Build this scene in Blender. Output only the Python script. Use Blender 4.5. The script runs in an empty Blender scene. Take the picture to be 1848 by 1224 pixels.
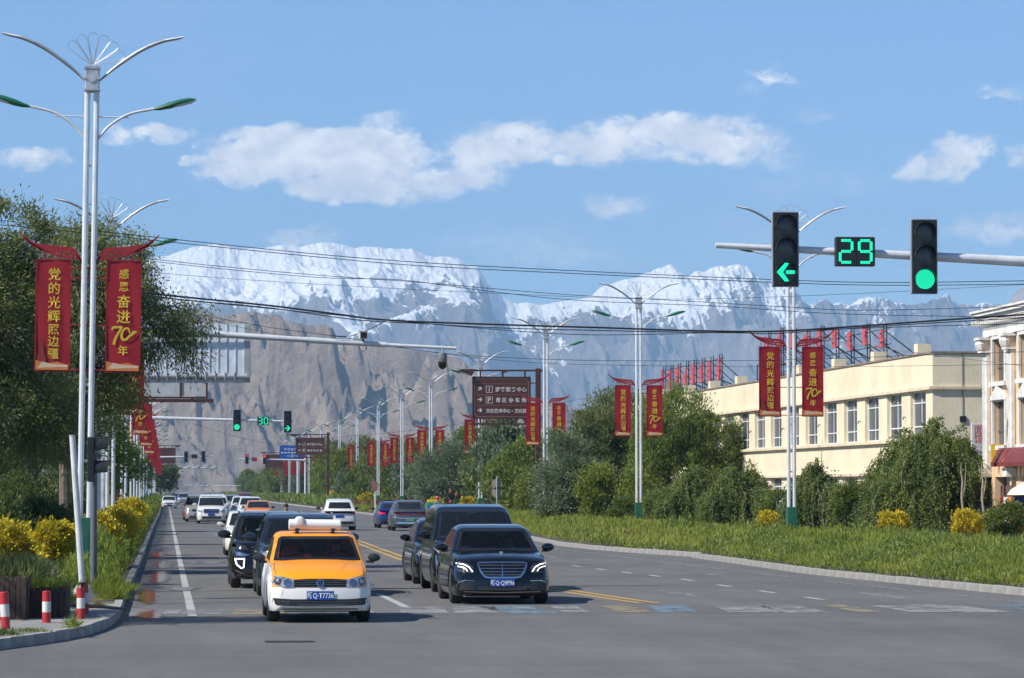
import bpy, bmesh, math, random
import numpy as np
from mathutils import Vector, Matrix
from mathutils.bvhtree import BVHTree
from mathutils import noise as mnoise

random.seed(7)
rng = np.random.default_rng(7)
S = bpy.context.scene
COL = S.collection
R = math.radians
PI = math.pi

# ------------------------------------------------------------------ camera
F_PX, PW, PH = 6500.0, 1848.0, 1224.0
EYE = 2.15
PITCH = math.atan(272 / F_PX)
YAW = math.atan(624 / F_PX * math.cos(PITCH))
cam_d = bpy.data.cameras.new('camera')
cam = bpy.data.objects.new('camera', cam_d)
COL.objects.link(cam)
cam_d.sensor_width = 36.0
cam_d.lens = 36.0 * F_PX / PW
cam_d.clip_start = 0.5
cam_d.clip_end = 40000
cam.location = (0, 0, EYE)
cam.rotation_euler = (PI / 2 + PITCH, 0, -YAW)
S.camera = cam
CAMR = cam.rotation_euler.to_matrix()

# ------------------------------------------------------------------ sun and sky
SUN_EL, SUN_AZ = 43.0, 21.0        # azimuth: degrees from the left (-X) towards the viewer
sdir = Vector((-math.cos(R(SUN_AZ)) * math.cos(R(SUN_EL)), -math.sin(R(SUN_AZ)) * math.cos(R(SUN_EL)), math.sin(R(SUN_EL))))
sun_d = bpy.data.lights.new('sun', 'SUN')
sun_d.energy = 4.6
sun_d.angle = R(0.5)
sun_d.color = (1.0, 0.95, 0.87)
sun = bpy.data.objects.new('sun', sun_d)
COL.objects.link(sun)
sun.rotation_euler = sdir.to_track_quat('Z', 'Y').to_euler()
sun.location = (-40, -20, 60)
S.view_settings.view_transform = 'Standard'
S.view_settings.look = 'None'
S.view_settings.gamma = 1
S.view_settings.exposure = 0.52
S.view_settings.use_curve_mapping = False
S.cycles.use_denoising = True
S.cycles.max_bounces = 6
S.cycles.transparent_max_bounces = 12
S.cycles.volume_bounces = 0
S.cycles.use_adaptive_sampling = True
S.cycles.adaptive_threshold = 0.02
S.render.film_transparent = False


def ray(px, py):
    return (CAMR @ Vector(((px - PW / 2) / F_PX, -(py - PH / 2) / F_PX, -1.0)))


def W(px, py, Y):
    """pixel of the photograph -> point in the vertical plane at distance Y along the road"""
    d = ray(px, py)
    t = Y / d.y
    return Vector((d.x * t, Y, EYE + d.z * t))


def DG(py):
    return EYE * F_PX / (py - 884.0)


def XG(px, D):
    return (px - 300.0) * D / F_PX


# ------------------------------------------------------------------ node helpers
class N:
    def __init__(s, tree):
        s.t = tree
        s.t.nodes.clear()

    def n(s, typ, **kw):
        nd = s.t.nodes.new(typ)
        for k, v in kw.items():
            if k.startswith('i_'):
                key = k[2:]
                nd.inputs[int(key) if key.isdigit() else key.replace('_', ' ')].default_value = v
            else:
                setattr(nd, k, v)
        return nd

    def l(s, a, b):
        s.t.links.new(a, b)

    def val(s, x, sock):
        if isinstance(x, (int, float)):
            sock.default_value = x
        elif isinstance(x, (tuple, list)):
            sock.default_value = x
        else:
            s.l(x, sock)

    def m(s, op, a, b=0.0, c=None):
        nd = s.n('ShaderNodeMath', operation=op)
        s.val(a, nd.inputs[0])
        s.val(b, nd.inputs[1])
        if c is not None:
            s.val(c, nd.inputs[2])
        return nd.outputs[0]

    def mix(s, f, a, b):
        nd = s.n('ShaderNodeMix', data_type='RGBA')
        s.val(f, nd.inputs[0])
        for x, k in ((a, 6), (b, 7)):
            if isinstance(x, tuple):
                nd.inputs[k].default_value = (*x[:3], 1)
            else:
                s.l(x, nd.inputs[k])
        return nd.outputs[2]

    def noise(s, vec, scale, detail=4, rough=0.55, dist=0.0, dim='3D'):
        nd = s.n('ShaderNodeTexNoise', noise_dimensions=dim)
        if vec is not None:
            s.l(vec, nd.inputs['Vector'])
        nd.inputs['Scale'].default_value = scale
        nd.inputs['Detail'].default_value = detail
        nd.inputs['Roughness'].default_value = rough
        nd.inputs['Distortion'].default_value = dist
        return nd.outputs['Fac']

    def ramp(s, f, pts):
        nd = s.n('ShaderNodeValToRGB')
        s.val(f, nd.inputs[0])
        el = nd.color_ramp.elements
        while len(el) < len(pts):
            el.new(0.5)
        for e, (p, c) in zip(el, pts):
            e.position = p
            e.color = (*c, 1) if isinstance(c, tuple) else (c, c, c, 1)
        return nd.outputs[0]

    def ms(s, f, a, b):
        """smooth map of f from a..b to 0..1"""
        nd = s.n('ShaderNodeMapRange', interpolation_type='SMOOTHSTEP')
        s.val(f, nd.inputs[0])
        nd.inputs[1].default_value = a
        nd.inputs[2].default_value = b
        return nd.outputs[0]


def new_mat(name):
    m = bpy.data.materials.new(name)
    m.use_nodes = True
    return m, N(m.node_tree)


MATS = {}


def mat(name, col, rough=0.6, metal=0.0, coat=0.0, var=0.12, vscale=3.0, bump=0.0, bscale=30.0, spec=0.5, dirt=0.0, emit=None, es=1.0, alpha=1.0):
    """procedural principled material with a little tone and roughness variation"""
    if name in MATS:
        return MATS[name]
    m, n = new_mat(name)
    out = n.n('ShaderNodeOutputMaterial')
    p = n.n('ShaderNodeBsdfPrincipled')
    n.l(p.outputs[0], out.inputs[0])
    tc = n.n('ShaderNodeTexCoord')
    ob = tc.outputs['Object']
    f = n.noise(ob, vscale, 5, 0.6)
    lo = tuple(c * (1 - var) for c in col)
    hi = tuple(min(1, c * (1 + var)) for c in col)
    c = n.mix(n.ms(f, 0.3, 0.7), lo, hi)
    if dirt > 0:
        sep = n.n('ShaderNodeSeparateXYZ')
        n.l(ob, sep.inputs[0])
        mp = n.n('ShaderNodeMapping')
        mp.inputs['Scale'].default_value = (6, 6, 0.7)
        n.l(ob, mp.inputs[0])
        st = n.noise(mp.outputs[0], 2.0, 6, 0.65)
        c = n.mix(n.m('MULTIPLY', n.ms(st, 0.5, 0.75), dirt), c, (0.16, 0.13, 0.10))
    n.l(c, p.inputs['Base Color'])
    n.l(n.m('ADD', n.m('MULTIPLY', f, 0.2), rough - 0.1), p.inputs['Roughness'])
    p.inputs['Metallic'].default_value = metal
    p.inputs['Coat Weight'].default_value = coat
    p.inputs['Coat Roughness'].default_value = 0.04
    p.inputs['Specular IOR Level'].default_value = spec
    if bump > 0:
        b = n.n('ShaderNodeBump')
        b.inputs['Strength'].default_value = bump
        b.inputs['Distance'].default_value = 0.02
        n.l(n.noise(ob, bscale, 5, 0.6), b.inputs['Height'])
        n.l(b.outputs[0], p.inputs['Normal'])
    if emit:
        p.inputs['Emission Color'].default_value = (*emit, 1)
        p.inputs['Emission Strength'].default_value = es
    MATS[name] = m
    return m


def leaf_mat(name, cols, trans=0.35, spread=6.0):
    m, n = new_mat(name)
    out = n.n('ShaderNodeOutputMaterial')
    g = n.n('ShaderNodeNewGeometry')
    tc = n.n('ShaderNodeTexCoord')
    f = n.m('ADD', n.m('MULTIPLY', n.noise(tc.outputs['Object'], 0.9, 3, 0.6), .5), n.m('MULTIPLY', n.noise(tc.outputs['Object'], 0.28, 3, 0.6), .5))
    k = n.m('ADD', n.m('MULTIPLY', g.outputs['Random Per Island'], 0.5), n.m('MULTIPLY', n.ms(f, 0.40, 0.60), 0.5))
    pts = [(i / (len(cols) - 1), c) for i, c in enumerate(cols)]
    c = n.ramp(k, pts)
    d = n.n('ShaderNodeBsdfPrincipled')
    n.l(c, d.inputs['Base Color'])
    d.inputs['Roughness'].default_value = 0.55
    d.inputs['Specular IOR Level'].default_value = 0.35
    t = n.n('ShaderNodeBsdfTranslucent')
    n.l(n.mix(0.5, c, (0.25, 0.32, 0.05)), t.inputs[0])
    mx = n.n('ShaderNodeMixShader')
    mx.inputs[0].default_value = trans
    n.l(d.outputs[0], mx.inputs[1])
    n.l(t.outputs[0], mx.inputs[2])
    n.l(mx.outputs[0], out.inputs[0])
    MATS[name] = m
    return m


# ------------------------------------------------------------------ world: sky and clouds
world = bpy.data.worlds.new("World")
S.world = world
world.use_nodes = True
wn = N(world.node_tree)
wo = wn.n('ShaderNodeOutputWorld')
bg = wn.n('ShaderNodeBackground')
sky = wn.n('ShaderNodeTexSky', sky_type='NISHITA')
sky.sun_disc = False
sky.sun_elevation = R(SUN_EL)
# the lamp shines from azimuth -X turned SUN_AZ towards -Y
sky.sun_rotation = math.atan2(sdir.x, sdir.y)
sky.altitude = 3100
sky.air_density = 1.0
sky.dust_density = 1.3
sky.ozone_density = 1.6
SKY_STR = 0.095
tc = wn.n('ShaderNodeTexCoord')
sep = wn.n('ShaderNodeSeparateXYZ')
wn.l(tc.outputs['Generated'], sep.inputs[0])
# cloud coordinates in degrees: azimuth right of the road, elevation
az = wn.m('MULTIPLY', wn.m('ARCTAN2', sep.outputs[0], sep.outputs[1]), 180 / PI)
el = wn.m('MULTIPLY', wn.m('ARCSINE', sep.outputs[2]), 180 / PI)
cv = wn.n('ShaderNodeCombineXYZ')
wn.l(az, cv.inputs[0])
wn.l(wn.m('MULTIPLY', el, 1.5), cv.inputs[1])


def sky_deg(px, py):
    d = ray(px, py).normalized()
    return math.degrees(math.atan2(d.x, d.y)), math.degrees(math.asin(d.z))


# (centre x, centre y, half width, half height, weight) in photo pixels, turned into degrees of sky
CL = [(560, 285, 185, 50, 1.0), (500, 258, 85, 32, .85), (660, 256, 90, 30, .85), (425, 308, 62, 26, .85), (725, 278, 52, 32, .6), (650, 338, 115, 30, .85), (745, 342, 75, 28, .7), (850, 322, 75, 24, .85),
      (900, 262, 80, 34, .9), (850, 280, 60, 24, .7), (955, 250, 45, 28, .6), (1070, 264, 85, 32, .9), (1130, 242, 75, 28, .8), (1210, 230, 58, 28, .95), (1270, 252, 115, 42, .85), (1375, 276, 80, 28, .42), (1000, 285, 60, 16, .35),
      (1110, 375, 70, 20, .5), (265, 243, 78, 18, .7), (55, 285, 70, 18, .75), (352, 287, 24, 12, .6), (1740, 272, 52, 30, .85), (1690, 306, 62, 22, .7), (1395, 140, 50, 15, .5), (1340, 160, 30, 8, .3),
      (1810, 412, 100, 28, .55), (1810, 165, 55, 9, .4), (675, 214, 50, 12, .42), (545, 430, 80, 20, .5), (1838, 280, 26, 22, .6), (940, 440, 190, 34, .3), (1480, 330, 200, 34, .22), (1470, 210, 50, 12, .28), (1330, 400, 55, 16, .3), (1050, 470, 160, 22, .25), (1600, 430, 120, 24, .2)]
acc = None
# ragged edges: warp the coordinates with noise first
w1 = wn.noise(cv.outputs[0], 1.3, 5, 0.6)
w2 = wn.noise(cv.outputs[0], 2.1, 5, 0.6)
azw = wn.m('ADD', az, wn.m('MULTIPLY', wn.m('SUBTRACT', w1, 0.5), 1.1))
elw = wn.m('ADD', el, wn.m('MULTIPLY', wn.m('SUBTRACT', w2, 0.5), 0.6))
for (cx, cy, hw, hh, wt) in CL:
    a0, e0 = sky_deg(cx, cy)
    a = wn.m('DIVIDE', wn.m('SUBTRACT', azw, a0), hw / F_PX * 180 / PI)
    e = wn.m('DIVIDE', wn.m('SUBTRACT', elw, e0), hh / F_PX * 180 / PI)
    d = wn.m('ADD', wn.m('MULTIPLY', a, a), wn.m('MULTIPLY', e, e))
    v = wn.m('MULTIPLY', wn.m('MAXIMUM', wn.m('SUBTRACT', 1.75, d), 0.0), wt)
    acc = v if acc is None else wn.m('ADD', acc, wn.m('MULTIPLY', v, wn.m('SUBTRACT', 1.0, wn.m('MINIMUM', wn.m('MULTIPLY', acc, 0.6), 1.0))))
det = wn.noise(cv.outputs[0], 2.6, 9, 0.62, 0.6)
fine = wn.noise(cv.outputs[0], 7.0, 8, 0.6, 0.8)
dens = wn.m('MULTIPLY', acc, wn.m('ADD', wn.m('MULTIPLY', det, 1.5), wn.m('SUBTRACT', wn.m('MULTIPLY', fine, 0.8), 0.5)))
cover = wn.m('MULTIPLY', wn.ms(dens, 0.08, 0.95), 0.93)
# thin veils everywhere, so the sky goes on outside the frame
veil = wn.m('MULTIPLY', wn.ms(wn.noise(cv.outputs[0], 0.12, 6, 0.6, 0.5), 0.5, 0.85), 0.25)
cover = wn.m('MAXIMUM', cover, veil)
# cloud body: bright, slightly greyer where it is thick and low
body = wn.mix(wn.ms(wn.noise(cv.outputs[0], 1.6, 6, 0.6), 0.35, 0.7), (8.2, 8.1, 8.2), (12.0, 11.4, 10.7))
tint = wn.n('ShaderNodeMix', data_type='RGBA', blend_type='MULTIPLY')
tint.inputs[0].default_value = 1.0
tint.inputs[7].default_value = (0.73, 0.94, 1.14, 1)
wn.l(sky.outputs[0], tint.inputs[6])
wn.l(wn.mix(cover, tint.outputs[2], body), bg.inputs[0])
bg.inputs[1].default_value = SKY_STR
wn.l(bg.outputs[0], wo.inputs[0])


# ------------------------------------------------------------------ object helpers
def props(o, label=None, cat=None, group=None, kind=None):
    if label:
        o['label'] = label
    if cat:
        o['category'] = cat
    if group:
        o['group'] = group
    if kind:
        o['kind'] = kind
    return o


def thing(name, label, cat, loc=(0, 0, 0), rz=0.0, group=None):
    o = bpy.data.objects.new(name, None)
    COL.objects.link(o)
    o.location = loc
    o.rotation_euler = (0, 0, rz)
    o.empty_display_size = 0.3
    return props(o, label, cat, group)


def link(name, me, parent=None, loc=None):
    o = bpy.data.objects.new(name, me)
    COL.objects.link(o)
    if parent is not None:
        o.parent = parent
    if loc is not None:
        o.location = loc
    return o


def clone(o, parent=None):
    c = o.copy()
    COL.objects.link(c)
    c.parent = parent
    for ch in o.children:
        clone(ch, c)
    return c


class MB:
    """collects simple shapes in one bmesh, builds one object"""

    def __init__(s):
        s.bm = bmesh.new()

    def box(s, x0, x1, y0, y1, z0, z1, mi=0, bev=0.0, mtx=None):
        vs = [s.bm.verts.new(Vector((x, y, z))) for x in (x0, x1) for y in (y0, y1) for z in (z0, z1)]
        if mtx is not None:
            for v in vs:
                v.co = mtx @ v.co
        idx = ((0, 1, 3, 2), (4, 6, 7, 5), (0, 4, 5, 1), (2, 3, 7, 6), (0, 2, 6, 4), (1, 5, 7, 3))
        fs = []
        for f in idx:
            fc = s.bm.faces.new([vs[i] for i in f])
            fc.material_index = mi
            fs.append(fc)
        if bev > 0:
            es = {e for f in fs for e in f.edges}
            r = bmesh.ops.bevel(s.bm, geom=list(es), offset=bev, segments=1, affect='EDGES', clamp_overlap=True)
            for f in r['faces']:
                f.material_index = mi
        return s

    def tube(s, pts, r, seg=8, mi=0, caps=True, flat=1.0):
        """tube along pts; r a number or a list; flat squashes the section vertically"""
        pts = [Vector(p) for p in pts]
        rs = r if isinstance(r, (list, tuple)) else [r] * len(pts)
        rings = []
        up0 = None
        for i, p in enumerate(pts):
            if i == 0:
                t = pts[1] - pts[0]
            elif i == len(pts) - 1:
                t = pts[-1] - pts[-2]
            else:
                t = (pts[i + 1] - pts[i - 1])
            if t.length < 1e-9:
                t = Vector((0, 0, 1))
            t.normalize()
            if up0 is None:
                up0 = Vector((0, 0, 1)) if abs(t.z) < 0.9 else Vector((0, 1, 0))
            a = t.cross(up0)
            if a.length < 1e-6:
                a = t.cross(Vector((1, 0, 0)))
            a.normalize()
            b = a.cross(t)
            up0 = b
            rings.append([s.bm.verts.new(p + (a * math.cos(2 * PI * k / seg) + b * math.sin(2 * PI * k / seg) * flat) * rs[i]) for k in range(seg)])
        for i in range(len(rings) - 1):
            for k in range(seg):
                f = s.bm.faces.new((rings[i][k], rings[i][(k + 1) % seg], rings[i + 1][(k + 1) % seg], rings[i + 1][k]))
                f.material_index = mi
                f.smooth = True
        if caps:
            for rg in (rings[0][::-1], rings[-1]):
                f = s.bm.faces.new(rg)
                f.material_index = mi
        return s

    def lathe(s, prof, seg=20, mi=0, axis='Z', org=(0, 0, 0)):
        org = Vector(org)
        rings = []
        for (r, h) in prof:
            ring = []
            for k in range(seg):
                a = 2 * PI * k / seg
                u, v = r * math.cos(a), r * math.sin(a)
                c = {'Z': (u, v, h), 'Y': (u, h, v), 'X': (h, u, v)}[axis]
                ring.append(s.bm.verts.new(org + Vector(c)))
            rings.append(ring)
        for i in range(len(rings) - 1):
            for k in range(seg):
                f = s.bm.faces.new((rings[i][k], rings[i][(k + 1) % seg], rings[i + 1][(k + 1) % seg], rings[i + 1][k]))
                f.material_index = mi
                f.smooth = True
        for rg in (rings[0], rings[-1]):
            f = s.bm.faces.new(rg)
            f.material_index = mi
        return s

    def prism(s, poly, y0, y1, mi=0, plane='XZ'):
        """extruded polygon; poly in the named plane"""
        def P(u, v, w):
            return {'XZ': (u, w, v), 'XY': (u, v, w), 'YZ': (w, u, v)}[plane]
        a = [s.bm.verts.new(P(u, v, y0)) for u, v in poly]
        b = [s.bm.verts.new(P(u, v, y1)) for u, v in poly]
        f = s.bm.faces.new(a)
        f.material_index = mi
        f = s.bm.faces.new(b[::-1])
        f.material_index = mi
        k = len(a)
        for i in range(k):
            f = s.bm.faces.new((a[i], b[i], b[(i + 1) % k], a[(i + 1) % k]))
            f.material_index = mi
        return s

    def quad(s, a, b, c, d, mi=0):
        f = s.bm.faces.new([s.bm.verts.new(Vector(v)) for v in (a, b, c, d)])
        f.material_index = mi
        return s

    def mesh(s, name, mats, angle=35):
        bmesh.ops.recalc_face_normals(s.bm, faces=s.bm.faces)
        me = bpy.data.meshes.new(name)
        s.bm.to_mesh(me)
        s.bm.free()
        for m in (mats if isinstance(mats, (list, tuple)) else [mats]):
            me.materials.append(m)
        if angle:
            me.shade_smooth()
            me.set_sharp_from_angle(angle=R(angle))
        return me

    def build(s, name, mats, parent=None, loc=None, angle=35):
        return link(name, s.mesh(name, mats, angle), parent, loc)


def np_mesh(name, co, faces, mats, smooth=False, mi=None, n=4):
    """mesh from numpy arrays: co (V,3), faces (F,n)"""
    me = bpy.data.meshes.new(name)
    co = np.ascontiguousarray(co, dtype=np.float32)
    faces = np.ascontiguousarray(faces, dtype=np.int32)
    me.vertices.add(len(co))
    me.vertices.foreach_set('co', co.ravel())
    me.loops.add(faces.size)
    me.loops.foreach_set('vertex_index', faces.ravel())
    me.polygons.add(len(faces))
    me.polygons.foreach_set('loop_start', np.arange(0, faces.size, faces.shape[1], dtype=np.int32))
    me.polygons.foreach_set('use_smooth', np.full(len(faces), smooth, dtype=bool))
    for m in (mats if isinstance(mats, (list, tuple)) else [mats]):
        me.materials.append(m)
    if mi is not None:
        me.polygons.foreach_set('material_index', np.ascontiguousarray(mi, dtype=np.int32))
    me.update(calc_edges=True)
    return me


GLYPH = {}


def glyph_mesh(text, size, m, bold=0.02, thick=0.004, narrow=1.0, vert_plane=True):
    """lettering as a mesh in the XZ plane facing -Y, centred on its own box"""
    key = (text, size, m.name, bold, thick, narrow)
    if key in GLYPH:
        return GLYPH[key]
    cu = bpy.data.curves.new('lettering', 'FONT')
    cu.body = text
    cu.size = 1.0
    cu.offset = bold
    cu.fill_mode = 'BOTH'
    cu.resolution_u = 2
    ob = bpy.data.objects.new('lettering', cu)
    COL.objects.link(ob)
    dg = bpy.context.evaluated_depsgraph_get()
    me = bpy.data.meshes.new_from_object(ob.evaluated_get(dg))
    bpy.data.objects.remove(ob)
    bpy.data.curves.remove(cu)
    n = len(me.vertices)
    co = np.empty(n * 3, np.float32)
    me.vertices.foreach_get('co', co)
    co = co.reshape(-1, 3)
    c = (co.max(0) + co.min(0)) / 2
    co -= c
    out = np.stack([co[:, 0] * size * narrow, np.zeros(n), co[:, 1] * size], 1)
    me.vertices.foreach_set('co', out.astype(np.float32).ravel())
    me.update()
    if me.polygons and me.polygons[0].normal.y > 0:
        me.flip_normals()
    me.materials.clear()
    me.materials.append(m)
    me.name = 'lettering'
    GLYPH[key] = me
    return me


def smoothpts(pts, n=6):
    """Catmull-Rom through pts"""
    P = [Vector(p) for p in pts]
    P = [P[0] * 2 - P[1]] + P + [P[-1] * 2 - P[-2]]
    out = []
    for i in range(1, len(P) - 2):
        for k in range(n):
            t = k / n
            a, b, c, d = P[i - 1], P[i], P[i + 1], P[i + 2]
            out.append(0.5 * ((2 * b) + (c - a) * t + (2 * a - 5 * b + 4 * c - d) * t * t + (3 * b - 3 * c + d - a) * t ** 3))
    out.append(P[-2])
    return out
# ================================================================== the setting
# ------------------------------------------------------------------ ground, road
def fbm(x, y, octs, freq, seed=0, ridged=False, rough=0.5):
    """value-gradient noise on numpy arrays"""
    r = np.random.default_rng(seed)
    perm = r.permutation(512)
    perm = np.concatenate([perm, perm])
    ang = r.random(512) * 2 * np.pi
    gx, gy = np.cos(ang), np.sin(ang)
    tot = np.zeros_like(x, dtype=float)
    amp, norm = 1.0, 0.0
    w = 1.0
    for o in range(octs):
        xx, yy = x * freq + 13.7 * o, y * freq + 7.1 * o
        xi, yi = np.floor(xx).astype(int), np.floor(yy).astype(int)
        xf, yf = xx - xi, yy - yi
        u = xf * xf * xf * (xf * (xf * 6 - 15) + 10)
        v = yf * yf * yf * (yf * (yf * 6 - 15) + 10)

        def g(ix, iy, dx, dy):
            h = perm[(perm[ix & 511] + iy) & 511]
            return gx[h] * dx + gy[h] * dy
        n = (g(xi, yi, xf, yf) * (1 - u) + g(xi + 1, yi, xf - 1, yf) * u) * (1 - v) + (g(xi, yi + 1, xf, yf - 1) * (1 - u) + g(xi + 1, yi + 1, xf - 1, yf - 1) * u) * v
        n = n * 1.5
        if ridged:
            n = 1 - np.abs(n) * 1.6
            n = n * n * w
            w = np.clip(n * 1.6, 0, 1)
        tot = tot + n * amp
        norm += amp
        amp *= rough
        freq *= 2.03
    return tot / norm


def eroded(x, y, octs, seed=0):
    """value noise summed so that steep ground gets less fine relief"""
    r = np.random.default_rng(seed)
    tab = r.random((256, 256))
    a, b = np.zeros_like(x, dtype=float), 1.0
    dx, dy = np.zeros_like(a), np.zeros_like(a)
    for o in range(octs):
        xi, yi = np.floor(x).astype(int), np.floor(y).astype(int)
        xf, yf = x - xi, y - yi
        u, v = xf ** 3 * (xf * (xf * 6 - 15) + 10), yf ** 3 * (yf * (yf * 6 - 15) + 10)
        du, dv = 30 * xf * xf * (xf * (xf - 2) + 1), 30 * yf * yf * (yf * (yf - 2) + 1)
        A, B = tab[xi & 255, yi & 255], tab[(xi + 1) & 255, yi & 255]
        C, D = tab[xi & 255, (yi + 1) & 255], tab[(xi + 1) & 255, (yi + 1) & 255]
        k1, k2, k3 = B - A, C - A, A - B - C + D
        n = A + k1 * u + k2 * v + k3 * u * v
        dx = dx + du * (k1 + k3 * v)
        dy = dy + dv * (k2 + k3 * u)
        a = a + b * n / (1 + dx * dx + dy * dy)
        b *= 0.5
        x, y = (1.6 * x - 1.2 * y) , (1.2 * x + 1.6 * y)
    return a


def grid_faces(nu, nv):
    i = np.arange(nu * nv).reshape(nu, nv)
    return np.stack([i[:-1, :-1], i[1:, :-1], i[1:, 1:], i[:-1, 1:]], -1).reshape(-1, 4)


# dry stony ground out to the horizon
m, n = new_mat('dry_ground')
o_ = n.n('ShaderNodeOutputMaterial')
p_ = n.n('ShaderNodeBsdfPrincipled')
n.l(p_.outputs[0], o_.inputs[0])
tcg = n.n('ShaderNodeTexCoord')
f1 = n.noise(tcg.outputs['Object'], 0.03, 8, 0.6)
f2 = n.noise(tcg.outputs['Object'], 2.0, 6, 0.6)
n.l(n.mix(n.m('MULTIPLY', f1, n.m('ADD', f2, 0.5)), (0.10, 0.085, 0.06), (0.26, 0.22, 0.17)), p_.inputs['Base Color'])
p_.inputs['Roughness'].default_value = 0.95
M_GROUND = m
ground = link('ground', np_mesh('ground', np.array([(-3400, -60, -0.03), (5400, -60, -0.03), (5400, 14200, -0.03), (-3400, 14200, -0.03)]), np.array([[0, 1, 2, 3]]), M_GROUND))
props(ground, kind='structure')

# asphalt
m, n = new_mat('asphalt')
o_ = n.n('ShaderNodeOutputMaterial')
p_ = n.n('ShaderNodeBsdfPrincipled')
n.l(p_.outputs[0], o_.inputs[0])
tcg = n.n('ShaderNodeTexCoord')
ob = tcg.outputs['Object']
mp = n.n('ShaderNodeMapping')
mp.inputs['Scale'].default_value = (1.0, 0.12, 1)
n.l(ob, mp.inputs[0])
f1 = n.noise(ob, 0.12, 6, 0.6)
f2 = n.noise(mp.outputs[0], 0.9, 6, 0.65)
f3 = n.noise(ob, 45.0, 4, 0.7)
f4 = n.noise(ob, 2.5, 7, 0.7)
mp2 = n.n('ShaderNodeMapping')
mp2.inputs['Scale'].default_value = (0.10, 1.0, 1)
n.l(ob, mp2.inputs[0])
f5 = n.noise(mp2.outputs[0], 1.3, 5, 0.6)
k = n.m('ADD', n.m('MULTIPLY', f1, 0.36), n.m('MULTIPLY', f2, 0.32))
k = n.m('ADD', k, n.m('MULTIPLY', f3, 0.22))
k = n.m('ADD', k, n.m('MULTIPLY', f4, 0.2))
k = n.m('ADD', k, n.m('MULTIPLY', f5, 0.12))
c = n.ramp(k, [(0.36, (0.070, 0.069, 0.068)), (0.56, (0.108, 0.106, 0.103)), (0.76, (0.165, 0.160, 0.153))])
# fine cracks
v = n.n('ShaderNodeTexVoronoi', feature='DISTANCE_TO_EDGE')
mpv = n.n('ShaderNodeMapping')
mpv.inputs['Scale'].default_value = (0.16, 0.06, 1)
wv = n.n('ShaderNodeVectorMath', operation='ADD')
nz = n.n('ShaderNodeTexNoise')
nz.inputs['Scale'].default_value = 0.5
nz.inputs['Detail'].default_value = 5
n.l(ob, nz.inputs['Vector'])
sc_ = n.n('ShaderNodeVectorMath', operation='SCALE')
n.l(nz.outputs['Color'], sc_.inputs[0])
sc_.inputs['Scale'].default_value = 3.0
n.l(ob, wv.inputs[0])
n.l(sc_.outputs[0], wv.inputs[1])
n.l(wv.outputs[0], mpv.inputs[0])
n.l(mpv.outputs[0], v.inputs['Vector'])
crack = n.m('SUBTRACT', 1.0, n.ms(v.outputs['Distance'], 0.0, 0.005))
c = n.mix(n.m('MULTIPLY', crack, 0.45), c, (0.02, 0.02, 0.022))
n.l(c, p_.inputs['Base Color'])
n.l(n.m('ADD', 0.72, n.m('MULTIPLY', f4, 0.2)), p_.inputs['Roughness'])
p_.inputs['Specular IOR Level'].default_value = 0.3
b = n.n('ShaderNodeBump')
b.inputs['Strength'].default_value = 0.35
b.inputs['Distance'].default_value = 0.01
n.l(n.m('ADD', f3, f4), b.inputs['Height'])
n.l(b.outputs[0], p_.inputs['Normal'])
M_ASPH = m

KL = [(-14, 40.0), (-2.6, 47.6), (-2.26, 48.9), (-1.58, 51.2), (-1.15, 53.5), (-.87, 56.8), (-.76, 60.5), (-.77, 71), (-.74, 84), (-.71, 110), (-.68, 184), (-.52, 304), (-.5, 500), (-.5, 2400)]
KR_A = [(24.0, 55.0), (19.3, 63.5), (17.6, 70), (17.3, 72.5), (16.9, 79), (16.3, 91), (16.45, 100), (16.6, 113.4)]
KR_B = [(16.9, 113.6), (16.0, 121), (15.2, 129), (15.0, 138), (15.4, 150), (15.9, 165), (16.8, 200), (17.3, 300), (17.5, 500), (17.5, 2400)]


def interp(poly, D):
    for (x0, d0), (x1, d1) in zip(poly, poly[1:]):
        if d0 <= D <= d1:
            return x0 + (x1 - x0) * (D - d0) / (d1 - d0)
    return poly[-1][0] if D > poly[-1][1] else poly[0][0]


road_mb = MB()
road_mb.quad((-60, -40, 0), (70, -40, 0), (70, 2400, 0), (-60, 2400, 0))
road = road_mb.build('road', M_ASPH, angle=0)
props(road, kind='structure')


# raised verges with soil
M_SOIL = mat('verge_soil', (0.085, 0.070, 0.048), 0.95, var=0.4, vscale=2.0, bump=0.6, bscale=9)
M_PAVE = mat('pavement', (0.24, 0.23, 0.215), 0.85, var=0.22, vscale=1.6, bump=0.3, bscale=25)
mb = MB()
vl = [(x - 0.16, d) for x, d in KL if d >= 60]
for (x0, d0), (x1, d1) in zip(vl, vl[1:]):
    mb.quad((x0, d0, .125), (x0 - 45, d0, .125), (x1 - 45, d1, .125), (x1, d1, .125))
props(mb.build('verge', M_SOIL, angle=0), kind='structure')
mb = MB()
vr = [(x + 0.16, d) for x, d in KR_A + KR_B]
for (x0, d0), (x1, d1) in zip(vr, vr[1:]):
    mb.quad((x0, d0, .125), (x0 + 52, d0, .125), (x1 + 52, d1, .125), (x1, d1, .125))
props(mb.build('verge', M_SOIL, angle=0), kind='structure')
mb = MB()
pts = [(x - 0.14, d) for x, d in KL if d <= 66]
for (x0, d0), (x1, d1) in zip(pts, pts[1:]):
    mb.quad((x0, d0, .131), (x0 - 30, d0 + 2, .131), (x1 - 30, d1 + 2, .131), (x1, d1, .131))
mb.quad((-.90, 60.5, .131), (-30, 62.5, .131), (-30, 67.5, .131), (-.91, 64.5, .131))
props(mb.build('pavement', M_PAVE, angle=0), kind='structure')

M_KERB = mat('kerb_concrete', (0.30, 0.29, 0.27), 0.85, var=0.35, vscale=.9, bump=0.35, bscale=18, dirt=0.55)


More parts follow.
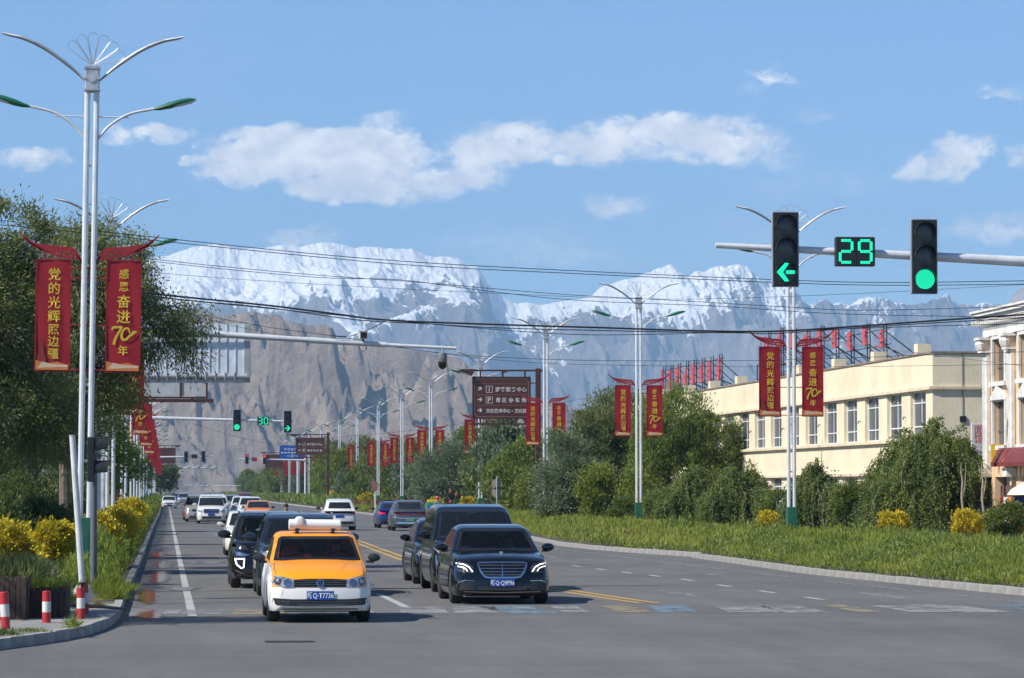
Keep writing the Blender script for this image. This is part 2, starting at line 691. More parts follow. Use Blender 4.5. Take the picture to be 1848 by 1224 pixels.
def kerb(name, poly, side, dmax, L=0.98):
    """kerb stones one by one while they show; beyond, one long run"""
    root = bpy.data.objects.new(name, None)
    COL.objects.link(root)
    props(root, kind='structure')
    P = [Vector((x, d, 0)) for x, d in poly]
    cur, i = P[0].copy(), 0
    shared = []
    for k in range(3):
        mb = MB()
        mb.box(-.075, .075, 0.002, L - 0.002, -.05, .15 + .003 * k, bev=.007)
        shared.append(mb.mesh('kerb_stone', M_KERB))
    pos = cur
    cnt = 0
    while i < len(P) - 1 and pos.y < dmax and cnt < 290:
        seg = P[i + 1] - pos
        if seg.length < L:
            i += 1
            if i >= len(P) - 1:
                break
            # walk into the next segment keeping the stone length
            nx = P[i + 1] - P[i]
            d = nx.normalized()
            rem = L - seg.length
            nxt = P[i] + d * rem
        else:
            nxt = pos + seg.normalized() * L
        dr = nxt - pos
        o = link('kerb_stone', shared[random.randrange(3)], root)
        o.location = pos + Vector((side * 0.075, 0, random.uniform(-.006, .006)))
        o.rotation_euler = (random.uniform(-.004, .004), random.uniform(-.02, .02), math.atan2(-dr.x, dr.y) + random.uniform(-.006, .006))
        pos = nxt
        cnt += 1
    rest = [pos] + P[i + 1:]
    if len(rest) > 1 and rest[-1].y - pos.y > 3:
        mb = MB()
        for a, b_ in zip(rest, rest[1:]):
            mb.bm.faces.ensure_lookup_table()
            x0, x1 = a.x + side * .15, b_.x + side * .15
            mb.quad((a.x, a.y, 0), (b_.x, b_.y, 0), (b_.x, b_.y, .15), (a.x, a.y, .15))
            mb.quad((a.x, a.y, .15), (b_.x, b_.y, .15), (x1, b_.y, .15), (x0, a.y, .15))
        props(mb.build('kerb_run', M_KERB, root, angle=0), kind='stuff')
    return root


kerb('kerb', KL[1:], -1, 250)
kerb('kerb', KR_A, 1, 114)
kerb('kerb', KR_B, 1, 330)


# ------------------------------------------------------------------ paint on the road
def paint(name, col, wear=0.45, sc=3.0):
    m, n = new_mat(name)
    o_ = n.n('ShaderNodeOutputMaterial')
    p_ = n.n('ShaderNodeBsdfPrincipled')
    tr = n.n('ShaderNodeBsdfTransparent')
    mx = n.n('ShaderNodeMixShader')
    tcg = n.n('ShaderNodeTexCoord')
    a = n.noise(tcg.outputs['Object'], sc, 8, 0.7)
    b2 = n.noise(tcg.outputs['Object'], 0.5, 4, 0.6)
    k = n.m('ADD', n.m('MULTIPLY', a, 0.65), n.m('MULTIPLY', b2, 0.35))
    n.l(n.ms(k, wear - .09, wear + .07), mx.inputs[0])
    n.l(tr.outputs[0], mx.inputs[1])
    n.l(p_.outputs[0], mx.inputs[2])
    n.l(mx.outputs[0], o_.inputs[0])
    n.l(n.mix(a, tuple(x * .7 for x in col), col), p_.inputs['Base Color'])
    p_.inputs['Roughness'].default_value = 0.75
    return m


M_WHITE = paint('road_paint_white', (0.42, 0.42, 0.40), 0.40)
M_WWORN = paint('road_paint_faded', (0.27, 0.27, 0.265), 0.48)
M_YEL = paint('road_paint_yellow', (0.55, 0.33, 0.05), 0.33)
M_YWORN = paint('road_paint_yellow_faded', (0.28, 0.23, 0.15), 0.48)
M_BWORN = paint('road_paint_blue_faded', (0.17, 0.24, 0.30), 0.49)


def strip(pts, w, z=0.004):
    mb = MB()
    for (x0, d0), (x1, d1) in zip(pts, pts[1:]):
        mb.quad((x0 - w / 2, d0, z), (x0 + w / 2, d0, z), (x1 + w / 2, d1, z), (x1 - w / 2, d1, z))
    return mb


def mark(mb, m, name='lane_line'):
    return mb.build(name, m, road, angle=0)


mark(strip([(.455, 61.6), (.44, 75), (.42, 110), (.40, 200), (.38, 400), (.38, 1800)], .15), M_WHITE, 'edge_line')
mark(strip([(16.4, 67), (16.1, 72), (15.6, 80), (14.95, 98), (14.6, 112), (14.2, 130), (14.6, 160), (15.7, 220), (16.2, 320), (16.3, 1800)], .13), M_WWORN, 'edge_line')
CLN = [(9.15, 68), (8.95, 69.8), (8.36, 78), (7.75, 93), (7.35, 111), (7.6, 130), (7.9, 149), (8.2, 200), (8.35, 300), (8.4, 1800)]
for s_ in (-.17, .17):
    mark(strip([(x + s_, d) for x, d in CLN], .14), M_YEL, 'centre_line')
mark(strip([(4.39, 65.3), (4.36, 74.4)], .15), M_WHITE)
mark(strip([(4.36, 76.5), (4.34, 100)], .13), M_WWORN)
for k in range(36):
    d0 = 104 + k * 12
    mark(strip([(4.35, d0), (4.35, d0 + 5)], .14), M_WWORN)
for k in range(34):
    d0 = 112 + k * 12
    mark(strip([(12.2 + min(0.5, (d0 - 100) * .004), d0), (12.2 + min(.5, (d0 - 96) * .004), d0 + 5)], .14), M_WWORN)
for (px, py) in ((1041, 1022.5), (1085, 1028.5), (1133, 1034.5), (1184, 1040.4), (1243, 1047.8), (1311, 1058.8), (1389, 1069.8), (1477, 1082.2)):
    D = DG(py)
    X = XG(px, D)
    mark(strip([(X - .02, D + .85), (X + .02, D - .85)], .15), M_WHITE, 'dash')
for (a, b_) in (((1551, 1072), (1656, 1082.6)), ((1271, 1037), (1330, 1042.5)), ((1005, 1036), (1064, 1040)), ((1037, 1009.5), (1078, 1012)), ((705, 1040), (770, 1040.5))):
    Da, Db = DG(a[1]), DG(b_[1])
    mark(strip([(XG(a[0], Da) + .1, Da), (XG(b_[0], Db) - .1, Db)], .2), M_WWORN, 'dash')


def arrow(X, D, L=5.5, m=None, flip=False, turn=0):
    """painted lane arrow pointing along the lane"""
    mb = MB()
    s = -1 if flip else 1
    z = .005

    def q(*pp):
        mb.quad(*[(X + u, D + s * v, z) for u, v in pp])
    q((-.11, 0), (.11, 0), (.11, L * .62), (-.11, L * .62))
    if turn:
        q((0, L * .42), (0, L * .58), (turn * .55, L * .70), (turn * .55, L * .54))
        q((turn * .5, L * .45), (turn * .5, L * .8), (turn * .95, L * .74), (turn * .95, L * .72))
    q((-.42, L * .62), (.42, L * .62), (.03, L), (-.03, L))
    mark(mb, m or M_WWORN, 'lane_arrow')


arrow(10.6, 71.3, 3.6, M_WWORN)
arrow(2.4, 92, 6, M_WWORN, True)
arrow(6.3, 104, 6, M_WWORN, True, 1)
arrow(6.2, 150, 6, M_WWORN, True, 1)
arrow(2.4, 140, 6, M_WWORN, True)
arrow(2.4, 175, 6, M_WWORN, True)
arrow(10.3, 106, 5, M_WHITE)
arrow(14.0, 160, 6, M_WWORN)
arrow(10.3, 165, 6, M_WWORN)
# faded crossing painted white, blue and yellow
pat = [(M_WWORN, 3), (M_YWORN, 1), (M_WWORN, 2), (M_WHITE, 1), (M_BWORN, 1), (M_WWORN, 2), (M_YWORN, 1)]
x, k = -.3, 0
seq = [M_WWORN, M_WWORN, M_YWORN, M_WWORN, M_WWORN, M_WHITE, M_WWORN, M_BWORN, M_WHITE, M_YWORN, M_BWORN, M_WHITE, M_WHITE, M_YWORN, M_WHITE, M_WWORN, M_BWORN, M_WHITE, M_WHITE, M_BWORN, M_WWORN, M_WHITE]
r2 = random.Random(3)
while x < 17.6:
    w = r2.uniform(.35, .95)
    d0, d1 = 62.3 + r2.uniform(-.3, .5), 66.6 + r2.uniform(-.8, .4)
    if x < 4:
        d0, d1 = 62.5, 64.8
    sk = r2.uniform(-.2, .35)
    mb = MB()
    mb.quad((x, d0, .006), (x + w, d0, .006), (x + w + sk, d1, .006), (x + sk, d1, .006))
    mark(mb, {M_WHITE: M_WWORN}.get(seq[k % len(seq)], seq[k % len(seq)]), 'crossing_stripe')
    x += w + r2.choice((.05, .2, .5, .1))
    k += 1
mark(strip([(1.2, 61.0), (17.0, 61.2)], .001), M_WWORN, 'stop_line')
mb = MB()
mb.quad((1.2, 60.7, .004), (17.5, 60.9, .004), (17.5, 61.05, .004), (1.2, 60.85, .004))
mark(mb, M_WWORN, 'stop_line')

# paler concrete apron by the corner and dark patches
M_APR = mat('gutter_concrete', (0.17, 0.165, 0.155), 0.9, var=0.3, vscale=1.5, bump=0.3, bscale=12)


def blob(cx, cd, rx, rd, seed, z, nseg=40, rag=0.35):
    mb = MB()
    r_ = random.Random(seed)
    ph = [r_.uniform(0, 6.28) for _ in range(5)]
    pts = []
    for k in range(nseg):
        a = 2 * PI * k / nseg
        rr = 1 + rag * sum(math.sin((j + 2) * a + ph[j]) / (j + 2) for j in range(5))
        pts.append((cx + rx * rr * math.cos(a), cd + rd * rr * math.sin(a), z))
    mb.bm.faces.new([mb.bm.verts.new(p) for p in pts])
    bmesh.ops.triangulate(mb.bm, faces=mb.bm.faces)
    return mb


props(blob(-.35, 62.5, .36, 1.9, 5, .0075).build('gutter_apron', M_APR, angle=0), kind='structure')

# puddles
m, n = new_mat('puddle_water')
o_ = n.n('ShaderNodeOutputMaterial')
gl = n.n('ShaderNodeBsdfPrincipled')
gl.inputs['Base Color'].default_value = (0.035, 0.035, 0.035, 1)
gl.inputs['Roughness'].default_value = 0.05
gl.inputs['IOR'].default_value = 1.6
gl.inputs['Specular IOR Level'].default_value = 0.9
tcg = n.n('ShaderNodeTexCoord')
b = n.n('ShaderNodeBump')
b.inputs['Strength'].default_value = 0.04
b.inputs['Distance'].default_value = 0.01
n.l(n.noise(tcg.outputs['Object'], 5, 3, 0.5), b.inputs['Height'])
n.l(b.outputs[0], gl.inputs['Normal'])
tr = n.n('ShaderNodeBsdfTransparent')
mx = n.n('ShaderNodeMixShader')
gp_ = n.n('ShaderNodeNewGeometry')
ln_ = n.n('ShaderNodeVectorMath', operation='LENGTH')
n.l(tcg.outputs['Object'], ln_.inputs[0])
n.l(n.ms(n.m('ADD', n.m('MULTIPLY', n.noise(gp_.outputs['Position'], 2.2, 7, 0.65), 1.3), n.m('MULTIPLY', n.m('SUBTRACT', 1.0, ln_.outputs['Value']), 0.55)), 0.78, 0.92), mx.inputs[0])
n.l(tr.outputs[0], mx.inputs[1])
n.l(gl.outputs[0], mx.inputs[2])
n.l(mx.outputs[0], o_.inputs[0])
M_PUD = m
for i, (px, py, rx, rd) in enumerate([(272, 1108, .30, 3.2), (268, 1075, .30, 6.5), (290, 1040, .34, 9), (300, 1018, .42, 8), (368, 1015, .85, 3.0), (330, 1062, .5, 2.2), (285, 1000, .4, 8)]):
    D = DG(py)
    pd_ = blob(0, 0, 1.25, 1.25, 11 + i, 0, 40, .05).build('puddle', M_PUD, angle=0)
    pd_.location = (max(XG(px, D), -.72 + rx * 1.15), D, .0085 + i * .0004)
    pd_.scale = (rx, rd, 1)
    props(pd_, kind='structure')
# iron drain cover
D = DG(1157.5)
mb = MB()
mb.box(-.35, .35, -.18, .18, 0.002, .012)
for k in range(9):
    mb.box(-.32 + k * .075, -.295 + k * .075, -.15, .15, .012, .018)
g_ = mb.build('drain_cover', mat('cast_iron', (0.03, 0.03, 0.032), 0.6), None, (XG(522, D), D, 0))
props(g_, 'dark iron drain cover in the asphalt in front of the orange taxi', 'drain cover')


# ------------------------------------------------------------------ mountains
def mountain(name, Yc, Yb, crest, x0, x1, nx, ny, spur, seed, fn_attr=None, mats=None, jag=1.0, warp=1.0, back=0.35, prof=1.0, spurf=1.0, shear=0.0, fine=1.0):
    """heightfield: crest line traced in px at distance Yc, slope down to Yb in front"""
    px = np.linspace(x0, x1, nx)
    cx = np.array([c[0] for c in crest], float)
    cy = np.array([c[1] for c in crest], float)
    y_c = np.interp(px, cx, cy)
    # smooth the trace a little, then add crags
    H = (884 - y_c) * Yc / F_PX
    Xw = (px - 300) * Yc / F_PX
    nf = int(ny * (1 - back))
    t = np.concatenate([np.linspace(0, 1, nf), 1 + np.linspace(0, 1, ny - nf + 1)[1:] * 0.5])
    T, XX = np.meshgrid(t, Xw)
    HH = np.repeat(H[:, None], ny, 1)
    Y = Yb + (Yc - Yb) * T
    # domain-warped ridged noise: spurs run down the slope
    k = spurf / 420.0 * (13000.0 / Yc)
    U = XX + shear * (Y - Yc)
    wx = fbm(U * k * .6, Y * k * .6, 4, 1.0, seed + 1) * 300 * warp * Yc / 13000
    a = fbm((U + wx) * k * .8, Y * k * .22, 3, 1.0, seed, True, .5)
    b_ = eroded((U + wx * .7) * k * 1.9 + 50, Y * k * .8 + 50, 9, seed + 5)
    b2 = eroded((U + wx * .4) * k * 5.5 + 20, Y * k * 2.6 + 90, 8, seed + 6)
    d = np.where(T <= 1, T, np.maximum(0, 2 - T))
    base = HH * np.clip(d, 0, 1) ** prof
    env = np.clip(4 * d * (1.03 - np.clip(d, 0, 1)), 0, 1) ** .7 * np.clip(HH / np.max(HH) * 1.6, .12, 1)
    b3 = eroded((U + wx * .3) * k * 13 + 70, Y * k * 7 + 10, 7, seed + 7)
    rel = spur * (1.5 * (a - .45) + 1.0 * (b_ - .55) + fine * (.34 * (b2 - .55) + .10 * (b3 - .55)))
    rel = rel - np.percentile(rel, 70)
    env = env * np.clip((1.0 - d) * 9, 0.0, 1) 
    Z = base + env * rel
    cr = eroded(XX * k * 9 + 30, Y * k * 4 + 30, 6, seed + 8) - .55
    Z = Z + jag * Yc / 13000 * (cr * 13 + 9 * (eroded(XX * k * 30, Y * k * 12, 5, seed + 9) - .55)) * np.clip(d * 3 - 1.6, 0, 1) * (np.clip((XX - 1250) / 700, .35, 2.2) if Yc > 9000 else 1.0)
    lim = HH * np.minimum(Y, Yc) / Yc
    Z = np.where(Z > lim, lim + 12 * Yc / 13000 * np.tanh((Z - lim) / 60), Z)
    extra = dict(env=env, rel=rel, XX=XX, Y=Y, T=T, d=d, px=px, HH=HH, a=a, b=b_)
    if fn_attr:
        Z, att = fn_attr(Z, extra)
    Z = np.maximum(Z, -1.0 + 0 * Z)
    co = np.stack([XX, Y, Z], -1).reshape(-1, 3)
    me = np_mesh(name, co, grid_faces(nx, ny), mats, smooth=True)
    if fn_attr:
        for key, arr in att.items():
            at = me.attributes.new(key, 'FLOAT', 'POINT')
            at.data.foreach_set('value', np.ascontiguousarray(arr.reshape(-1), dtype=np.float32))
    o = link(name, me)
    props(o, kind='structure')
    return o


def rock_mat(name, c0, c1, c2, snow=False, scale=1.0):
    m, n = new_mat(name)
    o_ = n.n('ShaderNodeOutputMaterial')
    p_ = n.n('ShaderNodeBsdfPrincipled')
    p_.inputs['Roughness'].default_value = 0.95
    p_.inputs['Specular IOR Level'].default_value = 0.1
    n.l(p_.outputs[0], o_.inputs[0])
    tcg = n.n('ShaderNodeTexCoord')
    ob = tcg.outputs['Object']
    f1 = n.noise(ob, 0.004 * scale, 8, 0.62, 1.0)
    f2 = n.noise(ob, 0.02 * scale, 8, 0.7)
    # scree and gullies streak down the slope
    mps = n.n('ShaderNodeMapping')
    mps.inputs['Scale'].default_value = (1.0, .16, .22)
    mps.inputs['Rotation'].default_value = (0, 0, R(-28))
    n.l(ob, mps.inputs[0])
    f3 = n.noise(mps.outputs[0], 0.012 * scale, 9, 0.68, 1.2)
    k = n.m('ADD', n.m('MULTIPLY', f1, .35), n.m('ADD', n.m('MULTIPLY', f2, .25), n.m('MULTIPLY', f3, .40)))
    c = n.ramp(k, [(.38, c0), (.5, c1), (.61, c2)])
    b = n.n('ShaderNodeBump')
    b.inputs['Strength'].default_value = 1.0
    b.inputs['Distance'].default_value = 14.0 / scale
    n.l(n.m('ADD', n.noise(ob, 0.03 * scale, 7, 0.65), n.m('MULTIPLY', f3, 1.6)), b.inputs['Height'])
    if snow:
        at = n.n('ShaderNodeAttribute', attribute_name='snow')
        g = n.n('ShaderNodeNewGeometry')
        s2 = n.m('ADD', at.outputs['Fac'], n.m('MULTIPLY', n.m('SUBTRACT', f2, .5), .9))
        sf = n.ms(s2, .44, .56)
        c = n.mix(sf, c, (0.88, 0.885, 0.90))
        n.l(n.m('SUBTRACT', 1.0, n.m('MULTIPLY', sf, .72)), b.inputs['Strength'])
    n.l(b.outputs[0], p_.inputs['Normal'])
    n.l(c, p_.inputs['Base Color'])
    return m


CREST = [(-500, 560), (-200, 540), (0, 520), (150, 490), (250, 470), (300, 462), (340, 448), (385, 440), (430, 449), (470, 447), (500, 441), (540, 445), (562, 438), (590, 436), (610, 439), (640, 446), (655, 443), (700, 446),
         (742, 447), (765, 458), (785, 462), (800, 459), (825, 463), (842, 474), (860, 478), (872, 497), (880, 512), (905, 532), (930, 545), (950, 543), (975, 548), (1000, 543), (1030, 538), (1050, 536), (1070, 530), (1085, 515),
         (1110, 507), (1130, 500), (1150, 498), (1170, 487), (1195, 478), (1215, 472), (1230, 484), (1245, 494), (1262, 483), (1275, 487), (1290, 478), (1310, 476), (1340, 472), (1355, 478), (1375, 496), (1400, 508), (1430, 505), (1455, 540), (1465, 548),
         (1480, 540), (1495, 534), (1510, 546), (1525, 540), (1545, 548), (1565, 534), (1600, 530), (1620, 536), (1650, 546), (1690, 538), (1722, 528), (1745, 538), (1770, 544), (1800, 541), (1850, 548), (2000, 540), (2300, 560)]
SNL = [(-500, 560), (250, 545), (330, 560), (380, 578), (430, 560), (470, 540), (520, 570), (600, 590), (650, 585), (700, 552), (760, 530), (800, 522), (850, 520), (880, 525), (920, 548), (960, 550), (1000, 545), (1060, 535), (1100, 530),
       (1150, 560), (1200, 560), (1250, 575), (1290, 580), (1330, 556), (1380, 545), (1420, 540), (1450, 535), (1480, 530), (1520, 520), (1600, 515), (1850, 500), (2300, 500)]


def snow_attr(Z, e):
    YC = 13000.0
    sx = np.array([c[0] for c in SNL], float)
    sy = np.array([c[1] for c in SNL], float)
    line = (884 - 24 - np.interp(e['px'], sx, sy)) * YC / F_PX
    L = np.repeat(line[:, None], Z.shape[1], 1)
    n1 = fbm(e['XX'] / 240, e['Y'] / 420, 5, 1.0, 77)
    smooth_zone = np.clip((Z - L) / 130 + .25, 0, 1) * np.where(e['XX'] < 1150, .62, .45)
    soft = fbm(e['XX'] / 520, e['Y'] / 700, 4, 1.0, 91)
    Zs = Z - e['env'] * smooth_zone * (e['rel'] + 40 - 110 * soft)
    gx = np.gradient(Zs, axis=0) / np.maximum(1e-6, np.gradient(e['XX'], axis=0))
    gy = np.gradient(Zs, axis=1) / np.maximum(1e-6, np.gradient(e['Y'], axis=1))
    slope = np.sqrt(gx * gx + gy * gy)
    s = .70 + (Zs - L) / 300 + n1 * 1.5 + (e['a'] - .5) * .5 - np.clip(slope - .95, 0, 2) * .5
    s = s + np.clip((.5 - e['a']), -.3, .3) * .7
    # streaks of snow in the couloirs of the rocky flank
    return Zs, {'snow': np.clip(s, -1, 2)}


mountain('snow_mountain', 13000.0, 11300.0, CREST, -520, 2350, 1500, 420, 175, 21, snow_attr,
         rock_mat('far_rock', (0.085, 0.072, 0.066), (0.20, 0.172, 0.15), (0.40, 0.34, 0.29), True), jag=1.5, back=.14, prof=.72, shear=.25, warp=.7, fine=1.4)
HILL = [(-700, 640), (-200, 580), (100, 560), (250, 560), (348, 558), (390, 572), (426, 565), (456, 560), (480, 566), (517, 580), (560, 586), (599, 608), (640, 620), (673, 625), (720, 632), (760, 638), (794, 644), (820, 677), (846, 703), (900, 716),
        (940, 722), (985, 732), (1010, 748), (1040, 778), (1100, 815), (1200, 850), (1500, 872), (2400, 880)]
mountain('rocky_hill', 4600.0, 3750.0, HILL, -720, 2400, 1300, 400, 92, 40, None,
         rock_mat('brown_rock', (0.125, 0.098, 0.080), (0.235, 0.182, 0.138), (0.38, 0.305, 0.235), False, 2.2), jag=1.0, back=.12, warp=.6, prof=.85, spurf=1.0, shear=.6, fine=1.9)

# ------------------------------------------------------------------ haze
mb = MB()
mb.box(-3500, 5500, -80, 14400, -1.1, 1120)
hz = mb.build('haze', [], None, angle=0)
props(hz, kind='stuff')
m, n = new_mat('air_haze')
o_ = n.n('ShaderNodeOutputMaterial')
pv = n.n('ShaderNodeVolumePrincipled')
pv.inputs['Color'].default_value = (0.44, 0.70, 1.0, 1)
pv.inputs['Density'].default_value = 9.0e-5
pv.inputs['Anisotropy'].default_value = 0.0
n.l(pv.outputs[0], o_.inputs['Volume'])
hz.data.materials.append(m)
# ================================================================== street furniture
M_POST = mat('lamp_post_paint', (0.60, 0.62, 0.64), 0.38, metal=0.12, var=0.08, dirt=0.15)
M_GALV = mat('galvanised_steel', (0.42, 0.43, 0.45), 0.45, metal=0.5, var=0.2)
M_GREEN = mat('green_enamel', (0.012, 0.105, 0.055), 0.4, var=0.15, dirt=0.2)
M_LGREEN = mat('lamp_head_green', (0.008, 0.12, 0.06), 0.35)
M_LENS = mat('lamp_lens', (0.55, 0.58, 0.6), 0.2)
M_LAMPW = mat('lamp_white', (0.62, 0.63, 0.64), 0.35)
M_RED = mat('red_lacquer', (0.26, 0.010, 0.014), 0.4, var=0.12)
M_GOLD = mat('banner_gold_print', (0.50, 0.36, 0.02), 0.6, var=0.06)
M_DRED = mat('dark_red_print', (0.20, 0.012, 0.012), 0.6)
M_PALE = mat('pale_print', (0.55, 0.42, 0.28), 0.6)
M_ORNG = mat('orange_print', (0.5, 0.16, 0.04), 0.6)


def banner_cloth_mat():
    m, n = new_mat('banner_cloth')
    o_ = n.n('ShaderNodeOutputMaterial')
    tcg = n.n('ShaderNodeTexCoord')
    f = n.noise(tcg.outputs['Object'], 2.0, 3, 0.5)
    c = n.mix(f, (0.29, 0.007, 0.014), (0.38, 0.011, 0.018))
    d = n.n('ShaderNodeBsdfPrincipled')
    d.inputs['Roughness'].default_value = 0.5
    n.l(c, d.inputs['Base Color'])
    t = n.n('ShaderNodeBsdfTranslucent')
    n.l(c, t.inputs[0])
    mx = n.n('ShaderNodeMixShader')
    mx.inputs[0].default_value = 0.25
    n.l(d.outputs[0], mx.inputs[1])
    n.l(t.outputs[0], mx.inputs[2])
    n.l(mx.outputs[0], o_.inputs[0])
    MATS['banner_cloth'] = m
    return m


M_CLOTH = banner_cloth_mat()


def lamp_meshes():
    d = {}
    for s in (-1, 1):
        mb = MB()
        mb.tube([(s * .095, 0, .05), (s * .095, 0, 10.4)], .062, 10)
        d['post%d' % s] = mb.mesh('post', M_POST)
        # upper blade arm: flat tapered wing
        mb = MB()
        P = smoothpts([(s * .15, 0, 10.62), (s * .5, 0, 10.93), (s * 1.0, 0, 11.28), (s * 1.45, 0, 11.48), (s * 1.86, 0, 11.56)], 5)
        n_ = len(P)
        mb.tube(P, [.035 + .065 * math.sin(PI * min(1, (i / (n_ - 1)) * .95 + .02)) ** .8 if i < n_ - 1 else .02 for i in range(n_)], 8, flat=.42)
        d['uarm%d' % s] = mb.mesh('upper_arm', M_GALV)
        mb = MB()
        mb.tube([(s * 1.5, 0, 11.505), (s * 1.9, 0, 11.585)], [.075, .05], 8, flat=.4)
        d['ulens%d' % s] = mb.mesh('lamp_tip', M_LAMPW)
        mb = MB()
        mb.tube(smoothpts([(s * .14, 0, 9.40), (s * .38, 0, 9.68), (s * .78, 0, 9.93), (s * 1.32, 0, 10.06)], 5), .03, 8)
        mb.tube([(s * .12, 0, 9.86), (s * .78, 0, 9.86)], .018, 6)
        d['larm%d' % s] = mb.mesh('lower_arm', M_POST)
        mb = MB()
        P = [(s * 1.30, 0, 10.05), (s * 1.42, 0, 10.07), (s * 1.62, 0, 10.13), (s * 1.85, 0, 10.20), (s * 2.05, 0, 10.25), (s * 2.18, 0, 10.27)]
        mb.tube(P, [.045, .085, .125, .13, .10, .03], 12, flat=.55)
        d['head%d' % s] = mb.mesh('lamp_head', M_LGREEN)
        mb = MB()
        mb.tube([(s * 1.60, 0, 10.085), (s * 1.85, 0, 10.155), (s * 2.08, 0, 10.215), (s * 2.19, 0, 10.262)], [.07, .105, .09, .03], 10, flat=.35)
        d['lens%d' % s] = mb.mesh('lamp_lens', M_LENS)
    mb = MB()
    mb.box(-.15, .15, -.15, .15, 10.38, 10.93, bev=.02)
    for z in (10.42, 10.66, 10.88):
        mb.box(-.165, .165, -.165, .165, z - .02, z + .02)
    mb.lathe([(.09, -.17), (.075, -.172)], 14, axis='Y', org=(0, 0, 10.66))
    d['box'] = mb.mesh('junction_box', M_GALV)
    mb = MB()
    for k in range(6):
        a = R(-56 + k * 22.4)
        b = R(-56 + (k + .5) * 22.4)
        L = .64

        def pol(r, t):
            return (r * math.sin(t), 0, 10.93 + r * math.cos(t))
        w = R(10.0)
        P = [pol(.05, b - w * .3), pol(L * .55, b - w * .95), pol(L * .92, b - w)] + [(pol(L * .92, b)[0] + .115 * math.cos(PI - q) * math.cos(b) + .115 * math.sin(q) * math.sin(b), 0, pol(L * .92, b)[2] - .115 * math.cos(PI - q) * math.sin(b) + .115 * math.sin(q) * math.cos(b)) for q in (R(30), R(60), R(90), R(120), R(150))] + [pol(L * .92, b + w), pol(L * .55, b + w * .95), pol(.05, b + w * .3)]
        mb.tube(P, .008, 5, caps=False)
    d['fan'] = mb.mesh('fan_ornament', M_GALV)
    mb = MB()
    mb.box(-.17, .17, -.17, .17, .02, 1.44, bev=.012)
    mb.box(-.20, .20, -.20, .20, .0, .06)
    mb.box(-.10, .10, -.176, -.168, .55, 1.15)
    d['base'] = mb.mesh('base_box', M_GREEN)
    mb = MB()
    mb.box(-.095, .095, -.02, .02, 0, .05)
    d['tie'] = mb.mesh('spacer_bracket', M_POST)
    return d


def text_ob(txt, size, m, parent, loc, name='lettering', **kw):
    o = link(name, glyph_mesh(txt, size, m, **kw), parent, loc)
    return o


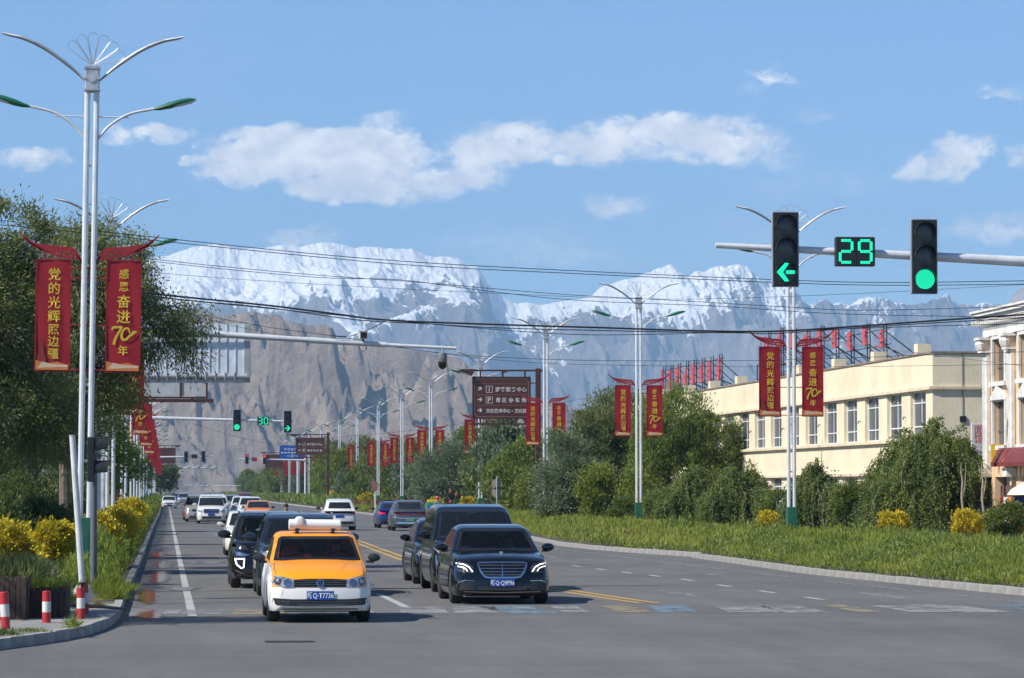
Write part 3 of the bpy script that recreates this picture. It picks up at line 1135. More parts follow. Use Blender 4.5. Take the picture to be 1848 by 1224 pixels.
def banner_meshes():
    d = {}
    for s in (-1, 1):
        mb = MB()
        # three sweeping blades like the corner of a temple roof
        for k, (zo, l, w) in enumerate(((0, 1.0, .05), (-.085, .9, .03), (-.165, .72, .026))):
            P = smoothpts([(s * .13, 0, 6.68), (s * .19, 0, 6.88 + zo * .2), (s * .34, 0, 7.05 + zo), (s * (.34 + .38 * l), 0, 7.09 + zo), (s * (.34 + .85 * l), 0, 7.17 + zo * .9), (s * (.34 + 1.12 * l), 0, 7.40 + zo * .7 - (1 - l) * .5)], 5)
            n_ = len(P)
            top, bot = [], []
            for i, p in enumerate(P):
                t = i / (n_ - 1)
                ww = w * (1 + .5 * math.sin(PI * t)) * (1 if t < .9 else (1 - t) * 10 * .8 + .2)
                top.append((p.x, p.z + ww * .5))
                bot.append((p.x, p.z - ww * .5 - .012))
            for i in range(n_ - 1):
                mb.prism([bot[i], bot[i + 1], top[i + 1], top[i]], -.02, .02)
        for q in range(6):
            x = .38 + q * .13
            mb.box(s * x - .01, s * x + .01, -.012, .012, 6.86, 7.08)
        d['fin%d' % s] = mb.mesh('roof_corner_bracket', M_RED)
        mb = MB()
        mb.box(min(0, s * .40), max(0, s * .40), -.018, .018, -.014, .014)
        d['bar%d' % s] = mb.mesh('fixing_bar', M_RED)
        mb = MB()
        x0, x1 = sorted((s * .38, s * 1.09))
        nx, nz = 6, 14
        g = [[mb.bm.verts.new((x0 + (x1 - x0) * i / nx, .012 * math.sin(i * 1.1 + j * .5), 4.50 + 2.33 * j / nz)) for j in range(nz + 1)] for i in range(nx + 1)]
        for i in range(nx):
            for j in range(nz):
                mb.bm.faces.new((g[i][j], g[i + 1][j], g[i + 1][j + 1], g[i][j + 1]))
        for x in (x0, x1):
            mb.box(x - .012, x + .012, -.014, .014, 4.49, 6.84)
        for z in (4.495, 6.835):
            mb.box(x0, x1, -.014, .014, z - .012, z + .012)
        d['cloth%d' % s] = mb.mesh('cloth', M_CLOTH)
    # the "70" ribbon
    mb = MB()

    def ribbon(P, ws, y):
        P = smoothpts(P, 6)
        n_ = len(P)
        for i in range(n_ - 1):
            def wid(j):
                t = j / (n_ - 1) * (len(ws) - 1)
                a = int(min(len(ws) - 2, t))
                return ws[a] + (ws[a + 1] - ws[a]) * (t - a)

            def nrm(j):
                a, b = P[max(0, j - 1)], P[min(n_ - 1, j + 1)]
                v = (b - a).normalized()
                return Vector((-v.z, 0, v.x))
            a0, a1 = P[i] + nrm(i) * wid(i), P[i] - nrm(i) * wid(i)
            b0, b1 = P[i + 1] + nrm(i + 1) * wid(i + 1), P[i + 1] - nrm(i + 1) * wid(i + 1)
            mb.quad(*[(q.x, y, q.z) for q in (a0, a1, b1, b0)])
    ribbon([(-.25, 0, .10), (-.21, 0, .16), (-.12, 0, .165), (-.03, 0, .17)], [.012, .026, .024, .028], 0)
    ribbon([(-.03, 0, .17), (-.10, 0, .06), (-.17, 0, -.08), (-.2, 0, -.2)], [.02, .022, .026, .03], -.0005)
    ribbon([(.13, 0, .04), (.10, 0, .14), (.02, 0, .13), (-.04, 0, .02), (-.02, 0, -.08), (.05, 0, -.09), (.12, 0, -.02), (.19, 0, .03), (.27, 0, .08)], [.012, .02, .022, .026, .026, .024, .024, .03, .012], -.001)
    ribbon([(.15, 0, .01), (.2, 0, .07), (.28, 0, .085)], [.01, .02, .008], -.0015)
    d['seventy'] = mb.mesh('seventy_emblem', M_GOLD)
    mb = MB()
    mb.prism([(-.34, .0), (.34, .0), (.34, .10), (.12, .17), (-.1, .14), (-.34, .20)], 0, .001)
    d['wave'] = mb.mesh('printed_wave', M_ORNG)
    mb = MB()
    mb.prism([(-.30, .02), (.33, .05), (.33, .09), (.0, .10), (-.2, .15)], 0, .001)
    d['wave2'] = mb.mesh('printed_wave', M_PALE)
    mb = MB()
    mb.prism([(-.10, 0), (.10, 0), (.085, .3), (.05, .34), (.045, .52), (.02, .56), (.0, .72), (-.02, .56), (-.045, .52), (-.05, .34), (-.085, .3)], 0, .001)
    d['tower'] = mb.mesh('printed_tower', M_DRED)
    return d


LM = lamp_meshes()
BMH = banner_meshes()
G1 = list('党的光辉照边疆')
Z1 = [6.53, 6.24, 5.94, 5.65, 5.37, 5.12, 4.86]
S1 = [.27, .27, .27, .27, .24, .24, .24]
G2 = list('感恩奋进')
Z2 = [6.56, 6.29, 5.98, 5.66]
S2 = [.22, .22, .29, .30]
ORD = ['first', 'second', 'third', 'fourth', 'fifth', 'sixth', 'seventh', 'eighth', 'ninth', 'tenth', 'eleventh', 'twelfth', 'thirteenth', 'fourteenth', 'fifteenth']


def street_lamp(X, D, side, idx, tilt=0.0, banner=True, rz=0.0):
    where = 'left verge' if side < 0 else 'right verge'
    lab = 'twin silver posts with green lamp heads and wire fan, %s lamp along the %s' % (ORD[idx], where)
    r = thing('street_lamp', lab, 'street lamp', (X, D, .13), rz, 'street lamps along the avenue')
    r.rotation_euler = (0, tilt, rz)
    for s in (-1, 1):
        link('post', LM['post%d' % s], r)
        a = link('upper_arm', LM['uarm%d' % s], r)
        link('lamp_tip', LM['ulens%d' % s], a)
        a = link('lower_arm', LM['larm%d' % s], r)
        h = link('lamp_head', LM['head%d' % s], r)
        if D < 400:
            link('lamp_lens', LM['lens%d' % s], h)
    link('junction_box', LM['box'], r)
    if D < 450:
        link('fan_ornament', LM['fan'], r)
    link('base_box', LM['base'], r)
    for z in (2.6, 4.2, 7.6, 8.8):
        link('spacer_bracket', LM['tie'], r, (0, 0, z))
    if not banner:
        return r
    for s in (-1, 1):
        nm = 'left' if s < 0 else 'right'
        txt = 'seven gold characters' if s < 0 else 'gold characters and a 70 ribbon'
        b = thing('hanging_banner', 'red banner with %s on %s side of %s %s lamp' % (txt, nm, ORD[idx], where.split()[0] + '-verge'), 'banner', (X, D, .13), rz, 'red banners on the street lamps')
        b.rotation_euler = (0, tilt, rz)
        link('roof_corner_bracket', BMH['fin%d' % s], b)
        for z in (6.66, 6.46, 5.47, 4.53):
            link('fixing_bar', BMH['bar%d' % s], b, (0, 0, z))
        c = link('cloth', BMH['cloth%d' % s], b)
        xc = s * .735
        y = -.030
        if D < 420:
            if s < 0:
                for g, z, sz in zip(G1, Z1, S1):
                    text_ob(g, sz, M_GOLD, c, (xc + .02, y, z), 'character', bold=.014)
                if D < 260:
                    link('printed_tower', BMH['tower'], c, (xc - .22, y + .003, 4.52))
                    link('printed_wave', BMH['wave'], c, (xc, y + .001, 4.52))
                    link('printed_wave', BMH['wave2'], c, (xc, y, 4.54))
            else:
                for g, z, sz in zip(G2, Z2, S2):
                    text_ob(g, sz, M_GOLD, c, (xc, y, z), 'character', bold=.014)
                link('seventy_emblem', BMH['seventy'], c, (xc + .01, y, 5.27))
                text_ob('年', .22, M_GOLD, c, (xc, y, 4.95), 'character', bold=.014)
                if D < 260:
                    link('printed_wave', BMH['wave'], c, (xc, y + .001, 4.52))
                    link('printed_wave', BMH['wave2'], c, (xc, y, 4.54))
    return r


LX = [(-1.72, 76), (-1.83, 119)] + [(-1.9, 119 + 43 * k) for k in range(1, 14)]
for i, (X, D) in enumerate(LX[:13]):
    street_lamp(X, D, -1, i, tilt=.013 if i == 0 else 0, rz=random.uniform(-.05, .05))
RX = [(XG(1436, 120), 120), (XG(1155, 165), 165), (XG(985, 199), 199), (XG(866, 247), 247), (XG(776, 291), 291), (XG(724, 332), 332), (XG(681, 373), 373), (XG(643, 414), 414), (XG(611, 455), 455)] + [(21.3, 455 + 43 * k) for k in range(1, 6)]
for i, (X, D) in enumerate(RX[:14]):
    street_lamp(X, D, 1, i, rz=random.uniform(-.06, .06))

# ------------------------------------------------------------------ traffic signals
M_BLACK = mat('signal_black', (0.012, 0.013, 0.015), 0.45, var=0.2)
M_SLATE = mat('dark_lens', (0.05, 0.06, 0.072), 0.25)
M_GREY = mat('housing_edge_grey', (0.22, 0.25, 0.30), 0.5)
M_LEDG = mat('led_green', (0.0, 0.4, 0.25), 0.5, emit=(0.01, 0.85, 0.42), es=0.85)
M_LEDR = mat('led_red', (0.4, 0.0, 0.0), 0.5, emit=(1.0, 0.03, 0.04), es=1.2)
SEG = {'a': ((-.07, .19), (.07, .19)), 'b': ((.10, .16), (.10, .03)), 'c': ((.10, -.03), (.10, -.16)), 'd': ((-.07, -.19), (.07, -.19)), 'e': ((-.10, -.03), (-.10, -.16)), 'f': ((-.10, .16), (-.10, .03)), 'g': ((-.07, 0), (.07, 0))}
DIG = {'0': 'abcdef', '2': 'abged', '3': 'abgcd', '9': 'abcdfg', '1': 'bc', '7': 'abc'}


def signal_head(parent, X, Z, lit, sym, sc=1.0, led=None, dots=True):
    """three-aspect head facing the viewer, centred at X, Z"""
    led = led or M_LEDG
    mb = MB()
    w, h = .265 * sc, .725 * sc
    mb.box(-w, w, -.01, .05, -h, h, bev=.02)
    body = mb.build('backplate_rim', M_GREY, parent, (X, 0, Z))
    mb = MB()
    mb.box(-w + .022, w - .022, -.05, .0, -h + .022, h - .022, bev=.015)
    mb.box(-w * .8, w * .8, .05, .18, -h * .95, h * .95, bev=.02)
    hb = mb.build('housing', M_BLACK, parent, (X, 0, Z))
    for k, z in enumerate((.445 * sc, 0, -.445 * sc)):
        on = k == lit
        mb = MB()
        # visor: open-bottom half tube
        rr = .205 * sc
        pts = []
        for q in range(13):
            a = R(-20 + q * 220 / 12)
            pts.append((rr * math.cos(a), rr * math.sin(a)))
        for a, b_ in zip(pts, pts[1:]):
            ln = .16
            mb.quad((a[0], -.05, z + a[1]), (b_[0], -.05, z + b_[1]), (b_[0] * 1.0, -.05 - ln, z + b_[1]), (a[0], -.05 - ln, z + a[1]))
        vz = mb.mesh('visor', M_BLACK)
        link('visor', vz, hb)
        mb = MB()
        mb.lathe([(.195 * sc, -.052), (.15 * sc, -.066), (.06 * sc, -.074), (.001, -.076)], 24, axis='Y', org=(0, 0, z))
        link('lens', mb.mesh('lens', M_SLATE), hb)
        if on:
            mb = MB()
            if sym == 'round':
                for ring in range(0, 8):
                    r = .172 * sc * ring / 7 + .004
                    n_ = max(1, int(2 * PI * r / (.021 * sc)))
                    for q in range(n_):
                        a = 2 * PI * q / n_
                        cx, cz = r * math.cos(a), z + r * math.sin(a)
                        e_ = .0098 * sc
                        mb.quad((cx - e_, -.088, cz - e_), (cx + e_, -.088, cz - e_), (cx + e_, -.088, cz + e_), (cx - e_, -.088, cz + e_))
            else:
                s = -1 if sym == 'left' else 1
                if sym == 'up':
                    mb.quad((-.03, -.088, z - .15), (.03, -.088, z - .15), (.03, -.088, z + .02), (-.03, -.088, z + .02))
                    for q in (-1, 1):
                        mb.quad((q * .0, -.088, z + .16), (q * .16, -.088, z + .0), (q * .11, -.088, z - .05), (0, -.088, z + .09))
                else:
                    mb.quad((s * .0, -.088, z - .033), (s * -.17, -.088, z - .033), (s * -.17, -.088, z + .033), (s * .0, -.088, z + .033))
                    for q in (-1, 1):
                        mb.quad((s * .18, -.088, z), (s * .06, -.088, z), (s * -.06, -.088, z + q * .17), (s * .02, -.088, z + q * .18))
            link('lit_symbol', mb.mesh('lit_symbol', led, angle=0), hb)
    return hb


def countdown(parent, X, Z, txt, led=None, sc=1.0):
    led = led or M_LEDG
    mb = MB()
    mb.box(-.38 * sc, .38 * sc, -.06, .12, -.28 * sc, .28 * sc, bev=.015)
    mb.box(-.008, .008, -.066, -.06, -.26 * sc, .26 * sc)
    hb = mb.build('countdown_box', M_BLACK, parent, (X, 0, Z))
    if not txt:
        return hb
    for k, ch in enumerate(txt):
        cx = (-.185 if k == 0 else .185) * sc
        mb = MB()
        for sg in DIG[ch]:
            (x0, z0), (x1, z1) = SEG[sg]
            n_ = 6
            for q in range(n_):
                t = q / (n_ - 1)
                x, z = (x0 + (x1 - x0) * t) * sc * 1.15, (z0 + (z1 - z0) * t) * sc * 1.1
                e_ = .0125 * sc
                ho = abs(x1 - x0) > .01
                u, v = (e_, .026 * sc) if ho else (.026 * sc, e_)
                mb.quad((cx + x - u, -.07, z - v), (cx + x + u, -.07, z - v), (cx + x + u, -.07, z + v), (cx + x - u, -.07, z + v))
        link('lit_digit', mb.mesh('lit_digit', led, angle=0), hb)
    return hb


def gantry(D, xp, xtip, z_post, z_tip, lab, heads, cd, r0=.14, r1=.06, cams=()):
    g = thing('traffic_signal', lab, 'traffic light', (0, D, 0), group=None)
    s = 1 if xtip > xp else -1
    mb = MB()
    mb.tube([(xp, 0, 0.02), (xp, 0, z_post + .35)], [.17, .13], 14)
    mb.box(xp - .28, xp + .28, -.28, .28, .0, .16)
    mb.tube([(xp, 0, z_post + .33), (xp, 0, z_post + .42)], [.15, .02], 14)
    mb.build('post', M_POST, g)
    mb = MB()
    mb.tube([(xp + s * .14, 0, z_post), (xtip, 0, z_tip)], [r0, r1], 14)
    mb.tube([(xp + s * .13, 0, z_post), (xp + s * .2, 0, z_post)], r0 * 1.5, 14)
    mb.build('mast_arm', M_POST, g)

    def za(x):
        return z_post + (z_tip - z_post) * (x - xp) / (xtip - xp)
    for (X, dz, lit, sym, led) in heads:
        mb = MB()
        for q in (-.22, .22):
            mb.box(X - .05, X + .05, -.14, .1, za(X) + q - .03, za(X) + q + .03)
        mb.build('clamp', M_GALV, g)
        o = signal_head(g, X, za(X) + dz, lit, sym, led=led)
    if cd:
        X, dz, txt, led = cd
        countdown(g, X, za(X) + dz, txt, led)
    for o in g.children:
        if o.name.split('.')[0] in ('backplate_rim', 'housing', 'countdown_box'):
            o.location.y = -.22
    return g


def Zat(py, D):
    return EYE + (884 - py) * D / F_PX


gantry(68, 20.2, XG(1297, 68), Zat(480, 68), Zat(438, 68), 'nearest grey mast arm with green left arrow, countdown 29 and round green light', [(XG(1422, 68), -.02 - .0, 2, 'left', None), (XG(1679, 68), -.02, 2, 'round', None)], (XG(1551, 68), -.0, '29', None), r0=.13, r1=.055)
gantry(238, -2.7, XG(527, 238), Zat(754, 238), Zat(761, 238), 'white mast arm with round green light, countdown 30 and green right arrow', [(XG(426, 238), -.02, 2, 'round', None), (XG(517, 238), -.02, 2, 'right', None)], (XG(473, 238), -.02, '30', None))
gantry(529, 20.3, XG(430, 529), Zat(831, 529), Zat(828, 529), 'far white mast arm with two red lights and a red countdown', [(XG(444, 529), -.02, 0, 'up', M_LEDR), (XG(476, 529), -.02, 0, 'round', M_LEDR)], (XG(458, 529), -.05, '17', M_LEDR))
gantry(476, -2.7, XG(384, 476), Zat(826, 476), Zat(823.5, 476), 'far left mast arm with two dark signal heads and a blank countdown', [(XG(335, 476), -.02, -1, 'round', None), (XG(366, 476), -.02, -1, 'round', None)], (XG(350, 476), 0, '', None))

# ------------------------------------------------------------------ camera masts
M_CAMW = mat('camera_white', (0.6, 0.6, 0.58), 0.35)
D = 100
g = thing('camera_mast', 'long silver mast arm holding a box camera and a dome camera', 'camera mast', (0, D, 0))
xp, xt = -1.95, XG(822, D)
zp, zt = Zat(592, D), Zat(628, D)
mb = MB()
mb.tube([(xp, 0, .02), (xp, 0, zp + .5)], [.17, .12], 14)
mb.build('post', M_POST, g)
mb = MB()
mb.tube([(xp, 0, zp), (XG(560, D), 0, zp + (zt - zp) * .62)], [.10, .075], 12)
mb.tube([(XG(560, D) - .05, 0, zp + (zt - zp) * .62), (XG(695, D), 0, zp + (zt - zp) * .84)], [.085, .07], 12)
mb.tube([(XG(693, D), 0, zp + (zt - zp) * .84), (xt, 0, zt)], [.055, .045], 12)
mb.build('mast_arm', M_POST, g)
X = XG(653, D)
za = zp + (zt - zp) * (X - xp) / (xt - xp)
cb = thing('surveillance_camera', 'white box camera with hood on top of the silver arm', 'camera', (X, D, za))
mb = MB()
mb.box(-.11, .11, -.28, .18, .10, .30, bev=.015)
mb.box(-.125, .125, -.34, .18, .30, .32)
mb.build('housing', M_CAMW, cb)
mb = MB()
mb.box(-.09, .09, -.29, -.28, .12, .27)
mb.build('lens_window', M_BLACK, cb)
mb = MB()
mb.tube([(0, 0, .0), (0, 0, .10)], .03, 8)
mb.tube([(-.06, 0, -.04), (-.12, 0, -.14), (0, 0, -.26), (.10, 0, -.16), (.06, 0, -.05)], .016, 6)
mb.build('bracket_and_cable', M_BLACK, cb)
X = XG(797, D)
za = zp + (zt - zp) * (X - xp) / (xt - xp)
cb = thing('dome_camera', 'black dome camera hanging from the tip of the silver arm', 'camera', (X, D, za))
mb = MB()
mb.tube([(0, 0, -.02), (0, 0, -.14)], .04, 8)
mb.box(-.10, .10, -.03, .03, -.06, -.03)
mb.build('bracket', M_GALV, cb)
mb = MB()
mb.lathe([(.05, -.13), (.12, -.16), (.135, -.22), (.135, -.36), (.125, -.40)], 20)
mb.build('housing', mat('camera_grey', (.16, .16, .17), .35), cb)
mb = MB()
mb.lathe([(.125, -.40), (.125, -.46), (.11, -.54), (.06, -.595), (.005, -.61)], 20)
mb.build('dome', mat('dome_black', (.01, .01, .012), .12), cb)

for (D, px, py, side) in ((620, 395, 845, -1), (980, 470, 877, 1)):
    lab = 'thin far mast arm with small cameras below the dark signals' if side < 0 else 'farthest thin white mast arm across the avenue'
    g = thing('camera_mast', lab, 'camera mast', (0, D, 0))
    xp = -2.7 if side < 0 else 20
    xt = XG(px, D) if side < 0 else XG(330, D)
    z = Zat(py, D)
    mb = MB()
    mb.tube([(xp, 0, 0), (xp, 0, z + .4)], .16, 8)
    mb.build('post', M_POST, g)
    mb = MB()
    mb.tube([(xp, 0, z), (xt, 0, z)], [.13, .09], 8)
    mb.build('mast_arm', M_POST, g)
    for k in range(5):
        mb = MB()
        x = xt - (.8 + k * 1.5) * (1 if side < 0 else -1)
        mb.box(x - .16, x + .16, -.3, .3, .15 + z, z + .45)
        mb.tube([(x, 0, z), (x, 0, z + .2)], .04, 6)
        mb.build('camera', M_CAMW, g)

# ------------------------------------------------------------------ brown direction signs
M_BROWN = mat('brown_steel', (0.055, 0.020, 0.016), 0.5, var=0.2)
M_BOARD = mat('brown_board', (0.075, 0.022, 0.016), 0.45, var=0.1)
M_SIGNW = mat('sign_white_print', (0.60, 0.58, 0.55), 0.6, var=0.04)
M_SIGNT = mat('sign_tan_print', (0.30, 0.17, 0.12), 0.6, var=0.04)


def arrow_mesh(diag=False):
    mb = MB()
    a = R(45) if diag else 0
    ca, sa = math.cos(a), math.sin(a)

    def q(*pp):
        mb.quad(*[(x * ca - z * sa, 0, x * sa + z * ca) for x, z in pp])
    q((-.14, -.025), (.08, -.025), (.08, .025), (-.14, .025))
    for s in (-1, 1):
        q((.15, 0), (.07, 0), (-.03, s * .11), (.03, s * .12))
    return mb.mesh('printed_arrow', M_SIGNW, angle=0)


AR0, AR45 = arrow_mesh(), arrow_mesh(True)


def brown_sign(X, D, ztop, bw, bh, zb, rows, lab, sc=1.0, side=-1, detail=True):
    """board hanging on the left of a square pole at X; zb = bottom of the board"""
    g = thing('direction_sign', lab, 'road sign', (X, D, 0.1))
    mb = MB()
    mb.box(-.15, .15, -.15, .15, 0, ztop, bev=.015)
    mb.box(-.3, .3, -.3, .3, 0, .12)
    mb.build('pole', M_BROWN, g)
    cx = -.42 - bw / 2
    z1 = zb + bh
    mb = MB()
    mb.box(cx - bw / 2 - .7, .35, -.05, .05, z1 + .30, z1 + .40)
    mb.prism([(cx - bw / 2 - .9, z1 + .32), (cx - bw / 2 - .6, z1 + .42), (cx - bw / 2 + .2, z1 + .42), (cx - bw / 2 - .05, z1 + .02), (cx - bw / 2 - .12, z1 + .15)], -.08, .08)
    for k in range(5):
        mb.box(cx - bw / 2 - .66 + k * .13, cx - bw / 2 - .60 + k * .13, -.3, .3, z1 + .24 - k * .05, z1 + .38 - k * .05)
    mb.build('roof_beam', M_BROWN, g)
    mb = MB()
    for q in (-.36, 0.02, .4):
        mb.box(cx + q * bw - .05, cx + q * bw + .05, -.04, .04, z1, z1 + .31)
        mb.box(cx + q * bw - .05, cx + q * bw + .05, -.04, .04, zb - .25, zb)
    for z in (zb + .25 * bh, zb + .85 * bh):
        mb.box(-.44, -.14, -.03, .03, z - .03, z + .03)
    mb.build('hanger', M_BROWN, g)
    mb = MB()
    mb.box(cx - bw / 2 - .2, -.14, -.05, .05, zb - .34, zb - .24)
    mb.build('lower_beam', M_BROWN, g)
    mb = MB()
    for (a, b_) in ((cx - bw / 2, cx - bw / 2 + .06), (cx + bw / 2 - .06, cx + bw / 2)):
        mb.box(a, b_, -.06, .06, zb, z1)
    for (a, b_) in ((zb, zb + .06), (z1 - .06, z1)):
        mb.box(cx - bw / 2 + .06, cx + bw / 2 - .06, -.058, .058, a, b_)
    mb.build('board_frame', M_BROWN, g)
    mb = MB()
    mb.box(cx - bw / 2 + .06, cx + bw / 2 - .06, -.03, .03, zb + .06, z1 - .06)
    bd = mb.build('board', M_BOARD, g)
    if rows is None:
        return g
    # thin printed border with cut corners
    mb = MB()
    w2, c_ = bw / 2 - .13, .16
    P = [(-w2 + c_, zb + .12), (w2 - c_, zb + .12), (w2, zb + .12 + c_), (w2, z1 - .12 - c_), (w2 - c_, z1 - .12), (-w2 + c_, z1 - .12), (-w2, z1 - .12 - c_), (-w2, zb + .12 + c_)]
    for a, b_ in zip(P, P[1:] + P[:1]):
        va, vb = Vector((a[0], 0, a[1])), Vector((b_[0], 0, b_[1]))
        nn = (vb - va).normalized().cross(Vector((0, 1, 0))) * .012
        mb.quad(*[(cx + q.x, -.034, q.z) for q in (va - nn, vb - nn, vb + nn, va + nn)])
    link('printed_border', mb.mesh('printed_border', M_SIGNT, angle=0), bd)
    n_ = len(rows)
    hh = (bh - .3 - .28) / n_
    for i, (sym, txt, ar) in enumerate(rows):
        zc = z1 - .42 - hh * (i + .5)
        mb = MB()
        mb.box(cx - bw / 2 + .25, cx + bw / 2 - .22, -.036, -.032, zc + hh / 2 - .008, zc + hh / 2 + .008)
        link('printed_line', mb.mesh('printed_line', M_SIGNT), bd)
        link('printed_arrow', AR45 if ar == 45 else AR0, bd, (cx - bw / 2 + .43, -.036, zc + .03))
        x0 = cx - bw / 2 + .78
        if sym:
            mb = MB()
            for (a, b_, c1, d1) in ((-.19, -.165, -.19, .19), (.165, .19, -.19, .19), (-.165, .165, .165, .19), (-.165, .165, -.19, -.165)):
                mb.box(x0 + .19 + a, x0 + .19 + b_, -.037, -.032, zc + c1, zc + d1)
            link('printed_square', mb.mesh('printed_square', M_SIGNW), bd)
            text_ob(sym, .36, M_SIGNW, bd, (x0 + .19, -.037, zc), 'character', bold=.02)
            x0 += .52
        xe = cx + bw / 2 - .22
        for q, ch in enumerate(txt):
            if ch == ' ':
                continue
            text_ob(ch, .29 if sym else .26, M_SIGNW, bd, (x0 + (xe - x0) * (q + .5) / len(txt), -.037, zc), 'character', bold=.014)
    return g


D = 205
brown_sign(XG(971, D), D, Zat(664, D) - .1, 3.36, 2.42, Zat(759, D), [('i', '游客服务中心', 45), ('P', '景区停车场', 0), ('', '文化艺术中心、文化馆', 0)], 'large brown sign with three white rows, nearest on the right verge')
D = 415
brown_sign(XG(590, D), D, Zat(782, D), 3.3, 2.0, Zat(823, D), [('i', '游客服务中心', 45), ('P', '景区停车场', 0)], 'brown sign with two white rows beside the blue sign')
D = 640
brown_sign(XG(514, D), D, Zat(818, D), 3.2, 2.3, Zat(845, D), None, 'small dark brown sign just behind the red signal lights')
D = 560
gg = brown_sign(-2.2, D, Zat(812, D), 3.2, 2.4, Zat(838, D), None, 'far brown sign on the left verge beyond the red banners')
gg.scale = (-1, 1, 1)
# near left one, seen from its pale back panels
D = 150
g = thing('direction_sign', 'brown framed sign with pale panels and thick dark pole on the left verge', 'road sign', (XG(211, D), D, .1))
mb = MB()
mb.box(-.16, .16, -.16, .16, 0, 8.9, bev=.015)
mb.build('pole', M_BROWN, g)
xr = XG(372, D) - XG(211, D)
zb_ = Zat(718, D) - .1
mb = MB()
mb.box(.1, XG(384, D) - XG(211, D), -.06, .06, Zat(727, D) - .1, Zat(721, D) - .1)
mb.build('lower_beam', M_BROWN, g)
mb = MB()
for x in (.5, XG(325, D) - XG(211, D), xr):
    mb.box(x - .04, x + .04, -.06, .06, zb_, zb_ + 2.0)
for z in (zb_ - .02, zb_ + 2.0):
    mb.box(.46, xr + .04, -.055, .055, z - .03, z + .04)
for x in (1.0, xr - .6):
    mb.box(x - .06, x + .06, -.04, .04, Zat(722, D) - .1, zb_)
mb.build('board_frame', M_BROWN, g)
M_PANEL = mat('pale_panel', (0.42, 0.43, 0.43), 0.5, var=0.08, dirt=0.3)
for a, b_ in ((.54, XG(325, D) - XG(211, D) - .04), (XG(325, D) - XG(211, D) + .04, xr - .04)):
    mb = MB()
    mb.box(a, b_, -.02, .02, zb_ + .05, zb_ + 1.96)
    mb.build('panel', M_PANEL, g)

# ribbed back of a gantry sign over the left lane
D = 130
g = thing('overhead_sign', 'back of a ribbed pale metal sign hanging over the left lane', 'road sign', (0, D, .1))
xl, xr = -1.9, XG(450, D)
zt_, zb_ = Zat(590, D), Zat(697, D)
mb = MB()
mb.tube([(-2.2, .1, 0), (-2.2, .1, zt_ - .2)], .15, 12)
mb.build('post', M_GALV, g)
mb = MB()
for z in (Zat(685, D), Zat(612, D)):
    mb.tube([(-2.2, .0, z), (xr - .12, .0, z)], .10 if z < zt_ - 1 else .05, 12)
mb.build('support_arm', M_GALV, g)
M_RIB = mat('sign_back_metal', (0.58, 0.63, 0.68), 0.45, metal=0.0, var=0.10, dirt=0.3)
np_ = 15
for k in range(np_):
    x0 = xl + (xr - .22 - xl) * k / np_
    x1 = xl + (xr - .22 - xl) * (k + 1) / np_
    mb = MB()
    mb.box(x0 + .006, x1 - .006, .14, .16, zb_, zt_)
    mb.box(x1 - .02, x1 + .015, .115, .14, zb_, zt_)
    mb.build('metal_slat', M_RIB, g)
mb = MB()
mb.box(xr - .215, xr, .12, .18, zb_ + .02, zt_ - .02, bev=.02)
mb.build('edge_strip', mat('edge_strip_grey', (.3, .33, .33), .5, dirt=.3), g)
for k in range(13):
    x = xl + (xr - .4 - xl) * (k + .5) / 13
    mb = MB()
    mb.box(x - .015, x + .015, -.12, .14, Zat(685, D) - .16, Zat(685, D) + .16)
    mb.build('clamp', M_GALV, g)

# blue sign
D = 560
g = thing('blue_sign', 'blue road sign with rows of white lettering on the right', 'road sign', (XG(526, D), D, 0))
bw, zb_, zt_ = 4.0, Zat(829, D), Zat(804, D)
mb = MB()
mb.box(-bw / 2, bw / 2, -.03, .03, zb_, zt_)
bd = mb.build('board', mat('sign_blue', (0.01, 0.075, 0.32), 0.45), g)
text_ob('中 巴 友 谊 路', .42, M_SIGNW, bd, (0, -.04, zb_ + 1.55), 'lettering', bold=.02)
for q in range(7):
    mb = MB()
    x = -1.6 + q * .5
    mb.box(x - .17, x + .17, -.04, -.035, zb_ + .92, zb_ + 1.1)
    link('printed_mark', mb.mesh('printed_mark', M_SIGNW), bd)
mb = MB()
mb.box(-.9, .9, -.04, -.035, zb_ + .45, zb_ + .53)
mb.box(-.04, .04, -.042, -.035, zb_ + .2, zb_ + .9)
link('printed_mark', mb.mesh('printed_mark', M_SIGNW), bd)
mb = MB()
mb.tube([(17.3 - g.location.x + 3, .15, 0), (17.3 - g.location.x + 3, .15, zt_)], .15, 10)
mb.tube([(-bw / 2, .15, (zt_ + zb_) / 2), (17.3 - g.location.x + 3, .15, (zt_ + zb_) / 2)], .09, 8)
mb.build('post', M_POST, g)

# round disc signs seen from behind
D = 190
g = thing('disc_sign', 'two round signs seen from behind on one thin pole', 'road sign', (XG(896, D), D, .1))
mb = MB()
mb.tube([(0, 0, 0), (0, 0, 2.75)], .035, 8)
mb.build('pole', M_GALV, g)
for z in (Zat(874, D) - .1, Zat(889, D) - .1):
    mb = MB()
    mb.lathe([(.28, -.01), (.28, .02)], 24, axis='Y', org=(0, .06, z))
    mb.build('disc', mat('disc_back', (.30, .26, .20), .6), g)
D = 300
g = thing('small_sign', 'small pinkish board on a short white post among the verge plants', 'sign', (XG(675, D), D, .1))
mb = MB()
mb.box(-.07, .07, -.05, .05, 0, 1.9)
mb.build('post', M_LAMPW, g)
mb = MB()
mb.box(-.25, .2, -.03, .03, 2.0, 2.75)
mb.build('board', mat('faded_board', (.28, .12, .1), .6), g)

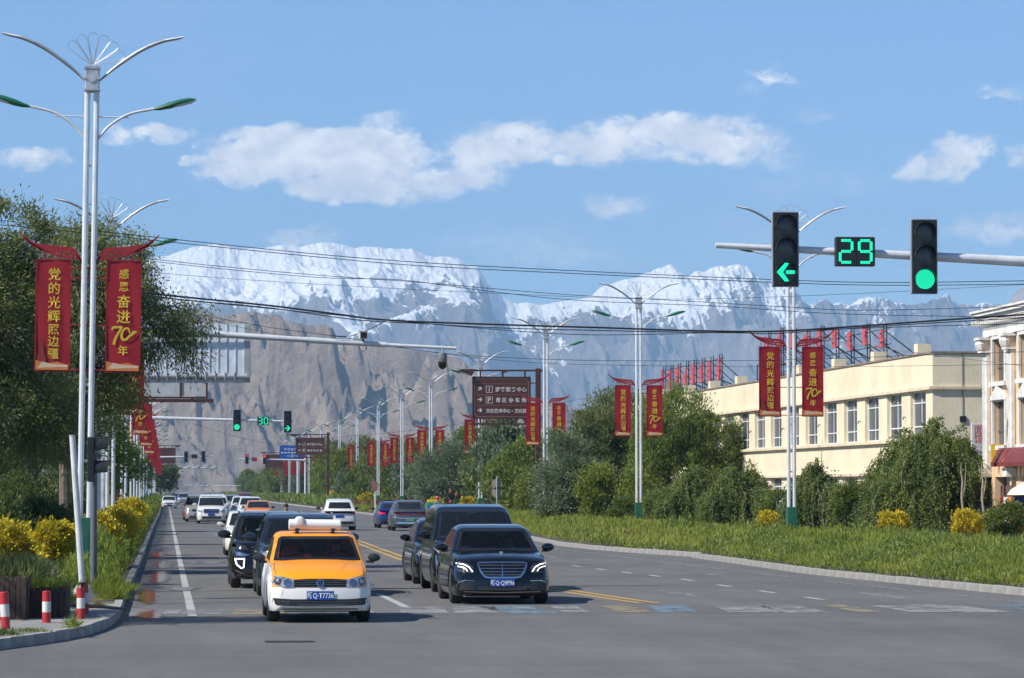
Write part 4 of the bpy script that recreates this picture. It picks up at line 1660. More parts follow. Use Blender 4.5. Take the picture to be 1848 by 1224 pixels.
# pedestrian signal, its post, and the leaning white post
D = 67.8
g = thing('leaning_post', 'leaning pale grey post at the corner beside the green lamp base', 'post', (XG(153, D), D, .13))
top = Vector((XG(132, D) - XG(153, D), 0, Zat(787, D) - .13))
mb = MB()
mb.tube([(0, 0, 0), top * .5, top], [.062, .060, .056], 14)
mb.build('post', mat('pale_post', (.55, .56, .56), .4, dirt=.3), g)
mb = MB()
mb.tube([top - Vector((.0, 0, .02)), top + Vector((-.001, 0, .012))], .06, 14)
mb.build('cap', M_GALV, g)
D = 71
g = thing('pedestrian_signal', 'black pedestrian signal seen from the side with two deep visors', 'traffic light', (XG(171, D), D, .13))
mb = MB()
mb.tube([(0, 0, 0), (0, 0, Zat(795, D))], .065, 12)
mb.build('post', mat('dark_grey_post', (.10, .11, .12), .5), g)
z0, z1 = Zat(870, D) - .13, Zat(790, D) - .13
mb = MB()
mb.box(-.13, .02, -.36, -.10, z0, z1, bev=.02)
mb.box(-.10, .06, -.11, .0, z0 + .2, z0 + .3)
hb = mb.build('housing', M_BLACK, g)
for zc in (z1 - .20, z0 + .22):
    mb = MB()
    pts = [(.19 * math.cos(R(-15 + q * 17.5)), .19 * math.sin(R(-15 + q * 17.5))) for q in range(13)]
    for a, b_ in zip(pts, pts[1:]):
        mb.quad((.02, -.23 + a[0] * .7, zc + a[1]), (.02, -.23 + b_[0] * .7, zc + b_[1]), (.27 + .07 * (b_[1] > .1), -.23 + b_[0] * .7, zc + b_[1] + .02), (.27 + .07 * (a[1] > .1), -.23 + a[0] * .7, zc + a[1] + .02))
    link('visor', mb.mesh('visor', M_BLACK), hb)
    mb = MB()
    mb.lathe([(.15, .022), (.1, .04), (.001, .05)], 16, axis='X', org=(0, -.23, zc))
    link('lens', mb.mesh('lens', M_SLATE), hb)

# bollards
M_BR = mat('bollard_red', (0.42, 0.02, 0.025), 0.45, var=.15, dirt=.4)
M_BW = mat('bollard_white', (0.60, 0.60, 0.57), 0.5, var=.1, dirt=.4)
for i, (px, py, h, lab, tl) in enumerate(((16, 1150, .54, 'red and white bollard leaning beside the planter, leftmost of four', -.06), (88, 1138, .48, 'red and white bollard standing alone in front of the wooden planter', 0), (149, 1131, .49, 'red and white bollard in front of the leaning post, rightmost but one', .03), (156, 1122, .52, 'red and white bollard half hidden behind its twin by the leaning post', .02))):
    D = DG(py) + .3
    g = thing('bollard', lab, 'bollard', (XG(px, D), D, .131), group='red and white bollards on the corner')
    g.rotation_euler = (0, tl, i)
    for k in range(3):
        mb = MB()
        a, b_ = h * k / 3, h * (k + 1) / 3
        mb.lathe([(.066, a), (.066, b_)] if k < 2 else [(.066, a), (.066, b_ - .01), (.058, b_)], 20)
        mb.build('white_band' if k == 1 else 'red_band', M_BW if k == 1 else M_BR, g)
D = 63.8
g = MB().lathe([(.06, .0), (.10, .02), (.155, .08), (.178, .17), (.165, .26), (.12, .32), (.06, .35), (.004, .358)], 28).build('stone_ball', mat('ball_concrete', (.46, .43, .38), .7, bump=.2, bscale=20, dirt=.2), None, (XG(153, D), D, .15))
props(g, 'pale concrete ball bollard just behind the leaning post', 'bollard')

# planter boxes made of upright boards
M_WOODP = mat('dark_stained_wood', (0.055, 0.032, 0.024), 0.75, var=.35, vscale=4, bump=.4, bscale=30)


def planter(X0, X1, D0, D1, h, lab):
    g = thing('planter_box', lab, 'planter', (X0, D0, .131))
    w = X1 - X0
    n_ = int(w / .085)
    for k in range(n_):
        mb = MB()
        x = w * k / n_
        hh = h + random.uniform(-.02, .02)
        mb.box(x + .004, x + w / n_ - .004, -.012, .012, 0, hh, bev=.004)
        mb.build('board', M_WOODP, g)
    dp = D1 - D0
    n2 = int(dp / .12)
    for k in range(n2):
        mb = MB()
        y = dp * k / n2
        mb.box(w, w + .022, y + .02, y + dp / n2, 0, h + random.uniform(-.02, .02))
        mb.build('board', M_WOODP, g)
    mb = MB()
    mb.box(.02, w - .01, .03, dp, 0, h - .10)
    mb.build('soil', M_SOIL, g)
    return g


planter(-3.7, XG(52, 56.5), 56.6, 57.9, .66, 'taller dark wooden planter box at the left edge behind the bollards')
planter(XG(54, 57.2), XG(119, 57.2), 57.4, 60.0, .48, 'lower dark wooden planter box between two red and white bollards')
PLANTS = [(XG(24, 57.3), 57.3, .66), (XG(85, 58.5), 58.5, .48)]
mb = MB()
mb.tube([(0, 0, .10), (.5, .1, .07), (.95, -.2, .04)], [.035, .03, .02], 7)
mb.tube([(.3, .05, .1), (.6, .5, .05)], [.02, .01], 6)
g = mb.build('fallen_branch', mat('dead_wood', (.16, .13, .10), .9), None, (XG(130, 60.5), 60.5, .131))
props(g, 'grey dead branch lying on the pavement behind the bollards', 'branch')
# ------------------------------------------------------------------ overhead cables
M_CABLE = mat('black_cable', (0.012, 0.012, 0.014), 0.5)
M_CABG = mat('grey_cable', (0.30, 0.31, 0.32), 0.5)
CAB = [
    ('uppermost thin black cable passing over the snow peak', 'c', .011, 96, [(-60, 392), (60, 404), (240, 424), (543, 456), (760, 474), (1040, 489), (1400, 505), (1600, 510), (1848, 507), (2000, 504)]),
    ('black cable close below the uppermost one', 'c', .011, 96.6, [(-60, 402), (60, 411), (240, 430), (543, 461), (760, 480), (1040, 494), (1400, 510), (1600, 515), (1848, 513), (2000, 511)]),
    ('thin cable starting behind the left lamp tip', 'c', .009, 98, [(100, 440), (278, 468), (540, 494), (760, 510), (900, 522), (1040, 533), (1230, 543), (1400, 553), (1560, 560), (1848, 553), (2000, 550)]),
    ('thin cable sagging above the lower snow flank', 'c', .009, 98.5, [(100, 446), (278, 472), (560, 500), (720, 505), (860, 523), (1040, 542), (1300, 553), (1500, 566), (1780, 572), (2000, 574)]),
    ('hair-thin cable across the middle of the snow mountain', 'c', .006, 99.5, [(180, 480), (290, 493), (520, 510), (860, 528), (1200, 540), (1500, 532), (1848, 514), (2000, 506)]),
    ('thick black bundle of cables crossing the whole view', 'c', .026, 94, [(120, 505), (240, 525), (320, 535), (480, 551), (600, 566), (700, 578), (900, 586), (1100, 592), (1250, 597), (1400, 598), (1560, 588), (1700, 578), (1848, 568), (2000, 560)]),
    ('black cable twisting along under the thick bundle', 'c', .014, 94.4, [(120, 512), (320, 540), (480, 555), (640, 577), (760, 584), (900, 592), (1100, 597), (1250, 600), (1340, 601), (1400, 602), (1560, 591), (1700, 582), (1848, 574), (2000, 566)]),
    ('thin dark cable crossing below the thick bundle', 'c', .010, 95, [(240, 533), (640, 572), (860, 592), (1040, 604), (1200, 603), (1300, 600), (1480, 595), (1700, 588), (1848, 584), (2000, 580)]),
    ('low thin cable over the brown hill and roof signs', 'c', .008, 101, [(200, 535), (330, 562), (480, 590), (620, 609), (760, 633), (900, 645), (1100, 651), (1400, 650), (1700, 640), (2000, 630)]),
    ('lowest thin cable above the brown sign', 'c', .006, 103, [(300, 560), (480, 600), (640, 618), (700, 625), (900, 650), (1100, 659), (1500, 662), (2000, 655)]),
    ('pale grey cable running down from the right lamp to the ornate building', 'g', .014, 119, [(1428, 598), (1500, 615), (1600, 630), (1700, 642), (1848, 660), (2000, 668)]),
    ('short black cable rising from the thick bundle to the box camera', 'c', .012, 99.9, [(600, 606), (630, 607), (660, 597), (696, 580)]),
    ('long thin cable over the far end of the avenue', 'c', .012, 300, [(250, 735), (480, 800), (600, 790), (800, 770), (1000, 730), (1150, 700)]),
]
for lab, c_, r_, D, pts in CAB:
    P = smoothpts([W(px, py, D) for px, py in pts], 5)
    o = MB().tube(P, r_ * .95, 5).build('overhead_cable', M_CABLE if c_ == 'c' else M_CABG)
    props(o, lab, 'cable')
# ================================================================== vegetation
M_BARK = mat('bark', (0.16, 0.13, 0.10), 0.95, var=.3, vscale=6, bump=.5, bscale=20)
M_BARKP = mat('pale_bark', (0.32, 0.27, 0.21), 0.9, var=.25, vscale=6, bump=.4, bscale=20)
L_OLIVE = leaf_mat('olive_willow_leaf', [(0.056, 0.075, 0.027), (0.119, 0.144, 0.050), (0.194, 0.213, 0.075), (0.263, 0.263, 0.112)])
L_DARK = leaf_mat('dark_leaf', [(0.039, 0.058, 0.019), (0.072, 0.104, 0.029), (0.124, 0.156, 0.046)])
L_GREEN = leaf_mat('green_leaf', [(0.079, 0.115, 0.023), (0.150, 0.203, 0.037), (0.236, 0.270, 0.052)])
L_LIME = leaf_mat('lime_leaf', [(0.096, 0.130, 0.017), (0.165, 0.208, 0.028), (0.262, 0.273, 0.033)])
L_SILV = leaf_mat('silvery_leaf', [(0.081, 0.119, 0.069), (0.150, 0.194, 0.125), (0.237, 0.275, 0.188)])
L_YEL = leaf_mat('yellow_leaf', [(0.260, 0.220, 0.012), (0.550, 0.420, 0.015), (0.740, 0.580, 0.025), (0.800, 0.680, 0.050)], trans=.3)
L_WEEP = leaf_mat('pagoda_tree_leaf', [(0.043, 0.068, 0.016), (0.093, 0.135, 0.029), (0.172, 0.209, 0.046), (0.272, 0.284, 0.080)])
L_GRASS = leaf_mat('grass_blade', [(0.102, 0.144, 0.020), (0.178, 0.234, 0.029), (0.267, 0.300, 0.041), (0.382, 0.348, 0.071)], trans=.4)
L_HEDGE = leaf_mat('hedge_leaf', [(0.080, 0.125, 0.016), (0.159, 0.213, 0.026), (0.265, 0.288, 0.037)], trans=.4)
L_RED = leaf_mat('reddish_leaf', [(0.120, 0.050, 0.020), (0.200, 0.090, 0.040), (0.120, 0.100, 0.020)])
L_FLOWER = leaf_mat('yellow_flower', [(0.500, 0.360, 0.010), (0.650, 0.480, 0.020)])


def unit(v):
    return v / np.maximum(1e-9, np.linalg.norm(v, axis=1, keepdims=True))


def leafgeo(P, L, w, dirs, jit=0.5):
    n = len(P)
    d = unit(dirs + rng.normal(0, jit, (n, 3)))
    r = rng.normal(0, 1, (n, 3))
    s = unit(np.cross(d, r))
    L = (L * rng.uniform(.6, 1.3, n))[:, None]
    w = (w * rng.uniform(.7, 1.3, n))[:, None]
    bend = rng.normal(0, .12, (n, 3)) * L
    co = np.stack([P, P + d * L * .45 + s * w, P + d * L + bend, P + d * L * .45 - s * w], 1).reshape(-1, 3)
    f = np.arange(4 * n).reshape(-1, 4)
    return co, f


def crown_points(ells, nclump, nleaf, rc, shell=.55):
    """ells: (cx,cy,cz,rx,ry,rz); returns leaf points, outward directions, clump centres"""
    ells = np.array(ells, float)
    vol = np.prod(ells[:, 3:], 1) ** .8
    idx = rng.choice(len(ells), nclump, p=vol / vol.sum())
    u = unit(rng.normal(0, 1, (nclump, 3)))
    rad = rng.uniform(shell, 1.0, nclump)[:, None] ** .7
    E = ells[idx]
    C = E[:, :3] + u * rad * E[:, 3:]
    k = rng.integers(0, nclump, nleaf)
    sz = rng.uniform(.5, 1.25, nclump)
    off = rng.normal(0, 1, (nleaf, 3)) * (rc * sz[k])[:, None]
    off[:, 2] *= .8
    P = C[k] + off
    out = unit((P - E[k][:, :3]) / E[k][:, 3:])
    return P, out, C


def limbs(mb, base, top, C, n, r, seg=5):
    """trunk plus branches that fork towards clump centres"""
    base, top = Vector(base), Vector(top)
    mid = base.lerp(top, .5) + Vector((random.uniform(-.1, .1), 0, 0)) * (top - base).length * .15
    tr = smoothpts([base, mid, top], 5)
    m_ = len(tr)
    mb.tube(tr, [r * (1 - .55 * i / (m_ - 1)) for i in range(m_)], 9)
    for i in range(n):
        c = Vector(C[random.randrange(len(C))])
        t = random.uniform(.45, 1.0)
        s = base.lerp(top, t)
        mid = s.lerp(c, .5) + Vector((0, 0, (c - s).length * random.uniform(-.05, .15)))
        rr = r * .38 * random.uniform(.5, 1)
        mb.tube(smoothpts([s, mid, c], 3), [rr, rr * .85, rr * .7, rr * .55, rr * .42, rr * .3, rr * .12][:7], seg, caps=False)


def tree(name, label, X, D, ells, leafm, L, w, nclump, nleaf, rc, trunk_r=.16, nl=26, mode='out', bark=None, group=None, th=None, trunk_x=0.0, shell=.55):
    """ells relative to the trunk's foot"""
    g = thing(name, label, 'tree', (X, D, .12), group=group)
    P, out, C = crown_points(ells, nclump, nleaf, rc, shell)
    if mode == 'out':
        dirs = out + np.array([0, 0, .15])
    elif mode == 'droop':
        dirs = out * .5 + np.array([0, 0, -.9])
    else:
        dirs = out * .5 + np.array([0, 0, 1.0])
    keep = P[:, 2] > .25
    co, f = leafgeo(P[keep], L, w, dirs[keep])
    link('crown', np_mesh('crown', co, f, leafm), g)
    mb = MB()
    zc = th if th else max(e[2] for e in ells)
    limbs(mb, (trunk_x, 0, 0), (trunk_x * .6, 0, zc), C, nl, trunk_r)
    mb.build('trunk', bark or M_BARK, g)
    return g


def pxell(D, X0, lst):
    """(px, py, rpx, rpy[, depth m]) -> ellipsoids in metres relative to X0"""
    s = D / F_PX
    out = []
    for e in lst:
        cx, cz = (e[0] - 300) * s - X0, EYE + (884 - e[1]) * s - .12
        rx, rz = e[2] * s, e[3] * s
        out.append((cx, e[5] if len(e) > 5 else 0, cz, rx, (e[4] if len(e) > 4 else rx), rz))
    return out


# rounded yellow shrubs
def shrub(name, label, X, D, r, zc, m, n, L=.07, w=.022, stems=3, rz=None, group=None, up=.5):
    g = thing(name, label, 'shrub', (X, D, .12), group=group)
    rz = rz or r * .85
    P, out, C = crown_points([(0, 0, zc, r, r, rz)], int(40 + 20 * r), n, r * .16, .45)
    co, f = leafgeo(P, L, w, out + np.array([0, 0, up]), .6)
    link('foliage', np_mesh('foliage', co, f, m), g)
    for k in range(stems):
        mb = MB()
        a = random.uniform(0, 6.28)
        mb.tube(smoothpts([(math.cos(a) * .06, math.sin(a) * .06, 0), (math.cos(a) * .1, 0, zc * .45), (math.cos(a) * r * .35, math.sin(a) * r * .3, zc)], 3), [.028, .026, .024, .02, .016, .012, .006], 6)
        mb.build('stem', M_BARKP, g)
    return g


# big olive willows on the left
D = 92
X0 = -4.9
tree('willow_tree', 'big olive willow at the left edge behind the first banner', X0, D, pxell(D, X0, [(-5, 470, 55, 110), (-70, 560, 150, 210), (20, 590, 80, 130), (20, 730, 110, 100), (60, 420, 40, 50), (100, 790, 80, 55)]), L_OLIVE, .13, .018, 420, 78000, .26, .2, 70, 'out', shell=.3)
D = 98
X0 = -2.7
tree('willow_tree', 'olive willow with hanging twigs between the first lamp and the ribbed sign', X0, D, pxell(D, X0, [(150, 470, 75, 75, 1.6), (215, 510, 80, 90, 1.8), (120, 580, 110, 120, 2), (250, 600, 85, 80, 1.5), (325, 585, 42, 55, 1.0), (120, 720, 90, 80, 1.8), (335, 650, 25, 50, .6), (210, 690, 60, 50, 1.2)]), L_OLIVE, .13, .017, 400, 60000, .27, .17, 80, 'droop', shell=.3)
D = 112
X0 = -4.0
tree('willow_tree', 'darker willow low behind the yellow shrubs and first lamp', X0, D, pxell(D, X0, [(40, 760, 90, 90, 2), (130, 790, 70, 60, 2), (-60, 700, 100, 150, 2), (180, 730, 50, 60, 1)]), L_DARK, .14, .02, 200, 30000, .3, .14, 36, 'out', shell=.2)
# slim pale trunks under it
for i, (px, D, h, lb) in enumerate(((103, 128, 3.2, 'slim pale trunked sapling, leftmost under the willows'), (114, 131, 2.9, 'slim grey sapling in the middle of three under the willows'), (123, 126, 2.7, 'slim bent sapling nearest the pedestrian signal'), (46, 133, 2.8, 'slim sapling near the left edge under the dark willow'))):
    X0 = XG(px, D)
    tree('sapling', lb, X0, D, [(0, 0, h, .6, .6, .5)], L_DARK, .12, .02, 20, 1400, .2, .055, 6, 'out', M_BARKP, th=h)
# a street tree just beyond the left edge, whose shade lies on the corner
tree('willow_tree', 'street willow standing left of the frame by the corner', -8.6, 56.5, [(0, 0, 6.2, 2.4, 2.0, 2.2), (.8, .5, 7.8, 1.7, 1.4, 1.3)], L_OLIVE, .2, .03, 90, 12000, .35, .2, 20, 'out')

# dense dark shrubs standing behind the yellow ones
for i, (X, D, r, zc, lb) in enumerate(((-4.6, 88, 1.1, 1.0, 'dense dark shrub right behind the yellow shrubs at the left edge'), (-3.1, 93, .9, .9, 'dense dark shrub behind the leaning post'), (-6.3, 104, 1.5, 1.6, 'tall dark shrub under the big olive willow'), (-4.4, 110, 1.2, 1.4, 'tall dark shrub between the pale saplings'), (-7.5, 120, 1.8, 2.0, 'broad dark shrub at the far left under the willows'), (-5.6, 124, 1.4, 1.9, 'broad dark shrub behind the pale saplings'), (-3.4, 138, 1.0, 1.3, 'dark shrub behind the pedestrian signal'), (-9.0, 112, 1.6, 1.8, 'dark shrub cut by the left edge'), (-4.6, 160, 1.3, 1.6, 'dark shrub beside the grey kiosk'))):
    shrub('dark_shrub', lb, X, D, r, zc, L_DARK, 9000, .13, .03, 2, r * .95, 'dark shrubs on the left verge')

# far left dark tree closing the verge
D = 610
X0 = XG(306, D)
tree('street_tree', 'dark tree at the far end of the left verge beside the road', X0 - 1.5, D, [(0, 0, 4.2, 2.6, 2, 2.6), (1.2, 0, 2.6, 1.3, 1.5, 2.0)], L_DARK, .5, .1, 50, 4500, .5, .2, 8)
LT = [('small green street tree behind the %s left lamp' % ORD[i], -3.7 - .3 * (i % 3), 140 + i * 46) for i in range(1, 9)]
LT += [('small leafy tree squeezed among the left posts, %s from the crossing' % ORD[i], -2.75, 141 + i * 43) for i in range(7)]
base_t = None
for lb, X, D in LT:
    if base_t is None:
        base_t = tree('street_tree', lb, X, D, [(0, 0, 3.7, 1.2, 1.2, 1.3), (.3, 0, 4.6, .8, .9, .9), (-.4, .2, 2.9, .9, .9, .8)], L_GREEN, .22, .05, 60, 6500, .25, .1, 12, group='small street trees on the left verge')
        continue
    c = clone(base_t)
    c.location = (X, D, .12)
    c.rotation_euler = (0, 0, D)
    c.scale = [random.uniform(.85, 1.15)] * 3
    c['label'] = lb


for px, py, D, r, lb in ((1420, 925, 134, .8, 'loose green shrub between two weeping trees behind the nearest right lamp'), (1548, 915, 129, .9, 'loose green shrub at the left foot of the largest weeping tree'), (1600, 900, 133, 1.1, 'tall green shrub half behind the largest weeping tree'), (1310, 920, 150, .9, 'green shrub filling the gap between low weeping trees'), (1200, 915, 160, .9, 'green shrub right of the second right lamp'), (1835, 940, 116, .6, 'bluish green spiky shrub at the right edge'), (1130, 925, 168, .7, 'low green shrub by the second right lamp base'), (1010, 925, 185, .8, 'low green shrub at the foot of the brown sign pole')):
    shrub('green_shrub', lb, XG(px, D), D, r, max(r * .75, Zat(py, D) - .12), L_WEEP, 6500, .11, .026, 2, r, 'green shrubs on the right verge', -.1)
YS = [(28, 978, 78.5, .50, 2, 'round yellow shrub at the left edge above the tall planter'), (104, 975, 77, .44, 3, 'round yellow shrub with thin stems just left of the leaning post'), (178, 965, 82, .52, 3, 'yellow shrub right of the first lamp post'), (-25, 965, 80, .5, 2, 'yellow shrub cut by the left edge'), (215, 950, 96, .55, 2, 'yellow shrub against the thick dark sign pole'), (235, 930, 118, .6, 2, 'small yellow shrub farthest along the left hedge')]
for px, py, D, r, st, lb in YS:
    X = XG(px, D)
    shrub('yellow_shrub', lb, X, D, r, Zat(py, D) - .12, L_YEL, 6500, .075, .024, st, group='yellow shrubs on the left verge')
YR = [(1393, 943, 126, .42, 'small round yellow shrub left of the nearest right lamp'), (1113, 932, 172, .40, 'yellow shrub beside the second right lamp base'), (1622, 945, 121, .48, 'round yellow shrub in front of the big weeping tree'), (1762, 950, 118, .55, 'broad yellow shrub, left of the pair at right edge'), (1800, 952, 119, .50, 'broad yellow shrub, right of the pair at right edge'), (842, 909, 243, .5, 'yellow shrub left of the fourth right lamp base'), (915, 911, 236, .5, 'yellow shrub right of the fourth right lamp base'), (1870, 955, 116, .5, 'yellow shrub cut off beyond the right edge'), (660, 905, 372, .9, 'far yellow shrub by the seventh right lamp'), (600, 902, 430, 1.0, 'farthest yellow shrub by the ninth right lamp'), (785, 909, 280, .5, 'low yellow shrub behind the black minivan roof')]
for px, py, D, r, lb in YR:
    X = XG(px, D)
    shrub('yellow_shrub', lb, X, D, r, max(r * .7, Zat(py, D) - .12), L_YEL, 4500 if D < 200 else 2200, .08 * max(1, D / 160), .026 * max(1, D / 160), 2, group='yellow shrubs on the right verge')


# weeping pagoda trees
def weeping(label, X, D, r, H, ns, name='weeping_tree', dead=0, low=.3):
    g = thing(name, label, 'tree', (X, D, .12), group='weeping trees on the right verge')
    Ps, Ds, Cs = [], [], []
    twig = MB()
    for i in range(ns):
        a = random.uniform(0, 2 * PI)
        rr = r * math.sqrt(random.uniform(.02, 1.0)) * random.uniform(.85, 1.05) * (1 + .17 * math.sin(3 * a + X) + .10 * math.sin(7 * a + D))
        nz_ = mnoise.noise(Vector((math.cos(a) * rr * .9 + X, math.sin(a) * rr * .9 + D, 0)))
        topz = H * (1 - .42 * (rr / r) ** 1.7) * random.uniform(.80, 1.04) * (1 + .38 * nz_)
        r0 = rr * random.uniform(.35, .7)
        z0 = topz * random.uniform(.92, 1.0)
        end = random.uniform(low, topz * .62) if random.random() < .55 else random.uniform(topz * .45, topz * .8)
        k = max(8, int((topz - end + (rr - r0)) / .035))
        t = np.linspace(0, 1, k)
        # out along an arc, then down
        q = np.clip(t * 2.6, 0, 1)
        rad = r0 + (rr - r0) * np.sin(q * np.pi / 2)
        z = z0 + .10 * np.sin(q * np.pi) - (topz - end) * np.clip((t - .22) / .78, 0, 1) ** 1.15
        aa = a + np.cumsum(rng.normal(0, .012, k))
        pts = np.stack([rad * np.cos(aa), rad * np.sin(aa), z], 1) + rng.normal(0, .025, (k, 3))
        Ps.append(pts)
        dv = np.stack([np.cos(aa) * .5, np.sin(aa) * .5, np.full(k, -1.0)], 1)
        Ds.append(dv)
        if i < 60 + dead:
            twig.tube([tuple(p) for p in pts[::max(1, k // 7)]], .012 if i < 60 else .009, 4, caps=False)
    P = np.concatenate(Ps)
    Dv = np.concatenate(Ds)
    P = np.repeat(P, 2, 0) + rng.normal(0, .035, (len(P) * 2, 3))
    Dv = np.repeat(Dv, 2, 0)
    co, f = leafgeo(P, .085, .022, Dv, .45)
    link('crown', np_mesh('crown', co, f, L_WEEP), g)
    twig.build('pale_twigs', M_BARKP, g)['kind'] = 'stuff'
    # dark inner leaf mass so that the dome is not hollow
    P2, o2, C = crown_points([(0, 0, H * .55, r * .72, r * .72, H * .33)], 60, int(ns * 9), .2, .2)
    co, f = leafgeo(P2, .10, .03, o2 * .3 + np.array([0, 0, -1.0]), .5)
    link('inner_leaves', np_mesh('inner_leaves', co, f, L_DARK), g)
    mb = MB()
    limbs(mb, (0, 0, 0), (.05, 0, H * .8), C, 16, .11)
    mb.build('trunk', M_BARK, g)
    return g


weeping('large domed weeping tree before the cream wall, tallest of its kind', XG(1688, 127), 127, 2.5, Zat(772, 127) - .1, 950, dead=20)
weeping('dark weeping tree leaning against the largest one, by the noodle sign', XG(1785, 129.5), 129.5, 1.4, Zat(795, 129) - .1, 520)
weeping('small weeping tree with grey dead twigs right of the nearest right lamp', XG(1490, 131), 131, 1.45, Zat(838, 131) - .1, 560, dead=140)
weeping('low weeping tree left of the nearest right lamp, rounded and dark', XG(1340, 146), 146, 1.5, Zat(838, 146) - .1, 620)
weeping('low weeping tree touching the round willow, farthest of its kind', XG(1250, 158), 158, 1.55, Zat(850, 158) - .1, 560)

# willows and others of the right verge
D = 190
X0 = XG(1250, D)
tree('round_willow', 'tall rounded willow left of the cream building', X0, D, pxell(D, X0, [(1230, 765, 68, 68, 2.2), (1290, 800, 52, 62, 2), (1190, 790, 55, 75, 2), (1250, 850, 80, 60, 2.4), (1320, 840, 24, 45, 1.5), (1170, 860, 50, 50, 2)]), L_GREEN, .18, .03, 420, 46000, .26, .2, 30, 'up', shell=.35)
D = 200
X0 = XG(1110, D)
tree('round_willow', 'olive willow behind the second right lamp', X0, D, pxell(D, X0, [(1125, 762, 80, 66, 2.4), (1080, 790, 60, 60, 2), (1150, 840, 60, 70, 2), (1060, 860, 70, 60, 2.2)]), L_OLIVE, .2, .034, 360, 36000, .28, .2, 26, 'up', shell=.35)
D = 185
X0 = XG(1030, D)
tree('silvery_tree', 'silvery green bush tree behind the brown sign pole', X0, D, pxell(D, X0, [(1020, 850, 55, 80, 1.8), (1050, 870, 45, 55, 1.6), (1000, 895, 45, 42, 1.5)]), L_SILV, .16, .035, 220, 20000, .26, .14, 20, 'out', shell=.35)
for px, py, rp, D, lb in ((1077, 885, 34, 172, 'lime green young tree left of the second right lamp'), (1145, 900, 24, 171, 'small green young tree right behind the second right lamp'), (960, 890, 34, 215, 'light green tree left of the brown sign pole'), (940, 862, 40, 235, 'pale green tree between third and fourth right lamps')):
    X0 = XG(px, D)
    tree('young_tree', lb, X0, D, pxell(D, X0, [(px, py, rp, 44, 1.1), (px + 6, py - 25, rp * .6, 24, .8)]), L_LIME, .14, .035, 90, 8000, .2, .07, 12, 'up', M_BARKP, shell=.3)
# thin trunks of the shelter rows
for i, (px, D, lb) in enumerate(((1150, 176, 'thin pale trunk just right of the second right lamp'), (1135, 178, 'thin dark trunk left of two others by the second right lamp'), (1755, 119.6, 'bare forked sapling behind the yellow shrubs, left of the two'), (1793, 119.8, 'bare forked sapling with low green shoots, right of the two'))):
    g = thing('bare_sapling', lb, 'tree', (XG(px, D), D, .12))
    mb = MB()
    h = 2.9 if i > 1 else 1.7
    mb.tube(smoothpts([(0, 0, 0), (.03, 0, h * .3), (-.06, 0, h * .6), (-.03, 0, h * .8)], 4), [.05, .05, .045, .045, .042, .04, .04, .038, .035, .034, .032, .03, .028], 7)
    mb.tube(smoothpts([(-.05, 0, h * .62), (.05, 0, h * .75), (.08, .02, h)], 3), [.03, .028, .024, .02, .015, .012, .006], 6)
    mb.tube(smoothpts([(-.03, 0, h * .8), (-.08, .0, h * .9), (-.07, 0, h * 1.02)], 3), [.028, .024, .022, .018, .014, .01, .005], 6)
    mb.build('trunk', M_BARKP, g)
    if i == 3:
        P = rng.uniform([-.7, -.2, 1.0], [.75, .2, 1.35], (260, 3))
        co, f = leafgeo(P, .10, .03, np.tile(np.array([[1.0, 0, .1]]), (260, 1)), .8)
        link('leaves', np_mesh('leaves', co, f, L_LIME), g)
D = 290
X0 = XG(812, D)
tree('round_willow', 'broad domed grey-green willow behind the grey car, between the fourth and fifth right lamps', X0, D, pxell(D, X0, [(812, 855, 70, 50, 3), (780, 870, 48, 36, 2.4), (850, 868, 46, 36, 2.4), (822, 825, 40, 26, 2)]), L_SILV, .22, .045, 260, 26000, .34, .2, 20, 'out', shell=.4)['label'] = 'broad domed grey-green willow between the fourth and fifth right lamps'
# long rows receding: a few prototypes copied
protos = []
kinds = [('green', L_GREEN), ('olive', L_OLIVE), ('lime', L_LIME), ('silvery', L_SILV)]
for kn, lm in kinds:
    g = tree('verge_tree', 'x', 0, 0, [(0, 0, 3.2, 2.0, 2.0, 2.0), (.8, .3, 4.6, 1.2, 1.2, 1.3), (-1.0, -.3, 2.6, 1.4, 1.4, 1.5), (0.4, -.8, 1.8, 1.6, 1.2, 1.3)], lm, .3, .07, 90, 9000, .36, .13, 10, 'up', group='trees along the right verge')
    protos.append((kn, g))
used = set()
cnt_ = {}
row = []
for D in range(225, 1150, 15):
    if D > 500 and D % 2:
        continue
    row.append((XG(0, 1) * 0 + 23.4 + 2.2 * math.sin(D * 1.7), D))
for D in range(260, 1100, 26):
    row.append((28.5 + 2.0 * math.sin(D * .9), D + 7))
nth = 0
row.sort(key=lambda q: q[1])
for i, (X, D) in enumerate(row):
    if 275 < D < 305 and X < 27:
        continue
    kn, pr = protos[(i * 7 + i // 3) % 4]
    if kn not in used:
        used.add(kn)
        c = pr
    else:
        c = clone(pr)
    sc_ = random.uniform(.85, 1.25) * (1.1 if X > 27 else .95)
    c.scale = (sc_, sc_, sc_ * random.uniform(.9, 1.2))
    c.location = (X, D, .12)
    c.rotation_euler = (0, 0, i * 1.3)
    px = int(300 + F_PX * X / D)
    near = min(range(len(RX)), key=lambda k: abs(RX[k][1] - D))
    lab_ = '%s verge tree %s the %s right lamp, %s row' % (kn, 'just before' if D < RX[near][1] else 'just beyond', ORD[near], 'back' if X > 27 else 'front')
    cnt_[lab_] = cnt_.get(lab_, 0) + 1
    c['label'] = lab_ if cnt_[lab_] == 1 else lab_ + ', the %s of several' % ORD[cnt_[lab_] - 1]
